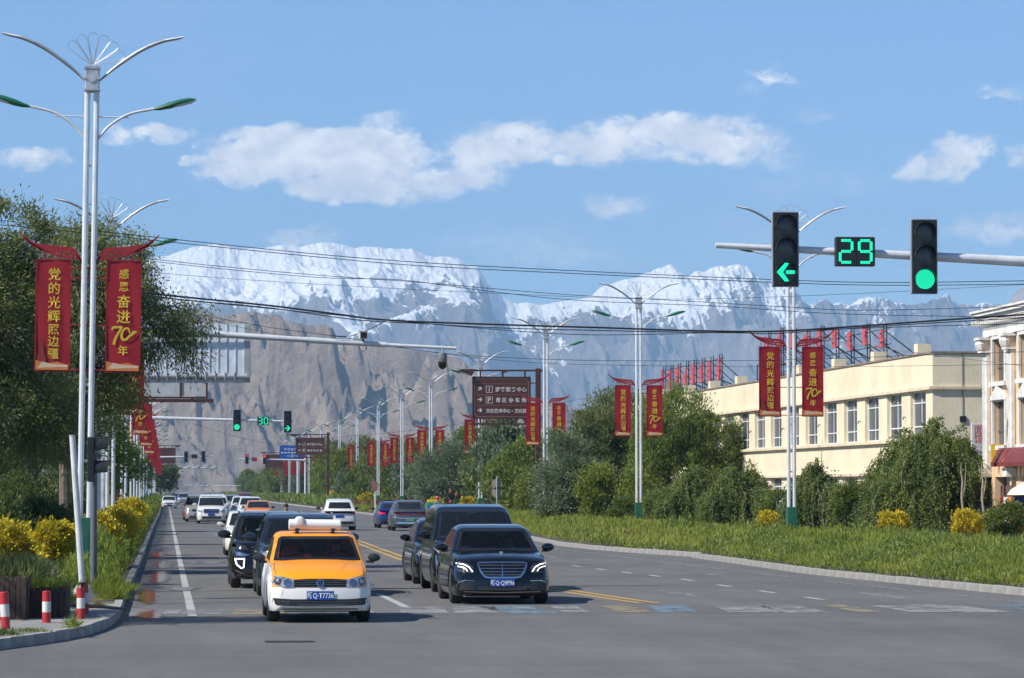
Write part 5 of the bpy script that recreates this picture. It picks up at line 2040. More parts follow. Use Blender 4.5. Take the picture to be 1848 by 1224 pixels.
# tall trees of the far background and behind the left
for i, (px, D, hh, lb) in enumerate(((640, 520, 9.5, 'tall faded tree rising over the banners of the eighth right lamp'), (612, 560, 10, 'tall faded tree rising beside the second brown sign'), (668, 500, 8.6, 'faded tree over the banners of the seventh right lamp'), (700, 470, 7.5, 'faded tree over the banners of the sixth right lamp'), (560, 640, 8, 'faded tree behind the blue sign'), (1000, 330, 7.2, 'hazy tree behind the third right lamp'), (930, 330, 6.2, 'hazy tree behind the large brown sign'), (1380, 215, 5.5, 'tree hidden at the corner of the cream building'))):
    c = clone(protos[i % 3][1])
    c.name = 'tall_tree'
    c['group'] = 'taller trees in the background'
    c.location = (XG(px, D), D, .1)
    sc_ = hh / 5.9
    c.scale = (sc_ * .8, sc_ * .8, sc_)
    c.rotation_euler = (0, 0, i * 2.1)
    c['label'] = lb


# ------------------------------------------------------------------ hedges and grass (nobody could count these)
def blades(label, fx, n, D0, D1, wfun, hfun, m, L, w, name='hedge', dens=1.6, up=1.0, jit=.35, cat='hedge', base=.12, kind='stuff'):
    """plants over a strip: fx(D) inner edge X, wfun(D) width, hfun(u, D) height"""
    u = rng.random(n)
    a, b_ = D0 ** (1 - dens), D1 ** (1 - dens)
    D = (a + (b_ - a) * u) ** (1 / (1 - dens))
    s = rng.random(n)
    x = np.array([fx(d) for d in D])
    wd = np.array([wfun(d) for d in D])
    H = hfun(s, D, x + s * wd)
    zz = rng.random(n) ** .6 * H
    P = np.stack([x + s * wd, D, base + zz * .85], 1)
    sc_ = np.clip(D / 95, .8, 4.0)
    dirs = np.tile(np.array([[0, 0, up]]), (n, 1)) + np.stack([(s - .5) * -.2, np.zeros(n), np.zeros(n)], 1)
    d = unit(dirs + rng.normal(0, jit, (n, 3)))
    r = rng.normal(0, 1, (n, 3))
    sd = unit(np.cross(d, r))
    Ls = (L * sc_ ** .6 * rng.uniform(.6, 1.3, n))[:, None]
    ws = (w * sc_ * rng.uniform(.6, 1.3, n))[:, None]
    co = np.stack([P, P + d * Ls * .45 + sd * ws, P + d * Ls, P + d * Ls * .45 - sd * ws], 1).reshape(-1, 3)
    o = link(name, np_mesh(name, co, np.arange(4 * n).reshape(-1, 4), m))
    if kind:
        props(o, kind=kind)
    if label:
        props(o, label, cat)
    return o


def lump(x, D, sc=.6, seed=3):
    return fbm(x * sc, D * sc * .35, 3, 1.0, seed) * .5 + .5


blades(None, lambda d: interp(KL, d) - 1.35, 90000, 74, 620, lambda d: 1.15, lambda s, D, x: (1.2 + .15 * np.sin(D * .9)) * (.55 + .6 * lump(x, D, 1.2)) * np.clip(1.35 - 1.1 * np.abs(s - .45), .4, 1.1) * np.clip((D - 72) / 5, .35, 1), L_HEDGE, .17, .016, 'hedge', up=1.2, jit=.4)
blades(None, lambda d: interp(KL, d) - 4.6, 26000, 72, 260, lambda d: 3.2, lambda s, D, x: .45 + .35 * lump(x, D), L_DARK, .2, .02, 'undergrowth', jit=.5)
RF = lambda d: (interp(KR_A, d) if d < 113.5 else interp(KR_B, d)) + .32
blades(None, RF, 150000, 68, 115, lambda d: 6.0, lambda s, D, x: (.34 + .62 * np.clip(s * 2.4, 0, 1)) * (.25 + 1.25 * lump(x, D, 1.6, 5) * lump(x, D, .35, 51) * 1.5), L_GRASS, .15, .010, 'hedge', up=1.3, jit=.45)
blades(None, RF, 70000, 72, 135, lambda d: 5.5, lambda s, D, x: (.6 + .5 * np.clip(s * 2, 0, 1)) * np.clip(lump(x, D, .5, 9) * 3.4 - 1.3, 0, 1.3), L_GREEN, .14, .017, 'hedge', up=1.0, jit=.5)
blades(None, RF, 90000, 113.6, 380, lambda d: 6.5, lambda s, D, x: (.35 + .45 * np.clip(s * 2, 0, 1)) * (.6 + .6 * lump(x, D, .8, 6)), L_GRASS, .16, .012, 'hedge', up=1.3, jit=.35)
blades(None, lambda d: RF(d) + 1.0, 12000, 113.6, 200, lambda d: 3.5, lambda s, D, x: .62 * np.clip(lump(x, D, .5, 19) * 3 - 1.2, 0, 1.2), L_RED, .15, .016, 'undergrowth', up=1.2, jit=.4)
blades(None, lambda d: RF(d) + 1.0, 14000, 280, 520, lambda d: 3.5, lambda s, D, x: 1.0 * np.clip(lump(x, D, .3, 29) * 3 - 1.0, 0, 1.2), L_RED, .2, .03, 'undergrowth', up=1.2, jit=.4)
blades(None, lambda d: RF(d) + 6, 50000, 100, 260, lambda d: 16, lambda s, D, x: .35 + .3 * lump(x, D, .4, 8), L_DARK, .22, .02, 'undergrowth', jit=.5)
blades(None, RF, 30000, 380, 1200, lambda d: 6.5, lambda s, D, x: .9 * (.6 + .6 * lump(x, D, .8, 6)), L_GREEN, .35, .03, 'hedge', up=1.3, jit=.35)
blades(None, lambda d: interp(KL, d) - 5, 22000, 130, 520, lambda d: 4.2, lambda s, D, x: .8 + .5 * lump(x, D, .3, 6), L_DARK, .35, .03, 'undergrowth', jit=.4)


L_DRY = leaf_mat('dry_stalk', [(.22, .20, .08), (.36, .31, .13), (.20, .24, .06)])
blades(None, RF, 9000, 68, 150, lambda d: 6.0, lambda s, D, x: 1.15 * np.clip(.3 + s, 0, 1) * lump(x, D, 1.1, 71), L_DRY, .26, .006, 'weeds', up=2.0, jit=.22)
blades(None, RF, 26000, 68, 125, lambda d: 6.0, lambda s, D, x: 1.1 * np.clip(.35 + s, 0, 1) * np.clip(lump(x, D, .9, 81) * 4 - 2.1, 0, 1.2), L_SILV, .13, .014, 'weeds', up=1.0, jit=.5)


def tuft(X, D, r, h, n, m, lab, L=.2, base=.131):
    s = rng.normal(0, .45, (n, 2)) * r
    P = np.stack([s[:, 0], s[:, 1], np.full(n, 0.0)], 1)
    out = np.stack([s[:, 0], s[:, 1], np.full(n, r * 1.8)], 1)
    H = h * np.clip(1.2 - np.hypot(s[:, 0], s[:, 1]) / r, .3, 1.1)
    P[:, 2] = rng.random(n) * H * .6
    co, f = leafgeo(P, L, .007, out, .25)
    o = link('grass_tuft', np_mesh('grass_tuft', co, f, m))
    o.location = (X, D, base)
    props(o, kind='stuff')
    return o


tuft(XG(200, 70.5), 70.5, .38, .42, 2600, L_GRASS, '')
tuft(XG(205, 66.5), 66.5, .22, .16, 700, L_GRASS, '')
tuft(XG(132, 52.8), 52.8, .10, .22, 120, L_GRASS, '', .16)
tuft(XG(140, 53.0), 53.0, .06, .22, 60, L_GRASS, '', .14)
tuft(XG(10, 50.2), 50.2, .25, .10, 300, L_DARK, '', .1)
tuft(XG(60, 51.4), 51.4, .3, .05, 300, L_OLIVE, '', .06)
tuft(XG(118, 62), 62, .35, .35, 900, L_DARK, '', .2)
tuft(XG(30, 57.3), 57.25, .5, .35, 900, L_OLIVE, '', .3, .72)
tuft(XG(86, 58.3), 58.6, .42, .25, 1500, L_GREEN, '', .16, .53)
tuft(XG(180, 62.4), 62.4, .12, .08, 160, L_RED, '', .08)

# ================================================================== buildings
M_CREAM = mat('cream_render', (0.73, 0.63, 0.44), 0.85, var=.09, vscale=.5, bump=.12, bscale=14, dirt=.32)
M_CREAMT = mat('cream_trim', (0.66, 0.55, 0.38), 0.8, var=.12, vscale=1.2, dirt=.4)
M_ROOFED = mat('roof_felt', (.16, .13, .11), .9)
M_UPVC = mat('white_window_frame', (0.70, 0.71, 0.72), 0.4, var=.05)
M_WGLASS = mat('window_glass', (0.055, 0.07, 0.08), 0.25, spec=.35, var=.4, vscale=.9)
XB, DB0, DB1 = 31.2, 145.0, 232.0
ztop, zsill, zlint, zlow = 7.75, 4.22, 6.25, 2.75
bd = thing('cream_building', 'long two-storey cream building with deep narrow windows behind the weeping trees', 'building', (XB, DB0, 0), R(1.0))
# local: y runs away along the street front, x into the block
LEN = DB1 - DB0
mb = MB()
PIT, WW = 4.55, 2.85
nwin = int(LEN / PIT)
wins = [(1.25 + k * PIT, 1.25 + k * PIT + WW) for k in range(nwin)]


def wallgrid(mb, y0, y1, z0, z1, holes, depth, xs=0.0):
    """front wall at x=xs with rectangular holes given as (y0,y1,z0,z1), reveals going to x=depth"""
    ys = sorted({y0, y1, *[h[0] for h in holes], *[h[1] for h in holes]})
    zs = sorted({z0, z1, *[h[2] for h in holes], *[h[3] for h in holes]})
    for a, b_ in zip(ys, ys[1:]):
        for c_, d_ in zip(zs, zs[1:]):
            my, mz = (a + b_) / 2, (c_ + d_) / 2
            if any(h[0] < my < h[1] and h[2] < mz < h[3] for h in holes):
                continue
            mb.quad((xs, a, c_), (xs, b_, c_), (xs, b_, d_), (xs, a, d_))
    for h in holes:
        mb.quad((xs, h[0], h[2]), (depth, h[0], h[2]), (depth, h[0], h[3]), (xs, h[0], h[3]))
        mb.quad((xs, h[1], h[2]), (depth, h[1], h[2]), (depth, h[1], h[3]), (xs, h[1], h[3]))
        mb.quad((xs, h[0], h[2]), (xs, h[1], h[2]), (depth, h[1], h[2]), (depth, h[0], h[2]))
        mb.quad((xs, h[0], h[3]), (xs, h[1], h[3]), (depth, h[1], h[3]), (depth, h[0], h[3]))


holes = [(a, b_, zsill + .06, zlint) for a, b_ in wins] + [(a, b_, .95, zlow) for a, b_ in wins]
wallgrid(mb, 0, LEN, 0, ztop, holes, .24)
# end wall towards the crossing, with its own windows
mbe = MB()
ex = [(2.1, 4.6, 4.3, 6.1), (6.6, 9.0, 4.3, 6.1), (2.1, 4.6, 1.0, 2.8)]


def endwall(mb):
    hs = [(h[0], h[1], h[2], h[3]) for h in ex]
    xs_ = sorted({.003, 16.0, *[h[0] for h in hs], *[h[1] for h in hs]})
    zs_ = sorted({0, ztop, *[h[2] for h in hs], *[h[3] for h in hs]})
    for a, b_ in zip(xs_, xs_[1:]):
        for c_, d_ in zip(zs_, zs_[1:]):
            mx_, mz = (a + b_) / 2, (c_ + d_) / 2
            if any(h[0] < mx_ < h[1] and h[2] < mz < h[3] for h in hs):
                continue
            mb.quad((a, 0, c_), (b_, 0, c_), (b_, 0, d_), (a, 0, d_))
    for h in hs:
        for q in ((h[0],), (h[1],)):
            mb.quad((q[0], 0, h[2]), (q[0], .25, h[2]), (q[0], .25, h[3]), (q[0], 0, h[3]))
        for z in (h[2], h[3]):
            mb.quad((h[0], 0, z), (h[1], 0, z), (h[1], .25, z), (h[0], .25, z))


endwall(mb)
mb.quad((0, LEN, 0), (16, LEN, 0), (16, LEN, ztop), (0, LEN, ztop))
mb.quad((16, 0, 0), (16, LEN, 0), (16, LEN, ztop), (16, 0, ztop))
mb.build('wall', M_CREAM, bd, angle=0)
mb = MB()
mb.box(.05, 15.95, .05, LEN - .05, ztop - .5, ztop - .4)
mb.build('roof', M_ROOFED, bd)
mb = MB()
mb.box(-.06, .25, -.06, LEN + .05, ztop, ztop + .07)
mb.box(.25, 16, -.06, .2, ztop, ztop + .065)
mb.build('coping', mat('weathered_coping', (.26, .19, .14), .9, var=.3, vscale=3), bd)
for nm, z in (('lintel_ledge', zlint), ('sill_ledge', zsill - .08), ('lower_ledge', zlow)):
    mb = MB()
    mb.box(-.16, 0, -.10, LEN, z + .004, z + .13)
    if nm == 'lintel_ledge':
        mb.box(0, 2.0, -.12, 0, z + .004, z + .12)
        mb.box(2.0, 9.5, -.10, 0, z - .1, z - .02)
    mb.build(nm, M_CREAMT, bd)


def window(parent, y0, y1, z0, z1, x=.20, name='window', side='x'):
    t = .05
    mb = MB()

    def bar(a, b_, c_, d_, th=.05):
        if side == 'x':
            mb.box(x - th, x, a, b_, c_, d_)
        else:
            mb.box(a, b_, x - th, x, c_, d_)
    bar(y0, y0 + t, z0, z1)
    bar(y1 - t, y1, z0, z1)
    bar(y0 + t, y1 - t, z0, z0 + t)
    bar(y0 + t, y1 - t, z1 - t, z1)
    h = z1 - z0
    bar(y0 + t, y1 - t, z0 + h * .24, z0 + h * .24 + t)
    bar(y0 + t, y1 - t, z0 + h * .74, z0 + h * .74 + t)
    m_ = (y0 + y1) / 2
    bar(m_ - t / 2, m_ + t / 2, z0 + t, z1 - t, .045)
    f = mb.build('window', M_UPVC, parent)
    for (a, b_) in ((y0 + t, m_ - t / 2), (m_ + t / 2, y1 - t)):
        for (c_, d_) in ((z0 + t, z0 + h * .24), (z0 + h * .24 + t, z0 + h * .74), (z0 + h * .74 + t, z1 - t)):
            mb = MB()
            tl = random.uniform(-.012, .012)
            if side == 'x':
                mb.quad((x - .01 + tl, a, c_), (x - .01 - tl, b_, c_), (x - .01 - tl, b_, d_), (x - .01 + tl, a, d_))
            else:
                mb.quad((a, x - .01 + tl, c_), (b_, x - .01 - tl, c_), (b_, x - .01 - tl, d_), (a, x - .01 + tl, d_))
            mb.build('pane', M_WGLASS, f, angle=0)
    return f


for a, b_ in wins:
    window(bd, a, b_, zsill + .06, zlint)
    window(bd, a, b_, .95, zlow)
for h in ex:
    window(bd, h[0], h[1], h[2], h[3], x=.2, side='y')
for k in range(10):
    mb = MB()
    y = 2.6 + k * 8.6
    mb.box(-.02, .55, y, y + .7, ztop + .07, ztop + .48)
    mb.build('parapet_block', M_CREAM, bd)
for y in [w_[1] + .9 for w_ in wins[:12:2]]:
    mb = MB()
    mb.tube([(0, y, 5.2), (-.10, y, 5.22), (-.12, y + .03, 5.10)], .025, 6)
    mb.build('spout', M_BLACK, bd)
mb = MB()
mb.tube([(1.25, -.02, 7.7), (1.25, -.02, 5.1)], .012, 5)
mb.box(1.12, 1.38, -.06, -.02, 4.92, 5.16)
mb.build('wall_bracket', M_BLACK, bd)

# roof signs: red character boxes on lattice stands
M_RS = mat('faded_red_letter', (0.50, 0.085, 0.10), 0.5, var=.2, vscale=4)
M_RSB = mat('letter_side_white', (0.62, 0.62, 0.62), 0.6, var=.1)
M_LAT = mat('dark_lattice', (0.035, 0.04, 0.045), 0.6)


def rough_letter(seed, w, h):
    """weathered channel-letter: crossing red strokes with depth; the strokes cannot be read in the photograph"""
    r_ = random.Random(seed)
    mb = MB()
    for k in range(r_.randint(3, 4)):
        z = h * (-.42 + .84 * (k + r_.uniform(.2, .8)) / 4)
        a, b_ = sorted((r_.uniform(-.5, -.2), r_.uniform(.2, .5)))
        mb.box(-.06, .06 - .002 * k, a * w, b_ * w, z - .075 * h, z + .075 * h)
    for k in range(r_.randint(2, 3)):
        y = w * r_.uniform(-.38, .38)
        a, b_ = sorted((r_.uniform(-.5, -.2), r_.uniform(.25, .5)))
        mb.box(-.051 - .001 * k, .048, y - .09 * w, y + .09 * w, a * h, b_ * h)
    return mb.mesh('letter', M_RS)


def roof_sign(lab, y0, n_, pitch, zc, h, w, seed, lean=True, jig=0.0, rise=0.0):
    g = thing('roof_sign', lab, 'rooftop sign', (XB + .5, DB0, ztop), R(1.0))
    for k in range(n_):
        y = y0 + k * pitch
        zz = zc - ztop + jig * math.sin(k * 2.1) + rise * (y - y0)
        me = rough_letter(seed + k, w, h)
        link('red_letter', me, g, (0, y, zz))
        for q in (-.3, .3):
            mb = MB()
            mb.tube([(.16, y + q * w, -.4), (.16, y + q * w, zz + h * .62)], .03, 5)
            mb.build('upright', M_LAT, g)
        for z in (zz + h * .4, zz - h * .35):
            mb = MB()
            mb.tube([(.16, y + w * .3, z), (2.2, y + w * .3 - 1.4, -.35)], .03, 5)
            mb.build('brace', M_LAT, g)
    for z in (zc - ztop + h * .45, zc - ztop - h * .3):
        mb = MB()
        mb.tube([(.2, y0 - 1, z), (.2, y0 + (n_ - 1) * pitch + 1, z)], .022, 5)
        mb.build('rail', M_LAT, g)
    return g


# first group: from px 1303 down to 1200; second: px 1602 down to 1393
def y_at(px):
    return (XB + .5) * F_PX / (px - 300) - DB0


def y_at(px):
    """distance along the roof edge (the block is turned one degree)"""
    return ((XB + .5) * F_PX - (px - 300) * DB0) / ((px - 300) + .01745 * F_PX)


n1 = 8
ya, yb = y_at(1301), y_at(1198)
roof_sign('row of eight faded red roof letters on the far part of the cream building', ya, n1, (yb - ya) / 7, 8.85, 1.45, 1.35, 100, rise=.0)
ya, yb = y_at(1604), y_at(1391)
roof_sign('row of nine faded red roof letters on the near part of the cream building', ya, 9, (yb - ya) / 8, 8.85, .95, 1.0, 130, jig=.12, rise=.036)
# solar water heater tanks in a frame
g = thing('solar_heater', 'grey framed solar water heater with tank on the cream roof', 'water heater', (XB + 1.5, DB0 + y_at(1345), ztop), 0)
mb = MB()
for x in (-.9, .9):
    for y in (-.5, .5):
        mb.box(x - .03, x + .03, y - .03, y + .03, -.45, 1.15)
for z in (.35, 1.12):
    for y in (-.5, .5):
        mb.box(-.9, .9, y - .02, y + .02, z, z + .04)
for k in range(5):
    mb.box(-.7 + k * .35 - .01, -.7 + k * .35 + .01, -.51, -.49, .35, 1.12)
mb.build('frame', M_LAT, g)
mb = MB()
mb.tube([(-.75, -.2, .62), (.6, -.2, .62)], .22, 14)
mb.build('tank', M_GALV, g)

# ornate building at the right edge
M_PEACH = mat('peach_render', (0.68, 0.46, 0.27), 0.8, var=.08, vscale=.8, dirt=.15)
M_STUC = mat('white_stucco', (0.66, 0.64, 0.60), 0.8, var=.12, vscale=3, dirt=.5)
XO, DO = 29.15, 126.3
ob_ = thing('ornate_building', 'peach and white building with columns and heavy cornice at right edge', 'building', (XO, DO, 0))
# local y negative = towards the viewer
mb = MB()
wy = [(-2.95, -1.15), (-6.95, -5.15), (-10.95, -9.15)]
holes = [(a, b_, 5.95, 7.45) for a, b_ in wy] + [(a, b_, 3.70, 5.25) for a, b_ in wy] + [(a, b_, .2, 2.6) for a, b_ in wy]
wallgrid(mb, -16, 0, 0, 7.9, holes, .30, xs=.0)
mb.quad((0, 0, 0), (14, 0, 0), (14, 0, 7.9), (0, 0, 7.9))
mb.quad((0, -16, 0), (14, -16, 0), (14, -16, 7.9), (0, -16, 7.9))
mb.quad((0.1, -16, 7.8), (14, -16, 7.8), (14, 0, 7.8), (.1, 0, 7.8))
mb.build('wall', M_PEACH, ob_, angle=0)
for a, b_ in wy:
    for z0, z1 in ((5.95, 7.45), (3.70, 5.25)):
        mb = MB()
        t = .2
        mb.box(-.09, .02, a - t, a, z0 - .0, z1 + .12)
        mb.box(-.09, .02, b_, b_ + t, z0 - .0, z1 + .12)
        mb.box(-.10, .02, a, b_, z1, z1 + .13)
        mb.box(-.16, .02, a - t - .08, b_ + t + .08, z0 - .16, z0 - .003)
        fr = mb.build('window_surround', M_STUC, ob_)
        mb = MB()
        mb.box(.16, .20, a, b_, z0, z1)
        mb.build('pane', M_WGLASS, fr)
        mb = MB()
        m_ = (a + b_) / 2
        mb.box(.11, .155, m_ - .03, m_ + .03, z0, z1)
        mb.box(.11, .155, a, b_, z0 + .5, z0 + .56)
        mb.build('glazing_bar', mat('dark_frame', (.12, .12, .12), .5), fr)
    mb = MB()
    c_ = (a + b_) / 2
    mb.prism([(a - .12, 5.30), (b_ + .12, 5.30), (b_ + .05, 5.42), (c_ + .25, 5.72), (c_, 5.86), (c_ - .25, 5.72), (a - .05, 5.42)], -.15, -.002, plane='YZ')
    mb.build('pediment', M_STUC, ob_)
for y in (-.35, -4.1, -8.1, -12.1):
    mb = MB()
    mb.box(-.20, -.003, y - .26, y + .26, 2.9, 7.0, bev=.04)
    for q in (-.15, 0, .15):
        mb.box(-.22, -.20, y + q - .035, y + q + .035, 3.2, 6.9)
    mb.box(-.36, -.003, y - .32, y + .32, 2.6, 2.9)
    cl = mb.build('column', M_STUC, ob_)
    mb = MB()
    mb.box(-.36, -.003, y - .30, y + .30, 7.0, 7.08)
    for q in range(5):
        yy = y - .26 + q * .13
        mb.lathe([(.05, 0), (.10, .1), (.13, .22), (.07, .34)], 7, org=(-.34, yy, 7.10))
    mb.box(-.30, -.003, y - .24, y + .24, 7.08, 7.46)
    mb.box(-.46, -.003, y - .40, y + .40, 7.46, 7.56)
    link('capital', mb.mesh('capital', M_STUC), cl)
mb = MB()
for (z0, z1, o_) in ((7.58, 7.95, .12), (7.955, 8.15, .18), (8.155, 8.30, .34), (8.305, 8.42, .46), (8.425, 8.50, .52)):
    mb.box(-o_, 6, -16, o_, z0, z1)
mb.build('cornice', M_STUC, ob_)
for k in range(52):
    mb = MB()
    y = .2 - k * .32
    mb.box(-.32, -.18, y - .09, y + .09, 8.0, 8.15)
    mb.build('dentil', M_STUC, ob_)
for k in range(12):
    mb = MB()
    x = -.4 + k * .32
    mb.box(x - .09, x + .09, .18, .32, 8.0, 8.15)
    mb.build('dentil', M_STUC, ob_)
mb = MB()
mb.prism([(.2, 8.5), (1.0, 9.35), (3.0, 9.35), (3.8, 8.5)], -13.5, -1.2)
mb.build('roof', mat('grey_metal_roof', (.33, .35, .37), .4, metal=.4, var=.15), ob_)
mb = MB()
for k in range(28):
    mb.box(.15, .17 + .0, -1.5 - k * .42, -1.45 - k * .42, 8.5, 8.6)
mb.build('roof_edge', M_GALV, ob_)
g = thing('rooftop_mast', 'dark steel frame with round red and white horn on the ornate roof', 'mast', (XO + 2.2, DO - 5.0, 8.5))
mb = MB()
for x in (-.35, .35):
    for y in (-.3, .3):
        mb.tube([(x, y, 0), (x, y, 3.1)], .02, 5)
for z in (.9, 1.7, 2.5, 3.1):
    for y in (-.3, .3):
        mb.tube([(-.35, y, z), (.35, y, z)], .018, 5)
    for x in (-.35, .35):
        mb.tube([(x, -.3, z), (x, .3, z)], .018, 5)
mb.tube([(-.35, -.3, 0), (.35, -.3, .9), (-.35, -.3, 1.7)], .016, 5)
mb.build('frame', M_LAT, g)
mb = MB()
mb.lathe([(.06, .2), (.10, .0), (.24, -.2), (.25, -.22)], 16, axis='Y', org=(.0, -.4, 2.1))
mb.build('horn', M_BLACK, g)
mb = MB()
mb.lathe([(.28, -.24), (.25, -.22)], 16, axis='Y', org=(.0, -.4, 2.1))
mb.build('horn_rim', M_RED, g)
# shop sign with two red characters
D = 127.5
g = thing('shop_sign', 'white upright signboard with two red characters beside the column', 'sign', (XG(1783, D), D, 0))
mb = MB()
mb.box(-.25, .25, -.08, .08, Zat(822, D), Zat(762, D), bev=.01)
b_ = mb.build('board', mat('sign_white', (.62, .60, .62), .5, dirt=.1), g)
M_RCH = mat('sign_red_print', (.5, .02, .03), .5)
text_ob('面', .36, M_RCH, b_, (0, -.085, Zat(774, D)), 'character', bold=.0)
text_ob('馆', .36, M_RCH, b_, (0, -.085, Zat(790, D)), 'character', bold=.0)
mb = MB()
mb.box(-.03, .03, -.03, .03, 0, Zat(822, D))
mb.box(.25, 3.2, -.03, .03, Zat(770, D), Zat(768, D))
mb.build('post', M_GALV, g)
# awning and shop front under the ornate building
M_AWY = mat('awning_yellow', (.62, .40, .02), .6)
M_AWR = mat('awning_red', (.17, .03, .025), .6, var=.2)
g = thing('awning', 'yellow and dark red shop awning under the peach windows', 'awning', (XO, DO, 0))
mb = MB()
mb.box(-.30, .25, -1.9, -1.8, 3.0, 3.75)
mb.build('side_sign', M_AWY, g)
mb = MB()
for k in range(12):
    y0 = -2.7 - k * .55
    mb.quad((-.22, y0, 3.6), (-.22, y0 - .52, 3.6), (-.5, y0 - .52, 3.1), (-.5, y0, 3.1))
    mb.box(-.51, -.49, y0 - .52, y0, 2.95, 3.1)
o = mb.build('canopy', M_AWR, g, angle=0)
o['kind'] = 'stuff'
g = thing('corner_shop', 'small red and orange shop front at the right edge', 'shop', (XO - .2, DO - 5.2, 0))
for k, (c_, a, b_) in enumerate(((M_AWR, 0, .5), (mat('poster_orange', (.6, .2, .03), .6), .55, 1.1), (M_STUC, 1.15, 1.7), (mat('poster_red', (.5, .03, .03), .6), 1.75, 2.3))):
    mb = MB()
    mb.box(-.05, .05, a, b_, .4, 1.9)
    mb.build('door_panel', c_, g)
mb = MB()
mb.box(.06, 1.2, -.2, 2.6, .1, 2.3)
mb.build('kiosk_body', mat('kiosk_dark', (.12, .07, .05), .7), g)
# parasol
D = 119
g = thing('parasol', 'cream market parasol with blue cloth below at the right edge', 'parasol', (XG(1898, D), D, .0))
mb = MB()
mb.lathe([(.02, 2.62), (.5, 2.45), (1.0, 2.15), (1.12, 1.98)], 16)
mb.build('canopy', mat('parasol_cream', (.66, .64, .50), .7), g)
mb = MB()
mb.tube([(0, 0, 0), (0, 0, 2.6)], .025, 8)
mb.build('pole', M_GALV, g)
mb = MB()
mb.box(-.85, .6, .3, .34, 1.35, 1.95)
mb.build('blue_cloth', mat('blue_cloth', (.02, .06, .3), .7), g)

# low buildings on the left behind the trees
for (lab, X, D, w, h, d, c_) in (('low grey kiosk with dark shutter behind the first lamp', -4.0, 172, 3.0, 2.6, 3, (.22, .2, .19)), ('dark red gate house glimpsed between the left lamp posts', -5.9, 330, 2.8, 4.2, 4, (.2, .02, .035)), ('pale low house glimpsed under the left willows', -14, 210, 12, 3.4, 6, (.42, .40, .38))):
    g = thing('small_building', lab, 'building', (X, D, .1))
    mb = MB()
    mb.box(-w / 2, w / 2, 0, d, 0, h)
    mb.build('wall', mat('wall_%02d' % int(w * 7), c_, .85, dirt=.3), g)
    mb = MB()
    mb.box(-w / 2 - .2, w / 2 + .2, -.3, d, h + .003, h + .18)
    mb.build('roof', M_ROOFED, g)
    mb = MB()
    mb.box(-w * .3, w * .3, -.04, -.003, h * .35, h * .75)
    mb.build('window', M_WGLASS, g)
    mb = MB()
    for z in (h * .32, h * .56, h * .78):
        mb.box(-w * .32, w * .32, -.06, -.042, z, z + .12)
    mb.build('shutter_rail', M_STUC, g)
# ================================================================== vehicles
def paint_mat(name, col, metal=0.0, two=None, rough=0.28, dust=0.35, coat=0.6):
    m, n = new_mat(name)
    o_ = n.n('ShaderNodeOutputMaterial')
    p = n.n('ShaderNodeBsdfPrincipled')
    n.l(p.outputs[0], o_.inputs[0])
    tc_ = n.n('ShaderNodeTexCoord')
    sp = n.n('ShaderNodeSeparateXYZ')
    n.l(tc_.outputs['Object'], sp.inputs[0])
    c = None
    if two:
        low = n.m('LESS_THAN', sp.outputs[2], .575)
        ax = n.m('ABSOLUTE', sp.outputs[0])
        side = n.m('MULTIPLY', n.m('GREATER_THAN', ax, .775), n.m('LESS_THAN', sp.outputs[2], .93))
        c = n.mix(n.m('MAXIMUM', low, side), col, two)
    f = n.noise(tc_.outputs['Object'], 2.5, 6, .6)
    f2 = n.noise(tc_.outputs['Object'], 60, 2, .6)
    # road dust gathers low on the bodywork
    du = n.m('MULTIPLY', n.m('MULTIPLY', n.m('SUBTRACT', 1.0, n.ms(sp.outputs[2], .15, .75)), n.ms(f, .3, .7)), dust)
    base = c if c is not None else n.mix(f, tuple(x * .94 for x in col), col)
    c = n.mix(n.m('ADD', du, n.m('MULTIPLY', f2, .08 * dust)), base, (.20, .18, .15))
    n.l(c, p.inputs['Base Color'])
    p.inputs['Metallic'].default_value = metal
    n.l(n.m('ADD', rough, n.m('MULTIPLY', f, .3 * dust)), p.inputs['Roughness'])
    p.inputs['Coat Weight'].default_value = coat
    p.inputs['Coat Roughness'].default_value = .06
    MATS[name] = m
    return m


def glass_mat(name, tint, opac):
    m, n = new_mat(name)
    o_ = n.n('ShaderNodeOutputMaterial')
    tr = n.n('ShaderNodeBsdfTransparent')
    tr.inputs[0].default_value = (*tint, 1)
    gl = n.n('ShaderNodeBsdfPrincipled')
    gl.inputs['Base Color'].default_value = (.012, .015, .018, 1)
    gl.inputs['Roughness'].default_value = .03
    gl.inputs['Specular IOR Level'].default_value = .6
    fr = n.n('ShaderNodeFresnel')
    fr.inputs[0].default_value = 1.5
    mx = n.n('ShaderNodeMixShader')
    n.l(n.m('MINIMUM', 1.0, n.m('ADD', opac, fr.outputs[0])), mx.inputs[0])
    n.l(tr.outputs[0], mx.inputs[1])
    n.l(gl.outputs[0], mx.inputs[2])
    n.l(mx.outputs[0], o_.inputs[0])
    MATS[name] = m
    return m


G_CLEAR = glass_mat('windscreen_glass', (.62, .70, .68), .16)
G_DARK = glass_mat('tinted_glass', (.10, .12, .13), .55)
G_SOLID = mat('dark_window_glass', (.014, .018, .022), .12, var=.2, spec=.5)
M_TYRE = mat('tyre_rubber', (.022, .021, .020), .85, var=.2, vscale=8)
M_RIM = mat('alloy_rim', (.35, .36, .37), .3, metal=.8)
M_CHROME = mat('chrome', (.50, .50, .51), .16, metal=1.0, var=.03)
M_PLAS = mat('black_plastic', (.018, .018, .019), .5, var=.2)
M_GLOSSB = mat('gloss_black', (.008, .008, .009), .12, var=.1)
M_FRIT = mat('window_seal', (.010, .010, .011), .35)
M_HLG = mat('headlight_glass', (.30, .32, .34), .08, metal=.35, var=.5, vscale=14)
M_HLD = mat('dark_headlight_glass', (.05, .055, .06), .08, metal=.3, var=.5, vscale=14)
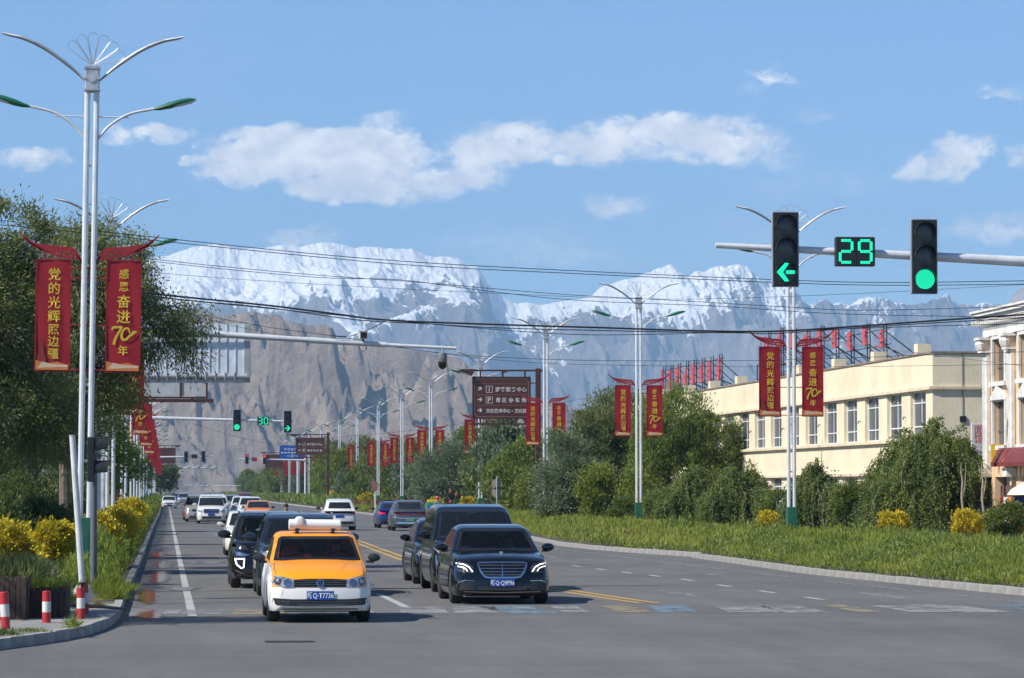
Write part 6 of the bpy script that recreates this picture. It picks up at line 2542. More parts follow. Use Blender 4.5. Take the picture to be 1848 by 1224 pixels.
M_DRL = mat('daytime_running_light', (.9, .9, .9), .3, emit=(1.0, .97, .90), es=1.3)
M_TAIL = mat('tail_light_red', (.30, .006, .01), .15, var=.2)
M_TAILL = mat('lit_brake_light', (.5, .01, .03), .2, emit=(1.0, .03, .08), es=.5)
M_PBLUE = mat('plate_blue', (.008, .055, .30), .4, var=.08)
M_PGREEN = mat('plate_green', (.10, .28, .18), .4, var=.1)
M_PTXT = mat('plate_letter', (.62, .66, .70), .5, var=.05)
M_SEAT = mat('seat_fabric_dark', (.03, .028, .028), .9)
M_SEATR = mat('seat_cover_maroon', (.09, .018, .022), .9)
M_LINER = mat('interior_grey', (.10, .10, .10), .9)
M_SKIN = mat('skin', (.36, .20, .13), .6)
M_HAIR = mat('hair_black', (.012, .010, .009), .7)
M_SHIRT = mat('shirt_dark', (.03, .035, .05), .9)
M_SHIRT2 = mat('shirt_grey', (.16, .17, .18), .9)


def lerp_poly(poly, y):
    if y <= poly[0][0]:
        return poly[0][1]
    for (a, b_), (c_, d_) in zip(poly, poly[1:]):
        if y <= c_:
            t = (y - a) / (c_ - a)
            return b_ + (d_ - b_) * t
    return poly[-1][1]


def smooth_poly(poly, y, h=.05):
    return (lerp_poly(poly, y - h) + 2 * lerp_poly(poly, y) + lerp_poly(poly, y + h)) / 4


def in_poly(p, poly):
    x, y = p
    r_ = False
    for (x0, y0), (x1, y1) in zip(poly, poly[1:] + poly[:1]):
        if (y0 > y) != (y1 > y) and x < (x1 - x0) * (y - y0) / (y1 - y0) + x0:
            r_ = not r_
    return r_


def shell_mesh(stations, cap=True):
    """stations: list of half rings [(x,y,z)...] bottom centre -> top centre"""
    bm = bmesh.new()
    rows = []
    for ring in stations:
        right = [bm.verts.new(p) for p in ring]
        left = [right[0]] + [bm.verts.new((-p[0], p[1], p[2])) for p in ring[1:-1]] + [right[-1]]
        rows.append((right, left))
    for (r0, l0), (r1, l1) in zip(rows, rows[1:]):
        for a, b_ in ((r0, r1), (l1, l0)):
            for k in range(len(a) - 1):
                try:
                    bm.faces.new((a[k], a[k + 1], b_[k + 1], b_[k]))
                except ValueError:
                    pass
    if cap:
        for r_, l_ in (rows[0], rows[-1]):
            bm.faces.new(r_ + l_[1:-1][::-1])
    bmesh.ops.remove_doubles(bm, verts=bm.verts, dist=1e-5)
    bmesh.ops.recalc_face_normals(bm, faces=bm.faces)
    return bm


class Car:
    def __init__(s, kind, label, cat, X, Y, sp, paint, rear=False, yaw=0.0, group=None):
        s.sp = sp
        s.g = thing(kind, label, cat, (X, Y, 0), (PI if rear else 0) + yaw, group)
        if rear:
            s.g.location.y = Y + sp['L']
        s.paint = paint
        s.build()

    # ---- shells
    def build(s):
        sp = s.sp
        L, Wd, H = sp['L'], sp['W'], sp['H']
        hw0 = Wd / 2
        wr = sp.get('wr', .325)
        y1, y2 = sp['wy']
        deck = sp['deck']
        pf = sp.get('planf', [(0, .74), (.03, .82), (.08, .885), (.18, .94), (.35, .98), (.6, 1.0)])
        pr = sp.get('planr', [(0, .80), (.04, .88), (.12, .94), (.3, .98), (.6, 1.0)])
        gc = sp.get('gc', .19)
        ys = set([0, .02, .05, .09, .14, .2, .28, .36, L - .36, L - .28, L - .2, L - .14, L - .09, L - .05, L - .02, L])
        for yw in (y1, y2):
            for k in range(-9, 10):
                ys.add(round(yw + (wr + .06) * math.sin(k / 9 * PI / 2) * 1.0, 4))
            ys.add(yw - wr - .09)
            ys.add(yw + wr + .09)
        k = .36
        while k < L - .36:
            ys.add(round(k, 3))
            k += .12
        ys = sorted(ys)
        st = []
        for y in ys:
            plan = lerp_poly(pf, y) if y < L / 2 else lerp_poly(pr, L - y)
            hw = hw0 * plan
            zs = smooth_poly(deck, y, .03)
            e = min(y, L - y)
            zb = gc + .10 * max(0, 1 - e / .12) ** 2
            za = zb
            for yw in (y1, y2):
                q = (wr + .06) ** 2 - (y - yw) ** 2
                if q > 0:
                    za = max(za, wr + math.sqrt(q))
            za = min(za, zs - .08)
            wi = max(.2, hw - .27)

            def sx(z):
                t = (z - zb) / max(.01, zs - zb)
                return hw * (.955 + .045 * math.sin(PI * min(1, max(0, t * 1.15 + .05))) - .05 * max(0, t - .75) * 4)
            ring = [(0, y, zb), (wi, y, zb), (wi, y, za), (sx(za) - .01, y, za), (sx(za), y, za + .01)]
            for k in range(1, 7):
                z = za + .01 + (zs - .045 - za - .01) * k / 6
                ring.append((sx(z), y, z))
            cr = sp.get('crown', .05) if y < sp['cowl'] + .1 or y > sp['gr'] - .1 else .0
            xs = sx(zs - .045)
            ring += [(xs - .015, y, zs - .012), (xs - .05, y, zs + .004), (xs * .72, y, zs + cr * .55), (xs * .4, y, zs + cr * .9), (0, y, zs + cr)]
            # the nose leans back towards the top
            if y < .5:
                k2 = (1 - y / .5)
                ring = [(x, yy + k2 * sp.get('lean', .08) * max(0, (z - .5)) / .3 - k2 * .03 * (1 - (x / hw0) ** 2), z) for x, yy, z in ring]
            if L - y < .4:
                k2 = (1 - (L - y) / .4)
                ring = [(x, yy - k2 * sp.get('rlean', .10) * max(0, (z - .62)) / .3, z) for x, yy, z in ring]
            st.append(ring)
        bm = shell_mesh(st)
        s.body_bvh = BVHTree.FromBMesh(bm)
        me = bpy.data.meshes.new('body')
        bm.to_mesh(me)
        bm.free()
        me.materials.append(s.paint)
        me.shade_smooth()
        me.set_sharp_from_angle(angle=R(38))
        s.body = link('body', me, s.g)
        # greenhouse
        zb0 = sp['belt'] - .05
        wb = hw0 * sp.get('wb', .925)
        tum = sp.get('tum', .16)
        c0, c1 = sp['cowl'], sp['gr']
        ymid = (c0 + c1) / 2
        n_ = int((c1 - c0 + .3) / .04)
        st = []
        for i in range(n_ + 1):
            y = c0 - .15 + (c1 - c0 + .3) * i / n_

            def zr(x):
                ye = ymid + (y - ymid) * (1 + sp.get('bow', .13) * (x / wb) ** 2)
                return max(zb0 + .002, smooth_poly(sp['roof'], ye, .05))

            def wx(z):
                return wb - tum * max(0, (z - zb0)) / (H - zb0)
            zc = zr(wb * .8)
            ring = [(0, y, zb0), (wb * .5, y, zb0), (wb, y, zb0 + .001)]
            zt = max(zb0 + .002, zc - .085)
            for k in range(1, 11):
                z = zb0 + (zt - zb0) * k / 10
                ring.append((wx(z), y, z))
            we = wx(zt)
            q = min(1, (zc - zb0) / .1)
            for dx, dz in ((.008, .060), (.028, .034), (.062, .013)):
                ring.append((we - dx, y, max(zb0 + .003, zc - dz * q)))
            for k in range(1, 10):
                x = (we - .062) * (1 - k / 9)
                ring.append((x, y, zr(x) + .012 * q * (1 - (x / wb) ** 2)))
            st.append(ring)
        bm = shell_mesh(st)
        s.cab_bvh = BVHTree.FromBMesh(bm)
        wins = sp['wins']
        if sp.get('see'):
            kill = []
            for f in bm.faces:
                c_ = f.calc_center_median()
                nn = f.normal
                if nn.y < -.15 and in_poly((c_.x, c_.z), inset(wins['front'], .035)):
                    kill.append(f)
                elif nn.y > .12 and in_poly((c_.x, c_.z), inset(wins['rear'], .035)) and c_.y > ymid:
                    kill.append(f)
                elif abs(nn.x) > .5 and any(in_poly((c_.y, c_.z), inset(w_, .03)) for w_ in wins['side']):
                    kill.append(f)
                elif nn.z < -.8:
                    kill.append(f)
            bmesh.ops.delete(bm, geom=kill, context='FACES')
        me = bpy.data.meshes.new('roof')
        bm.to_mesh(me)
        bm.free()
        me.materials.append(s.sp.get('roofm') or s.paint)
        me.shade_smooth()
        me.set_sharp_from_angle(angle=R(40))
        s.cab = link('roof', me, s.g)
        gm = s.sp.get('glass') or (G_CLEAR if sp.get('see') else G_SOLID)
        gs = s.sp.get('sglass') or gm
        for nm, key, view, m_ in (('windscreen', 'front', 'F', gm), ('rear_window', 'rear', 'R', gs)):
            w_ = s.patch(wins[key], view, .004, m_, nm, s.g, cab=True)
            s.band(wins[key], view, .05, .007, M_FRIT, 'window_seal', w_, cab=True)
        for w2 in wins['side']:
            for view in ('A', 'B'):
                w_ = s.patch(w2, view, .004, gs, 'side_window', s.g, cab=True)
                s.band(w2, view, .028, .007, M_FRIT, 'window_seal', w_, cab=True)
        # wheels
        tyre, rim = wheel_meshes(wr, sp.get('tw', .205))
        for yw in (y1, y2):
            for sd in (-1, 1):
                w_ = link('wheel', tyre, s.g, (sd * (hw0 - sp.get('tw', .205) / 2 - .012), yw, wr))
                w_.rotation_euler = (0, 0, 0 if sd > 0 else PI)
                link('rim', rim, w_)
        # wheel-well liner and floor
        mb = MB()
        mb.box(-hw0 + .28, hw0 - .28, .25, L - .25, gc - .02, gc + .12)
        mb.build('underbody', M_PLAS, s.g)
        if sp.get('see'):
            s.interior()

    # ---- surface-hugging pieces
    def cast(s, u, v, view, off, cab):
        bv = s.cab_bvh if cab else s.body_bvh
        L = s.sp['L']
        o, d = {'F': (Vector((u, -1, v)), Vector((0, 1, 0))), 'R': (Vector((u, L + 1, v)), Vector((0, -1, 0))),
                'A': (Vector((-2, u, v)), Vector((1, 0, 0))), 'B': (Vector((2, u, v)), Vector((-1, 0, 0))),
                'T': (Vector((u, v, 3)), Vector((0, 0, -1)))}[view]
        h = bv.ray_cast(o, d)
        if h[0] is None:
            q = bv.find_nearest(o + d * (1.3 if view in 'FR' else 1.4))
            p = q[0].copy()
            for ax in range(3):
                if abs(d[ax]) < .5:
                    p[ax] = o[ax]
            return p - d * off
        return h[0] - d * off

    def patch(s, poly, view, off, m, name, parent=None, cab=False, step=.06, skirt=.02):
        bm = bmesh.new()
        bm.faces.new([bm.verts.new((u, v, 0)) for u, v in poly])
        us, vs = [p[0] for p in poly], [p[1] for p in poly]
        for ax, lo, hi in ((0, min(us), max(us)), (1, min(vs), max(vs))):
            k = lo + step
            while k < hi - 1e-4:
                no = Vector((1, 0, 0)) if ax == 0 else Vector((0, 1, 0))
                bmesh.ops.bisect_plane(bm, geom=bm.verts[:] + bm.edges[:] + bm.faces[:], plane_co=no * k, plane_no=no)
                k += step
        bmesh.ops.triangulate(bm, faces=[f for f in bm.faces if len(f.verts) > 4])
        dr = {'F': Vector((0, 1, 0)), 'R': Vector((0, -1, 0)), 'A': Vector((1, 0, 0)), 'B': Vector((-1, 0, 0)), 'T': Vector((0, 0, -1))}[view]
        for v in bm.verts:
            v.co = s.cast(v.co.x, v.co.y, view, off, cab)
        be = [e for e in bm.edges if e.is_boundary]
        if skirt:
            r_ = bmesh.ops.extrude_edge_only(bm, edges=be)
            for v in [g_ for g_ in r_['geom'] if isinstance(g_, bmesh.types.BMVert)]:
                v.co += dr * skirt
        bmesh.ops.recalc_face_normals(bm, faces=bm.faces)
        me = bpy.data.meshes.new(name)
        bm.to_mesh(me)
        bm.free()
        me.materials.append(m)
        me.shade_smooth()
        me.set_sharp_from_angle(angle=R(40))
        return link(name, me, parent or s.body)

    def band(s, poly, view, w, off, m, name, parent, cab=False, closed=True):
        """strip of width w along an outline"""
        pts = [Vector((u, v)) for u, v in poly]
        if closed:
            pts.append(pts[0])
        dense = []
        for a, b_ in zip(pts, pts[1:]):
            k = max(1, int((b_ - a).length / .06))
            dense += [a.lerp(b_, q / k) for q in range(k)]
        if not closed:
            dense.append(pts[-1])
        n_ = len(dense)
        cen = sum(dense, Vector((0, 0))) / n_
        bm = bmesh.new()
        A, B = [], []
        for i, p in enumerate(dense):
            if closed:
                t = dense[(i + 1) % n_] - dense[i - 1]
            else:
                t = dense[min(n_ - 1, i + 1)] - dense[max(0, i - 1)]
            t.normalize()
            nn = Vector((-t.y, t.x))
            if closed and nn.dot(cen - p) < 0:
                nn = -nn
            a, b_ = (p - nn * w * .2, p + nn * w * .8) if closed else (p - nn * w * .5, p + nn * w * .5)
            A.append(bm.verts.new(s.cast(a.x, a.y, view, off, cab)))
            B.append(bm.verts.new(s.cast(b_.x, b_.y, view, off, cab)))
        for i in range(n_ if closed else n_ - 1):
            j = (i + 1) % n_
            bm.faces.new((A[i], A[j], B[j], B[i]))
        me = bpy.data.meshes.new(name)
        bm.to_mesh(me)
        bm.free()
        me.materials.append(m)
        return link(name, me, parent)

    def both(s, poly, view, off, m, name, **kw):
        a = s.patch(poly, view, off, m, name, **kw)
        b_ = s.patch([(-u, v) for u, v in poly][::-1], view, off, m, name, **kw)
        return a, b_

    def plate(s, txt, z, view='F', m=None, x=0):
        y = s.cast(x, z, view, .02, False).y
        mb = MB()
        t = -.006 if view == 'F' else .006
        mb.box(-.22, .22, min(0, t), max(0, t), -.07, .07, bev=.002)
        pl = mb.build('number_plate', m or M_PBLUE, s.g, (x, y, z))
        if txt:
            o = text_ob(txt, .115, M_PTXT, pl, (0, -.009, 0), 'plate_lettering', bold=.018, narrow=.80)
        return pl

    def mirrors(s, z, y, m, r=.10, out=.10):
        for sd in (-1, 1):
            mb = MB()
            mb.lathe([(.02, -.07), (r * .8, -.055), (r, 0), (r * .9, .05), (r * .55, .09), (.01, .10)], 14, axis='Y')
            for v in mb.bm.verts:
                v.co.x *= 1.25
                v.co.z *= .8
            o = mb.build('mirror', m, s.g, (sd * (s.sp['W'] / 2 + out), y, z))
            mb = MB()
            mb.box(min(0, -sd * (out + .03)), max(0, -sd * (out + .03)), .0, .05, -.09, -.05)
            link('mirror_arm', mb.mesh('mirror_arm', M_PLAS), o)

    def interior(s):
        sp = s.sp
        c0 = sp['cowl']
        hw = sp['W'] / 2 - .16
        zf = sp['belt']
        mb = MB()
        mb.box(-hw, hw, c0 + .12, c0 + .5, zf - .25, zf + .0, bev=.03)
        mb.build('dashboard', M_SEAT, s.g)
        mb = MB()
        mb.box(-hw, hw, c0 + .3, sp['gr'] - .1, .28, .34)
        mb.build('cabin_floor', M_LINER, s.g)
        sm = sp.get('seatm') or M_SEAT
        H = sp['H']
        for x, y, w in ((-.36, c0 + 1.35, .25), (.36, c0 + 1.35, .25)):
            mb = MB()
            mb.box(x - w, x + w, y - .5, y, .34, .52, bev=.04)
            mb.box(x - w, x + w, y - .02, y + .12, .5, H - .42, bev=.05)
            st_ = mb.build('seat', sm, s.g)
            mb = MB()
            mb.box(x - .13, x + .13, y + .0, y + .10, H - .39, H - .20, bev=.035)
            link('headrest', mb.mesh('headrest', sm), st_)
        y = c0 + 2.25
        mb = MB()
        mb.box(-hw + .05, hw - .05, y, y + .15, .4, H - .45, bev=.05)
        for x in (-.4, .4):
            mb.box(x - .12, x + .12, y + .02, y + .11, H - .44, H - .28, bev=.03)
        mb.build('rear_bench', sm, s.g)
        mb = MB()
        # steering wheel, on the left-hand side of the car (viewer's right)
        P = [(.36 + .18 * math.cos(a), c0 + .62 - .06 * math.sin(a), zf + .0 + .17 * math.sin(a)) for a in [2 * PI * k / 16 for k in range(17)]]
        mb.tube(P, .014, 6, caps=False)
        mb.tube([(.20, c0 + .62, zf), (.52, c0 + .62, zf)], .014, 5)
        mb.build('steering_wheel', M_PLAS, s.g)
        mb = MB()
        mb.box(-.11, .11, c0 + .72, c0 + .745, H - .22, H - .15, bev=.01)
        mb.build('inner_mirror', M_PLAS, s.g)


def inset(poly, d):
    cx = sum(p[0] for p in poly) / len(poly)
    cy = sum(p[1] for p in poly) / len(poly)
    out = []
    for x, y in poly:
        v = Vector((cx - x, cy - y))
        l = v.length
        out.append((x + v.x / l * d * 1.2, y + v.y / l * d * 1.2))
    return out


WM = {}


def wheel_meshes(r, w):
    k = (round(r, 3), round(w, 3))
    if k in WM:
        return WM[k]
    mb = MB()
    h = w / 2
    mb.lathe([(r * .66, -h + .01), (r * .86, -h), (r * .97, -h + .025), (r, -h + .05), (r, h - .05), (r * .97, h - .025), (r * .86, h), (r * .66, h - .01)], 32, axis='X')
    t = mb.mesh('wheel', M_TYRE)
    mb = MB()
    mb.lathe([(r * .66, h - .012), (r * .62, h - .012), (r * .58, h - .05), (r * .2, h - .05), (r * .12, h - .02), (.001, h - .02)], 28, axis='X')
    for q in range(10):
        a = 2 * PI * q / 10
        mt = Matrix.Rotation(a, 4, 'X')
        mb.box(h - .045, h - .015, -r * .05, r * .05, r * .1, r * .62, mtx=mt)
    rm = mb.mesh('rim', M_RIM)
    WM[k] = (t, rm)
    return WM[k]


def person(X, Y, Z, label, shirt, rz=0.0, hair=M_HAIR, ride=False):
    """seated figure facing -Y; Z is the seat height"""
    g = thing('person', label, 'person', (X, Y, Z), rz)
    bm = bmesh.new()
    V = [(0, 0, .08), (0, .03, .30), (0, .04, .46), (0, .02, .58), (0, -.01, .68), (0, -.02, .78),
         (.17, .02, .47), (.24, -.06, .26), (.14, -.34, .26), (.10, -.42, .30), (-.17, .02, .47), (-.24, -.06, .26), (-.14, -.34, .26), (-.10, -.42, .30),
         (.12, -.05, .08), (.15, -.42, .10), (.15, -.50, -.28), (-.12, -.05, .08), (-.15, -.42, .10), (-.15, -.50, -.28)]
    E = [(0, 1), (1, 2), (2, 3), (3, 4), (4, 5), (2, 6), (6, 7), (7, 8), (8, 9), (2, 10), (10, 11), (11, 12), (12, 13), (0, 14), (14, 15), (15, 16), (0, 17), (17, 18), (18, 19)]
    Rr = [.16, .15, .13, .055, .085, .075, .075, .05, .038, .04, .075, .05, .038, .04, .10, .075, .055, .10, .075, .055]
    vs = [bm.verts.new(v) for v in V]
    for a, b_ in E:
        bm.edges.new((vs[a], vs[b_]))
    me = bpy.data.meshes.new('figure')
    bm.to_mesh(me)
    bm.free()
    o = bpy.data.objects.new('tmp', me)
    COL.objects.link(o)
    o.modifiers.new('skin', 'SKIN')
    for i, r_ in enumerate(Rr):
        me.skin_vertices[0].data[i].radius = (r_, r_ * (.75 if i < 3 else 1))
    me.skin_vertices[0].data[0].use_root = True
    sb = o.modifiers.new('sub', 'SUBSURF')
    sb.levels = sb.render_levels = 2
    dg = bpy.context.evaluated_depsgraph_get()
    m2 = bpy.data.meshes.new_from_object(o.evaluated_get(dg))
    bpy.data.objects.remove(o)
    m2.materials.clear()
    m2.materials.append(shirt)
    m2.materials.append(M_SKIN)
    for p in m2.polygons:
        c_ = p.center
        p.material_index = 1 if c_.z > .53 or (c_.y < -.33 and c_.z > .2) else 0
        p.use_smooth = True
    m2.name = 'body'
    link('body', m2, g)
    mb = MB()
    mb.lathe([(.001, .105), (.06, .095), (.092, .05), (.10, .0), (.092, -.05)], 16, org=(0, .012, .775))
    mb.build('hair', hair, g)
    mb = MB()
    mb.prism([(-.012, .70), (.012, .70), (0, .745)], -.125, -.09)
    mb.build('nose', M_SKIN, g)
    return g


# ---------------------------------------------------------------- specifications
SEDAN = dict(L=4.5, W=1.70, H=1.45, wy=(.80, 3.40), belt=.96, cowl=1.10, gr=4.0, wr=.305, tum=.135, wb=.93,
             deck=[(0, .66), (.03, .72), (.10, .765), (.3, .83), (.7, .90), (1.15, .955), (1.6, .96), (3.4, .97), (3.95, 1.0), (4.35, .98), (4.46, .90), (4.5, .80)],
             roof=[(1.05, .90), (1.15, .96), (1.95, 1.385), (2.25, 1.43), (2.7, 1.45), (3.2, 1.42), (3.5, 1.34), (4.05, 1.0), (4.2, .90)],
             wins=dict(front=[(-.715, .995), (.715, .995), (.70, 1.03), (.61, 1.345), (.56, 1.368), (-.56, 1.368), (-.61, 1.345), (-.70, 1.03)],
                       rear=[(-.64, 1.06), (.64, 1.06), (.56, 1.32), (.48, 1.34), (-.48, 1.34), (-.56, 1.32)],
                       side=[[(1.62, .985), (2.35, .985), (2.35, 1.36), (2.02, 1.33)], [(2.42, .985), (3.5, 1.0), (3.32, 1.30), (2.85, 1.37), (2.42, 1.365)]]))


def scaled(base, **kw):
    d = dict(base)
    d['wins'] = {k: v for k, v in base['wins'].items()}
    d.update(kw)
    return d


BENZ = scaled(SEDAN, L=4.95, W=1.87, H=1.47, wy=(.86, 3.80), wr=.34, belt=.95, cowl=1.28, gr=4.45, gc=.17, tw=.24, tum=.215, wb=.93, crown=.06,
              deck=[(0, .66), (.03, .73), (.09, .79), (.25, .84), (.7, .90), (1.3, .95), (1.8, .95), (3.8, .97), (4.35, 1.0), (4.8, .96), (4.92, .88), (4.95, .8)],
              roof=[(1.2, .90), (1.32, .965), (2.2, 1.40), (2.55, 1.45), (3.0, 1.47), (3.5, 1.44), (3.85, 1.36), (4.5, 1.0), (4.65, .90)],
              wins=dict(front=[(-.77, .995), (.77, .995), (.75, 1.03), (.615, 1.36), (.55, 1.385), (-.55, 1.385), (-.615, 1.36), (-.75, 1.03)],
                        rear=[(-.62, 1.06), (.62, 1.06), (.5, 1.33), (-.5, 1.33)],
                        side=[[(1.85, .98), (2.65, .98), (2.65, 1.38), (2.3, 1.35)], [(2.72, .98), (3.95, 1.0), (3.65, 1.31), (3.1, 1.39), (2.72, 1.385)]]))
SUV = dict(L=4.5, W=1.86, H=1.66, wy=(.86, 3.56), wr=.36, belt=1.08, cowl=1.16, gr=4.42, gc=.22, tw=.23, tum=.20, wb=.93, crown=.04, rlean=.05, lean=.06,
           deck=[(0, .82), (.03, .90), (.08, .96), (.25, 1.0), (.7, 1.04), (1.2, 1.08), (4.0, 1.10), (4.3, 1.10), (4.45, 1.02), (4.5, .9)],
           roof=[(1.05, 1.02), (1.18, 1.08), (1.95, 1.56), (2.3, 1.63), (2.9, 1.66), (3.6, 1.63), (4.05, 1.56), (4.4, 1.15), (4.5, 1.02)],
           wins=dict(front=[(-.76, 1.12), (.76, 1.12), (.745, 1.15), (.625, 1.53), (.56, 1.56), (-.56, 1.56), (-.625, 1.53), (-.745, 1.15)],
                     rear=[(-.60, 1.17), (.60, 1.17), (.52, 1.48), (-.52, 1.48)],
                     side=[[(1.72, 1.11), (2.45, 1.11), (2.45, 1.52), (2.05, 1.50)], [(2.52, 1.11), (3.95, 1.14), (3.75, 1.46), (3.1, 1.53), (2.52, 1.525)]]))
MPV = dict(L=5.1, W=1.93, H=1.83, wy=(.92, 4.02), wr=.345, belt=1.10, cowl=.98, gr=5.0, gc=.19, tw=.23, tum=.17, wb=.94, crown=.05, rlean=.02, lean=.10,
           deck=[(0, .80), (.03, .88), (.10, .95), (.3, 1.02), (.6, 1.07), (1.0, 1.11), (4.7, 1.12), (4.95, 1.12), (5.05, 1.0), (5.1, .9)],
           roof=[(.85, 1.05), (1.0, 1.11), (1.75, 1.66), (2.1, 1.78), (2.8, 1.83), (4.2, 1.82), (4.8, 1.76), (4.98, 1.3), (5.1, 1.05)],
           wins=dict(front=[(-.81, 1.14), (.81, 1.14), (.79, 1.18), (.70, 1.67), (.64, 1.71), (-.64, 1.71), (-.70, 1.67), (-.79, 1.18)],
                     rear=[(-.66, 1.2), (.66, 1.2), (.6, 1.68), (-.6, 1.68)],
                     side=[[(1.75, 1.14), (2.35, 1.14), (2.35, 1.66), (2.02, 1.62)], [(2.42, 1.14), (3.5, 1.14), (3.5, 1.68), (2.42, 1.67)], [(3.57, 1.14), (4.7, 1.15), (4.65, 1.62), (3.57, 1.68)]]))
COUPE = scaled(SUV, L=4.85, W=1.88, H=1.58, wy=(.9, 3.82), gr=4.7, belt=1.03,
               deck=[(0, .74), (.03, .82), (.08, .88), (.25, .94), (.7, .99), (1.2, 1.03), (4.2, 1.05), (4.65, 1.08), (4.8, 1.02), (4.85, .9)],
               roof=[(1.05, .98), (1.18, 1.04), (2.0, 1.48), (2.4, 1.55), (3.0, 1.58), (3.7, 1.54), (4.2, 1.42), (4.7, 1.12), (4.85, 1.0)],
               wins=dict(front=[(-.70, 1.08), (.70, 1.08), (.56, 1.46), (.5, 1.49), (-.5, 1.49), (-.56, 1.46)],
                         rear=[(-.60, 1.16), (.60, 1.16), (.50, 1.40), (-.50, 1.40)],
                         side=[[(1.72, 1.07), (2.45, 1.07), (2.45, 1.46), (2.05, 1.44)], [(2.52, 1.07), (4.1, 1.10), (3.7, 1.38), (3.1, 1.46), (2.52, 1.465)]]))


def generic_front(c, hl, gr, gm=M_GLOSSB, hm=M_HLG, low=True, chrome=False, logo=True):
    """headlights, grille, lower intake from outlines in front view (right half mirrored)"""
    c.both(hl, 'F', .012, hm, 'headlight')
    g_ = c.patch(gr, 'F', .010, gm, 'grille')
    if chrome:
        c.band(gr, 'F', .03, .016, M_CHROME, 'grille_frame', g_)
    if low:
        w = c.sp['W'] / 2
        z0 = c.sp.get('gc', .19)
        it = c.patch([(-w * .62, z0 + .10), (w * .62, z0 + .10), (w * .70, z0 + .22), (-w * .70, z0 + .22)], 'F', .008, M_PLAS, 'lower_intake')
    if logo:
        zc = sum(p[1] for p in gr) / len(gr)
        c.patch([(.06 * math.cos(k * PI / 6), zc + .045 * math.sin(k * PI / 6)) for k in range(12)], 'F', .02, M_CHROME, 'badge', step=.2)


# ---------------------------------------------------------------- the taxi
P_TAXI = paint_mat('taxi_orange_white', (.86, .30, .002), two=(.70, .69, .66), dust=.15, coat=.25, rough=.38)
P_BLACK = paint_mat('paint_black', (.002, .0022, .004), rough=.10, dust=.008, coat=.2)
P_NAVY = paint_mat('paint_blue_black', (.002, .003, .006), rough=.10, dust=.008, coat=.2)
P_DGREY = paint_mat('paint_dark_grey', (.004, .0045, .005), .0, rough=.14, dust=.03, coat=.2)
P_SLATE = paint_mat('paint_slate_blue', (.010, .016, .026), .2, rough=.18, dust=.04, coat=.3)
P_WHITE = paint_mat('paint_white', (.66, .66, .65), dust=.2)
P_SILV = paint_mat('paint_silver', (.42, .43, .43), .5, dust=.2)
P_BEIGE = paint_mat('paint_beige', (.36, .34, .28), .4, dust=.3)
P_GREY = paint_mat('paint_grey', (.10, .11, .13), .6, dust=.2)
P_BLUE = paint_mat('paint_blue', (.012, .035, .16), .4, dust=.15)
P_ORANGE = paint_mat('paint_orange', (.75, .22, .006), dust=.2)
P_RED = paint_mat('paint_dark_red', (.16, .02, .02), dust=.3)

DT = 58.3
taxi = Car('taxi', 'orange and white taxi with white roof lamp, nearest vehicle at the stop line', 'taxi', XG(574, DT + .6), DT, scaled(SEDAN, see=True, seatm=M_SEATR, sglass=G_CLEAR), P_TAXI)
t = taxi
for o_ in (t.body, t.cab):
    pass
hl, hr = t.both([(.43, .705), (.55, .738), (.68, .765), (.785, .775), (.80, .74), (.775, .64), (.70, .595), (.55, .575), (.42, .58)], 'F', .012, M_HLG, 'headlight')
for q, par in ((1, hl), (-1, hr)):
    for (x, z, r_) in ((.53, .65, .062), (.68, .675, .060)):
        t.patch([(q * x + r_ * math.cos(k * PI / 8), z + r_ * math.sin(k * PI / 8)) for k in range(16)], 'F', .017, M_CHROME if x < .6 else M_HLD, 'reflector', parent=par, step=.2)
    t.patch([(q * .46, .60), (q * .74, .62), (q * .74, .632), (q * .46, .615)][::q], 'F', .018, M_CHROME, 'reflector', parent=par, step=.2)
gr = t.patch([(-.425, .585), (.425, .585), (.43, .70), (.2, .712), (-.2, .712), (-.43, .70)], 'F', .010, M_GLOSSB, 'grille')
for z in (.618, .650, .682):
    t.patch([(-.42, z - .005), (.42, z - .005), (.42, z + .005), (-.42, z + .005)], 'F', .018, mat('dark_slat', (.06, .06, .065), .3), 'grille_slat', parent=gr, step=.1)
# round emblem with V over W
em = t.patch([(.066 * math.cos(k * PI / 12), .645 + .066 * math.sin(k * PI / 12)) for k in range(24)], 'F', .022, M_GLOSSB, 'emblem', step=.3)
t.band([(.062 * math.cos(k * PI / 12), .645 + .062 * math.sin(k * PI / 12)) for k in range(24)], 'F', .012, .027, M_CHROME, 'emblem_ring', em)
for pl in ([(-.026, .697), (0, .652), (.026, .697)], [(-.050, .672), (-.024, .602), (0, .640), (.024, .602), (.050, .672)]):
    t.band(pl, 'F', .012, .028, M_CHROME, 'emblem_letter', em, closed=False)
li = t.patch([(-.76, .405), (-.775, .33), (-.70, .29), (-.25, .27), (.25, .27), (.70, .29), (.775, .33), (.76, .405), (.45, .385), (-.45, .385)], 'F', .008, M_PLAS, 'lower_intake')
for z in (.31, .345):
    t.patch([(-.70, z - .006), (.70, z - .006), (.70, z + .006), (-.70, z + .006)], 'F', .018, mat('dark_slat', (.06, .06, .065), .3), 'intake_slat', parent=li, step=.1)
for q in (-1, 1):
    t.patch([(q * .50, .305), (q * .66, .305), (q * .66, .365), (q * .50, .365)][::q], 'F', .020, M_HLD, 'fog_lamp', parent=li, step=.2)
t.patch([(-.60, .215), (.60, .215), (.62, .232), (-.62, .232)], 'F', .010, M_PLAS, 'lip_shadow', step=.2)
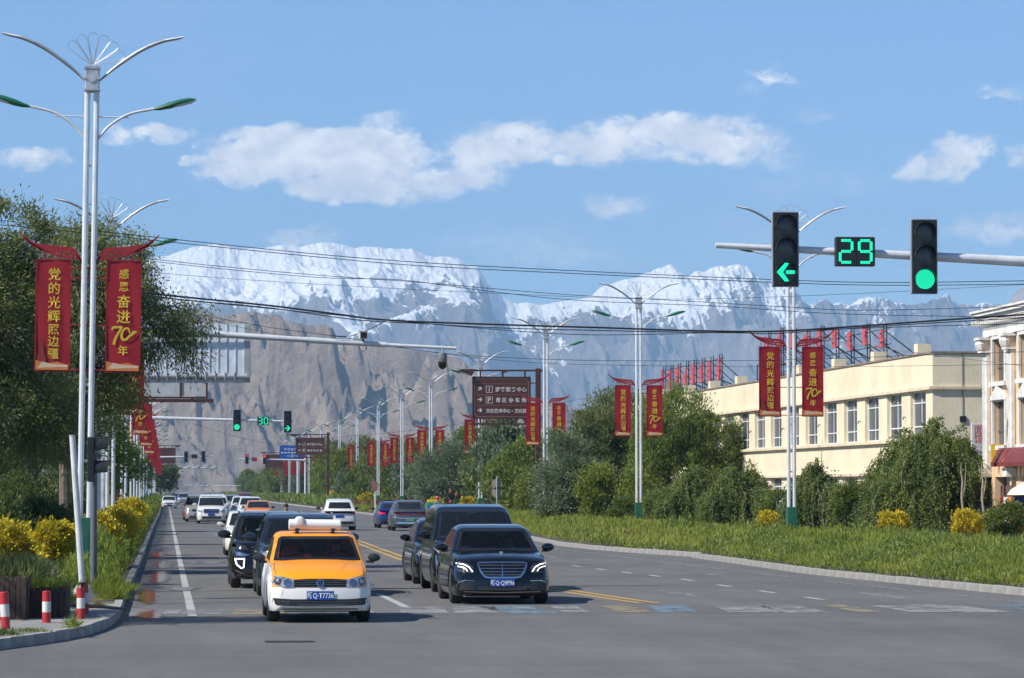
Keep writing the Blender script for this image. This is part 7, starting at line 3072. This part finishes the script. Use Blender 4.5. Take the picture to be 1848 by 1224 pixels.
# bonnet creases
for q in (-1, 1):
    t.band([(q * .34, .13), (q * .40, .5), (q * .52, 1.05)], 'T', .012, .006, P_TAXI, 'bonnet_crease', t.body, closed=False)
    t.band([(q * .70, .13), (q * .73, .5), (q * .71, 1.08)], 'T', .010, .0015, M_FRIT, 'bonnet_gap', t.body, closed=False)
t.plate('新Q·T7736', .445)
t.mirrors(1.03, 1.42, M_PLAS, .085, .10)
for q in (-1, 1):
    t.band([(q * .10, 1.145), (q * -.42, 1.13)], 'T', .02, .05, M_PLAS, 'wiper', t.body, closed=False)
M_LAMPB = mat('roof_lamp_plastic', (.70, .70, .68), .35, var=.04)
g = thing('taxi_roof_lamp', 'long white rounded lamp box on the orange taxi roof', 'roof lamp', (t.g.location.x, DT + 2.15, 1.45))
g.name = 'roof_lamp'
mb = MB()
mb.tube([(-.44, 0, .12), (-.43, 0, .12), (.42, 0, .11), (.44, 0, .11)], [.075, .098, .098, .075], 20, flat=.92)
mb.build('lamp_box', M_LAMPB, g)
mb = MB()
mb.lathe([(.001, -.075), (.05, -.07), (.082, -.04), (.09, .0), (.082, .04), (.001, .075)], 18, axis='Y', org=(-.26, -.06, .17))
mb.build('round_beacon', M_LAMPB, g)
for x in (-.3, .3):
    mb = MB()
    mb.box(x - .03, x + .03, -.08, .08, -.02, .05)
    mb.build('foot', M_PLAS, g)
# things behind the taxi windscreen
mb = MB()
for x in (-.06, .10):
    mb.lathe([(.045, -.01), (.045, .01)], 14, axis='Y', org=(x, DT + 1.95, 1.20))
    mb.lathe([(.02, -.02), (.02, -.01)], 10, axis='Y', org=(x, DT + 1.95, 1.20))
mb.box(-.10, .14, DT + 1.96, DT + 1.98, 1.13, 1.27)
o = mb.build('dash_fan', M_PLAS, None, (t.g.location.x, 0, 0))
props(o, 'pair of small black round fans behind the taxi windscreen', 'fan')
mb = MB()
mb.box(-.07, .07, -.01, .01, 0, .09)
o = mb.build('dash_card', mat('pink_card', (.5, .08, .07), .6), None, (t.g.location.x - .14, DT + 1.48, 1.0))
props(o, 'small red card on the dashboard of the near taxi', 'card')
person(t.g.location.x + .36, DT + 2.32, .50, 'driver in dark clothes behind the windscreen of the near orange taxi', M_SHIRT)

# ---------------------------------------------------------------- black sedan at the front of the next lane
DBZ = 67.3
b = Car('sedan', 'shiny black sedan with chrome grille and lit headlights, first in its lane', 'car', XG(906, DBZ), DBZ, scaled(BENZ, see=True), P_BLACK, yaw=-.004)
GRL = [(-.46, .72), (-.47, .775), (-.43, .795), (0, .805), (.43, .795), (.47, .775), (.46, .72), (.41, .60), (.34, .515), (.25, .495), (-.25, .495), (-.34, .515), (-.41, .60)]
gr = b.patch(GRL, 'F', .010, M_GLOSSB, 'grille')
b.band(GRL, 'F', .035, .030, M_CHROME, 'grille_frame', gr)
for z, w in ((.735, .44), (.675, .42), (.615, .385), (.558, .34)):
    b.patch([(-w, z - .008), (w, z - .008), (w, z + .008), (-w, z + .008)], 'F', .022, mat('satin_chrome', (.22, .22, .23), .3, metal=.9), 'grille_slat', parent=gr, step=.1)
b.patch([(-.009, .50), (.009, .50), (.009, .80), (-.009, .80)], 'F', .032, M_CHROME, 'grille_slat', parent=gr, step=.1)
h1, h2 = b.both([(.53, .60), (.53, .70), (.60, .765), (.80, .80), (.885, .79), (.88, .70), (.82, .62), (.68, .585)], 'F', .012, M_HLD, 'headlight')
for q, par in ((1, h1), (-1, h2)):
    b.band([(q * .56, .615), (q * .62, .70), (q * .72, .755), (q * .85, .775)], 'F', .020, .020, M_DRL, 'light_strip', par, closed=False)
    b.band([(q * .655, .625), (q * .69, .675), (q * .76, .705), (q * .83, .715)], 'F', .016, .020, M_DRL, 'light_strip', par, closed=False)
for q in (-1, 1):
    si = b.patch([(q * .52, .27), (q * .80, .27), (q * .855, .33), (q * .83, .41), (q * .56, .44)][::q], 'F', .008, M_PLAS, 'side_intake', step=.08)
    b.band([(q * .86, .33), (q * .82, .42), (q * .70, .455), (q * .52, .445)], 'F', .012, .014, M_CHROME, 'chrome_strip', si, closed=False)
b.patch([(-.45, .27), (.45, .27), (.47, .34), (-.47, .34)], 'F', .008, M_PLAS, 'lower_intake')
b.band([(-.72, .245), (0, .225), (.72, .245)], 'F', .016, .014, M_CHROME, 'chrome_strip', b.body, closed=False)
b.plate('新Q·Q9P96', .41)
b.mirrors(1.05, 1.62, P_BLACK, .10, .09)
mb = MB()
mb.lathe([(.034, -.003), (.034, .003)], 18, axis='Y', org=(0, 0, .055))
mb.tube([(0, 0, -.03), (0, 0, .02)], .006, 6)
mb.build('bonnet_ornament', M_CHROME, b.g, (0, .28, .905))
for q in (-1, 1):
    b.band([(q * .80, .16), (q * .76, .6), (q * .70, 1.26)], 'T', .009, .0015, M_FRIT, 'bonnet_gap', b.body, closed=False)
    b.band([(q * .22, .14), (q * .30, .6), (q * .36, 1.2)], 'T', .02, .005, P_BLACK, 'bonnet_crease', b.body, closed=False)
for v_ in 'AB':
    b.band([(.5, .30), (1.5, .29), (3.4, .29)], v_, .02, .006, M_CHROME, 'chrome_strip', b.body, closed=False)
    for y in (1.62, 2.68, 3.75):
        b.band([(y, .35), (y, .92)], v_, .008, .002, M_FRIT, 'door_gap', b.body, closed=False)
    for y in (2.50, 3.55):
        b.band([(y - .1, .80), (y + .08, .81)], v_, .03, .02, M_CHROME, 'door_handle', b.body, closed=False)
person(b.g.location.x + .36, DBZ + 2.5, .47, 'driver in a grey shirt behind the windscreen of the black sedan', M_SHIRT2)

# ---------------------------------------------------------------- black minivan behind it
DM = 74.9
v = Car('minivan', 'tall black minivan right behind the shiny black sedan', 'van', XG(774, 75.7) + 1.0, DM, scaled(MPV, see=True, glass=G_DARK), P_NAVY)
generic_front(v, [(.50, .80), (.62, .90), (.90, .98), (.93, .90), (.80, .78)], [(-.42, .55), (.42, .55), (.48, .80), (-.48, .80)], hm=M_HLG, chrome=True)
for q in (-1, 1):
    v.band([(q * .90, .40), (q * .905, .90)], 'F', .03, .018, M_CHROME, 'chrome_strip', v.body, closed=False)
    v.band([(q * .56, .80), (q * .70, .87), (q * .86, .90)], 'F', .03, .02, M_DRL, 'light_strip', v.body, closed=False)
v.mirrors(1.20, 1.35, P_NAVY, .11, .11)
v.plate('', .42)
for v_ in 'AB':
    v.band([(.5, .34), (4.6, .34)], v_, .02, .006, M_CHROME, 'chrome_strip', v.body, closed=False)
    for y in (1.5, 2.4, 3.54):
        v.band([(y, .35), (y, 1.06)], v_, .010, .002, M_FRIT, 'door_gap', v.body, closed=False)
DK = 81.6
k_ = Car('sedan', 'black saloon mostly hidden, third in line behind the black minivan', 'car', XG(742, 82.5) + .93, DK, BENZ, P_BLACK)
generic_front(k_, [(.52, .62), (.58, .72), (.86, .79), (.88, .70), (.8, .62)], [(-.45, .5), (.45, .5), (.48, .76), (-.48, .76)], chrome=True)
k_.mirrors(1.05, 1.62, P_BLACK, .10, .10)

# ---------------------------------------------------------------- dark SUVs behind the taxi
D2 = 72.5
s2 = Car('suv', 'slate blue SUV directly behind the orange taxi', 'car', XG(462, 73.4) + .92, D2, scaled(SUV, see=True, glass=G_DARK), P_SLATE)
h1, h2 = s2.both([(.45, .80), (.60, .86), (.86, .93), (.88, .86), (.78, .78), (.5, .75)], 'F', .012, M_HLG, 'headlight')
generic_front(s2, [(.70, .44), (.84, .46), (.86, .58), (.72, .60)], [(-.46, .48), (.46, .48), (.50, .80), (-.50, .80)], hm=M_HLD, chrome=True)
for q, par in ((1, h1), (-1, h2)):
    s2.patch([(q * .60 + .05 * math.cos(k * PI / 6), .81 + .045 * math.sin(k * PI / 6)) for k in range(12)], 'F', .02, M_DRL, 'lit_bulb', parent=par, step=.2)
s2.mirrors(1.18, 1.42, P_SLATE, .12, .11)
for q in (-1, 1):
    mb = MB()
    mb.tube(smoothpts([(q * .66, 1.9, 1.56), (q * .68, 2.1, 1.635), (q * .69, 3.0, 1.665), (q * .68, 3.8, 1.60)], 4), .018, 6)
    mb.build('roof_rail', M_CHROME, s2.g)
D1 = 78.6
s1 = Car('suv', 'black SUV with a triangular white light loop, leftmost in the queue', 'car', XG(414, 79.5) + .93, D1, scaled(SUV, see=True), P_DGREY)
h1, h2 = s1.both([(.55, .84), (.60, .93), (.88, .99), (.90, .92), (.80, .86)], 'F', .012, M_HLD, 'headlight')
gr = s1.patch([(-.50, .56), (.50, .56), (.56, .86), (.45, .95), (-.45, .95), (-.56, .86)], 'F', .010, M_GLOSSB, 'grille')
for z in (.62, .69, .76, .83, .90):
    s1.patch([(-.48, z - .008), (.48, z - .008), (.48, z + .008), (-.48, z + .008)], 'F', .018, mat('dark_slat', (.06, .06, .065), .3), 'grille_slat', parent=gr, step=.1)
for q in (-1, 1):
    s1.patch([(q * .50, .74), (q * .60, .76), (q * .84, .82), (q * .80, .72), (q * .62, .70)][::q], 'F', .016, M_CHROME, 'chrome_strip', step=.1)
    lp = s1.patch([(q * .60, .46), (q * .84, .52), (q * .86, .67), (q * .62, .69)][::q], 'F', .012, M_GLOSSB, 'fog_lamp_pod', step=.1)
    s1.band([(q * .62, .66), (q * .84, .655), (q * .80, .52), (q * .70, .44), (q * .635, .46)][::q], 'F', .030, .022, M_DRL, 'light_loop', lp)
s1.patch([(-.70, .24), (.70, .24), (.80, .30), (.60, .40), (-.60, .40), (-.80, .30)], 'F', .008, M_PLAS, 'lower_intake')
s1.band([(-.82, .40), (-.55, .28), (.55, .28), (.82, .40)], 'F', .02, .014, mat('satin_trim', (.2, .2, .2), .4, metal=.6), 'skid_trim', s1.body, closed=False)
s1.mirrors(1.17, 1.42, P_DGREY, .12, .11)
for q in (-1, 1):
    mb = MB()
    mb.tube(smoothpts([(q * .66, 1.9, 1.56), (q * .68, 2.1, 1.635), (q * .69, 3.0, 1.665), (q * .68, 3.8, 1.60)], 4), .018, 6)
    mb.build('roof_rail', M_CHROME, s1.g)
person(s1.g.location.x + .36, D1 + 2.3, .66, 'driver glimpsed behind the windscreen of the black SUV', M_SHIRT)
w_ = Car('sedan', 'white saloon with white mirror just behind the black SUV', 'car', 2.78, 117.5, scaled(SEDAN, W=1.78), P_WHITE)
generic_front(w_, [(.43, .60), (.5, .70), (.80, .76), (.80, .66), (.7, .6)], [(-.42, .56), (.42, .56), (.42, .70), (-.42, .70)])
w_.mirrors(1.03, 1.42, P_WHITE, .09, .12)

# ---------------------------------------------------------------- farther oncoming traffic
c = Car('minivan', 'white minivan with dark chrome-edged grille in the left lane', 'van', XG(381, 231), 231, scaled(MPV, W=1.86, H=1.80), P_WHITE)
generic_front(c, [(.55, .72), (.62, .84), (.88, .90), (.90, .78), (.7, .70)], [(-.46, .66), (.46, .66), (.52, .88), (.40, .92), (-.40, .92), (-.52, .88)], gm=mat('blue_black_grille', (.02, .03, .07), .3), chrome=True)
c.patch([(-.74, .40), (.74, .40), (.76, .46), (-.76, .46)], 'F', .012, M_PLAS, 'bumper_strip', step=.2)
c.mirrors(1.2, 1.3, P_WHITE, .12, .12)
c.plate('', .56)
c = Car('minivan', 'beige minivan close behind the white one, nearer the kerb', 'van', 2.12, 243, scaled(MPV, W=1.72, H=1.84), P_BEIGE)
generic_front(c, [(.45, .72), (.5, .86), (.80, .90), (.8, .76)], [(-.38, .70), (.38, .70), (.40, .84), (-.40, .84)], chrome=True)
c.mirrors(1.2, 1.3, P_BEIGE, .11, .11)
c.plate('', .5)
c = Car('hatchback', 'dark red car hidden behind the beige minivan', 'car', 2.0, 256, scaled(SEDAN, W=1.66), P_RED)
generic_front(c, [(.43, .60), (.5, .70), (.78, .76), (.7, .6)], [(-.42, .56), (.42, .56), (.42, .70), (-.42, .70)])
c = Car('suv', 'white car with roof rails just over the white minivan roof', 'car', XG(391, 268), 268, scaled(SUV, H=1.86, roof=[(a, z if z < 1.2 else z + .2) for a, z in SUV['roof']]), P_WHITE)
generic_front(c, [(.5, .80), (.6, .88), (.86, .92), (.8, .8)], [(-.46, .6), (.46, .6), (.5, .8), (-.5, .8)])
mb = MB()
for q in (-.55, .55):
    mb.tube([(q, 1.9, 1.84), (q, 3.8, 1.86)], .03, 6)
mb.box(-.62, .62, 2.2, 2.3, 1.86, 1.92)
mb.build('roof_rack', M_PLAS, c.g)
c = Car('sedan', 'small white saloon close to the left kerb, alone in the far distance', 'car', XG(304.5, 409) + .05, 409, scaled(SEDAN, W=1.74), P_WHITE)
generic_front(c, [(.43, .60), (.5, .70), (.80, .78), (.80, .66), (.7, .6)], [(-.42, .56), (.42, .56), (.42, .70), (-.42, .70)], gm=M_HLD)
c.mirrors(1.03, 1.42, P_WHITE, .09, .12)
c.plate('', .45)
for (k, lb, X, Y, sp_, pm) in (('suv', 'silver car far away left of the beige minivan', XG(331, 520), 520, SUV, P_SILV), ('sedan', 'tiny dark blue car far away behind the white saloon', XG(322, 640), 640, SEDAN, P_BLUE),
                               ('sedan', 'tiny grey car far away in the left lane', XG(316, 700), 700, SEDAN, P_GREY)):
    c = Car(k, lb, 'car', X, Y, sp_, pm)
    generic_front(c, [(.45, .62), (.5, .72), (.78, .78), (.7, .62)], [(-.42, .56), (.42, .56), (.42, .70), (-.42, .70)])
c = Car('taxi', 'second orange taxi farther back in the queue of the middle lane', 'taxi', XG(466, 234), 234, scaled(SEDAN, W=1.70), P_ORANGE)
generic_front(c, [(.43, .60), (.5, .70), (.80, .76), (.80, .66), (.7, .6)], [(-.42, .58), (.42, .58), (.42, .70), (-.42, .70)])
c.mirrors(1.03, 1.42, M_PLAS, .09, .12)
c.patch([(-.12, .64), (.12, .64), (.12, .70), (-.12, .70)], 'F', .03, M_DRL, 'lit_badge', step=.3)
c = Car('suv', 'white SUV left behind the second orange taxi', 'car', XG(452, 252), 252, SUV, P_WHITE)
generic_front(c, [(.5, .80), (.6, .88), (.86, .92), (.8, .8)], [(-.46, .6), (.46, .6), (.5, .8), (-.5, .8)])
c.mirrors(1.17, 1.42, P_WHITE, .1, .11)
c = Car('suv', 'second white SUV, overlapping the first, farther left', 'car', XG(437, 272), 272, SUV, P_WHITE)
generic_front(c, [(.5, .80), (.6, .88), (.86, .92), (.8, .8)], [(-.46, .6), (.46, .6), (.5, .8), (-.5, .8)])
c = Car('suv', 'pale beige SUV beyond the two white ones', 'car', XG(420, 339), 339, scaled(SUV, W=1.80, H=1.6), P_BEIGE)
generic_front(c, [(.5, .80), (.6, .90), (.86, .94), (.8, .8)], [(-.46, .66), (.46, .66), (.5, .84), (-.5, .84)], gm=M_PLAS)
c.mirrors(1.17, 1.42, P_BEIGE, .1, .12)
c = Car('van', 'dark red van roof rising behind the white SUVs', 'van', XG(440, 380), 380, scaled(MPV, H=1.83), P_RED)
generic_front(c, [(.45, .72), (.5, .86), (.80, .90), (.8, .76)], [(-.38, .70), (.38, .70), (.40, .84), (-.40, .84)])


# ---------------------------------------------------------------- cars driving away
def generic_rear(c, tl, plate_z, pm=M_PBLUE, strip=False, tm=M_TAIL, low=.42):
    c.both(tl, 'R', .014, tm, 'tail_light')
    c.plate('', plate_z, 'R', pm)
    w = c.sp['W'] / 2
    z0 = c.sp.get('gc', .19)
    c.patch([(-w * .8, z0 + .02), (w * .8, z0 + .02), (w * .86, low), (-w * .86, low)], 'R', .010, M_PLAS, 'rear_bumper', step=.1)
    if strip:
        c.band([(-.6, tl[0][1]), (.6, tl[0][1])], 'R', .04, .014, tm, 'light_strip', c.body, closed=False)


c = Car('suv', 'white SUV driving away in the right lane, seen from behind', 'car', XG(606, 194), 190.5, scaled(SUV, H=1.62, W=1.80), P_WHITE, rear=True)
generic_rear(c, [(.55, .86), (.84, .84), (.86, .93), (.78, .99), (.55, .95)], .74, low=.48)
c.patch([(-.78, .90), (.78, .90), (.74, .99), (-.74, .99)], 'R', .012, M_GLOSSB, 'dark_panel', step=.1)
c.mirrors(1.17, 1.42, M_PLAS, .1, .12)
c = Car('coupe_suv', 'grey metallic SUV with sloping back driving away, right of the blue one', 'car', XG(738, 188.5), 188.2, COUPE, P_GREY, rear=True)
generic_rear(c, [(.45, .86), (.86, .88), (.87, .95), (.45, .93)], .58, M_PGREEN, strip=True, low=.36)
c.patch([(-.72, .36), (.72, .36), (.80, .46), (-.80, .46)], 'R', .014, M_CHROME, 'rear_trim', step=.1)
c.band([(-.84, .72), (-.5, .66), (.5, .66), (.84, .72)], 'R', .04, .012, P_SILV, 'tailgate_crease', c.body, closed=False)
mb = MB()
mb.box(-.58, .58, 3.85, 4.15, 1.47, 1.50)
mb.build('spoiler', P_GREY, c.g)
c = Car('hatchback', 'blue car with roof rack and red lights driving away beside the grey one', 'car', XG(706, 203), 201.5, scaled(SUV, H=1.48, W=1.78, belt=1.0, roof=[(a, z if z < 1.2 else z - .17) for a, z in SUV['roof']], deck=[(a, z - .06) for a, z in SUV['deck']],
          wins=dict(front=[(u, z - .08 if z < 1.3 else z - .19) for u, z in SUV['wins']['front']], rear=[(u, z - .04 if z < 1.3 else z - .17) for u, z in SUV['wins']['rear']], side=[[(u, z - .06 if z < 1.3 else z - .17) for u, z in w2] for w2 in SUV['wins']['side']])), P_BLUE, rear=True)
generic_rear(c, [(.48, .78), (.84, .80), (.84, .92), (.48, .88)], .56, tm=M_TAILL)
mb = MB()
for q in (-.6, .6):
    mb.tube([(q, 2.0, 1.53), (q, 3.7, 1.52)], .025, 6)
for y in (2.3, 3.3):
    mb.tube([(-.6, y, 1.55), (.6, y, 1.55)], .02, 6)
mb.build('roof_rack', M_PLAS, c.g)
c.mirrors(1.1, 1.42, M_PLAS, .1, .12)

# ---------------------------------------------------------------- parked cars glimpsed through the plants
for (k, lb, px, D, sp_, pm, rz_) in (('sedan', 'white car parked sideways behind the second right lamp', 1185, 182, SEDAN, P_WHITE, 1.4), ('suv', 'white and silver car parked behind the weeping trees', 1490, 143, SUV, P_WHITE, 1.5),
                                     ('sedan', 'pale car parked behind the largest weeping tree', 1600, 138, SEDAN, P_SILV, 1.5), ('sedan', 'dark saloon parked at the right edge under the parasol', 1850, 122.5, SEDAN, P_SLATE, .1),
                                     ('hatchback', 'red car parked under the left willows', 108, 420, SEDAN, P_RED, 1.4), ('van', 'white van parked behind the left lamp posts', 196, 430, MPV, P_WHITE, 1.3),
                                     ('hatchback', 'pink and blue car parked beyond the left posts', 232, 520, SEDAN, P_RED, 1.5), ('sedan', 'blue car parked by the left lamp posts', 218, 480, SEDAN, P_BLUE, 1.2)):
    c = Car(k, lb, 'car', XG(px, D) + 2.2 * math.sin(rz_), D, sp_, pm, yaw=rz_)
    c.g.location.z = .13
    generic_front(c, [(.45, .62), (.5, .72), (.78, .78), (.7, .62)], [(-.42, .56), (.42, .56), (.42, .70), (-.42, .70)])

# ---------------------------------------------------------------- small things on the road
g = thing('motor_scooter', 'small scooter half hidden behind the dark SUVs', 'scooter', (XG(512, 150), 150, 0))
mb = MB()
mb.tube([(0, -.45, .55), (0, -.35, .95)], .03, 6)
mb.tube([(-.3, -.33, .98), (.3, -.33, .98)], .018, 6)
mb.box(-.14, .14, -.2, .55, .42, .72, bev=.05)
mb.box(-.16, .16, -.5, -.4, .3, .85, bev=.04)
mb.build('frame', P_RED, g)
for y in (-.55, .5):
    mb = MB()
    mb.lathe([(.14, -.05), (.23, -.05), (.25, 0), (.23, .05), (.14, .05)], 20, axis='X', org=(0, y, .25))
    mb.build('wheel', M_TYRE, g)
person(XG(515, 150.2), 150.2, .70, 'scooter rider with dark hair seen over the SUV roofs', M_SHIRT)
D = 262
g = thing('cargo_tricycle', 'green and yellow three-wheeled cart seen over the black minivan roof', 'tricycle', (XG(783, D), D, 0))
for nm, c_, bx in (('cart_box', mat('cart_green', (.03, .22, .09), .5), (-.55, .45, .3, 1.6, .5, 1.22)), ('load', M_AWY, (-.45, .35, .5, 1.4, 1.22, 1.42)), ('front_shield', mat('cart_blue', (.02, .1, .4), .5), (-.6, -.2, -.5, -.35, .4, 1.0)), ('seat', M_SEAT, (-.2, .2, -.1, .25, .6, .75))):
    mb = MB()
    mb.box(*bx, bev=.03)
    mb.build(nm, c_, g)
for x, y in ((-.55, 1.1), (.5, 1.1), (0, -.6)):
    mb = MB()
    mb.lathe([(.16, -.05), (.25, -.05), (.27, 0), (.25, .05), (.16, .05)], 18, axis='X', org=(x, y, .27))
    mb.build('wheel', M_TYRE, g)
pr_ = person(XG(788, D + .2), D + .15, .78, 'rider wearing a red helmet on the green cargo tricycle', M_SHIRT2)
g = MB().lathe([(.001, .15), (.08, .135), (.13, .07), (.14, 0), (.13, -.06), (.12, -.07)], 16).build('helmet', mat('helmet_red', (.5, .03, .06), .25), pr_, (0, .01, .78))
# lanterns in the round willow
for i, (px, py, lb) in enumerate(((812, 887, 'orange lantern hanging in the grey-green willow, upper left one'), (823, 893, 'orange lantern hanging in the grey-green willow, just right of the first'), (812, 906, 'red lantern hanging low in the grey-green willow'))):
    D = 284
    z = Zat(py, D)
    g = thing('lantern', lb, 'lantern', (XG(px, D), D, z))
    MB().lathe([(.05, -.16), (.13, -.1), (.16, 0), (.13, .1), (.05, .16)], 14).build('shade', mat('lantern_red', (.26, .04, .02), .6), g)
    MB().tube([(0, 0, .19), (0, 0, .6)], .01, 5).build('cord', M_BLACK, g)

print('objects', len(S.objects))
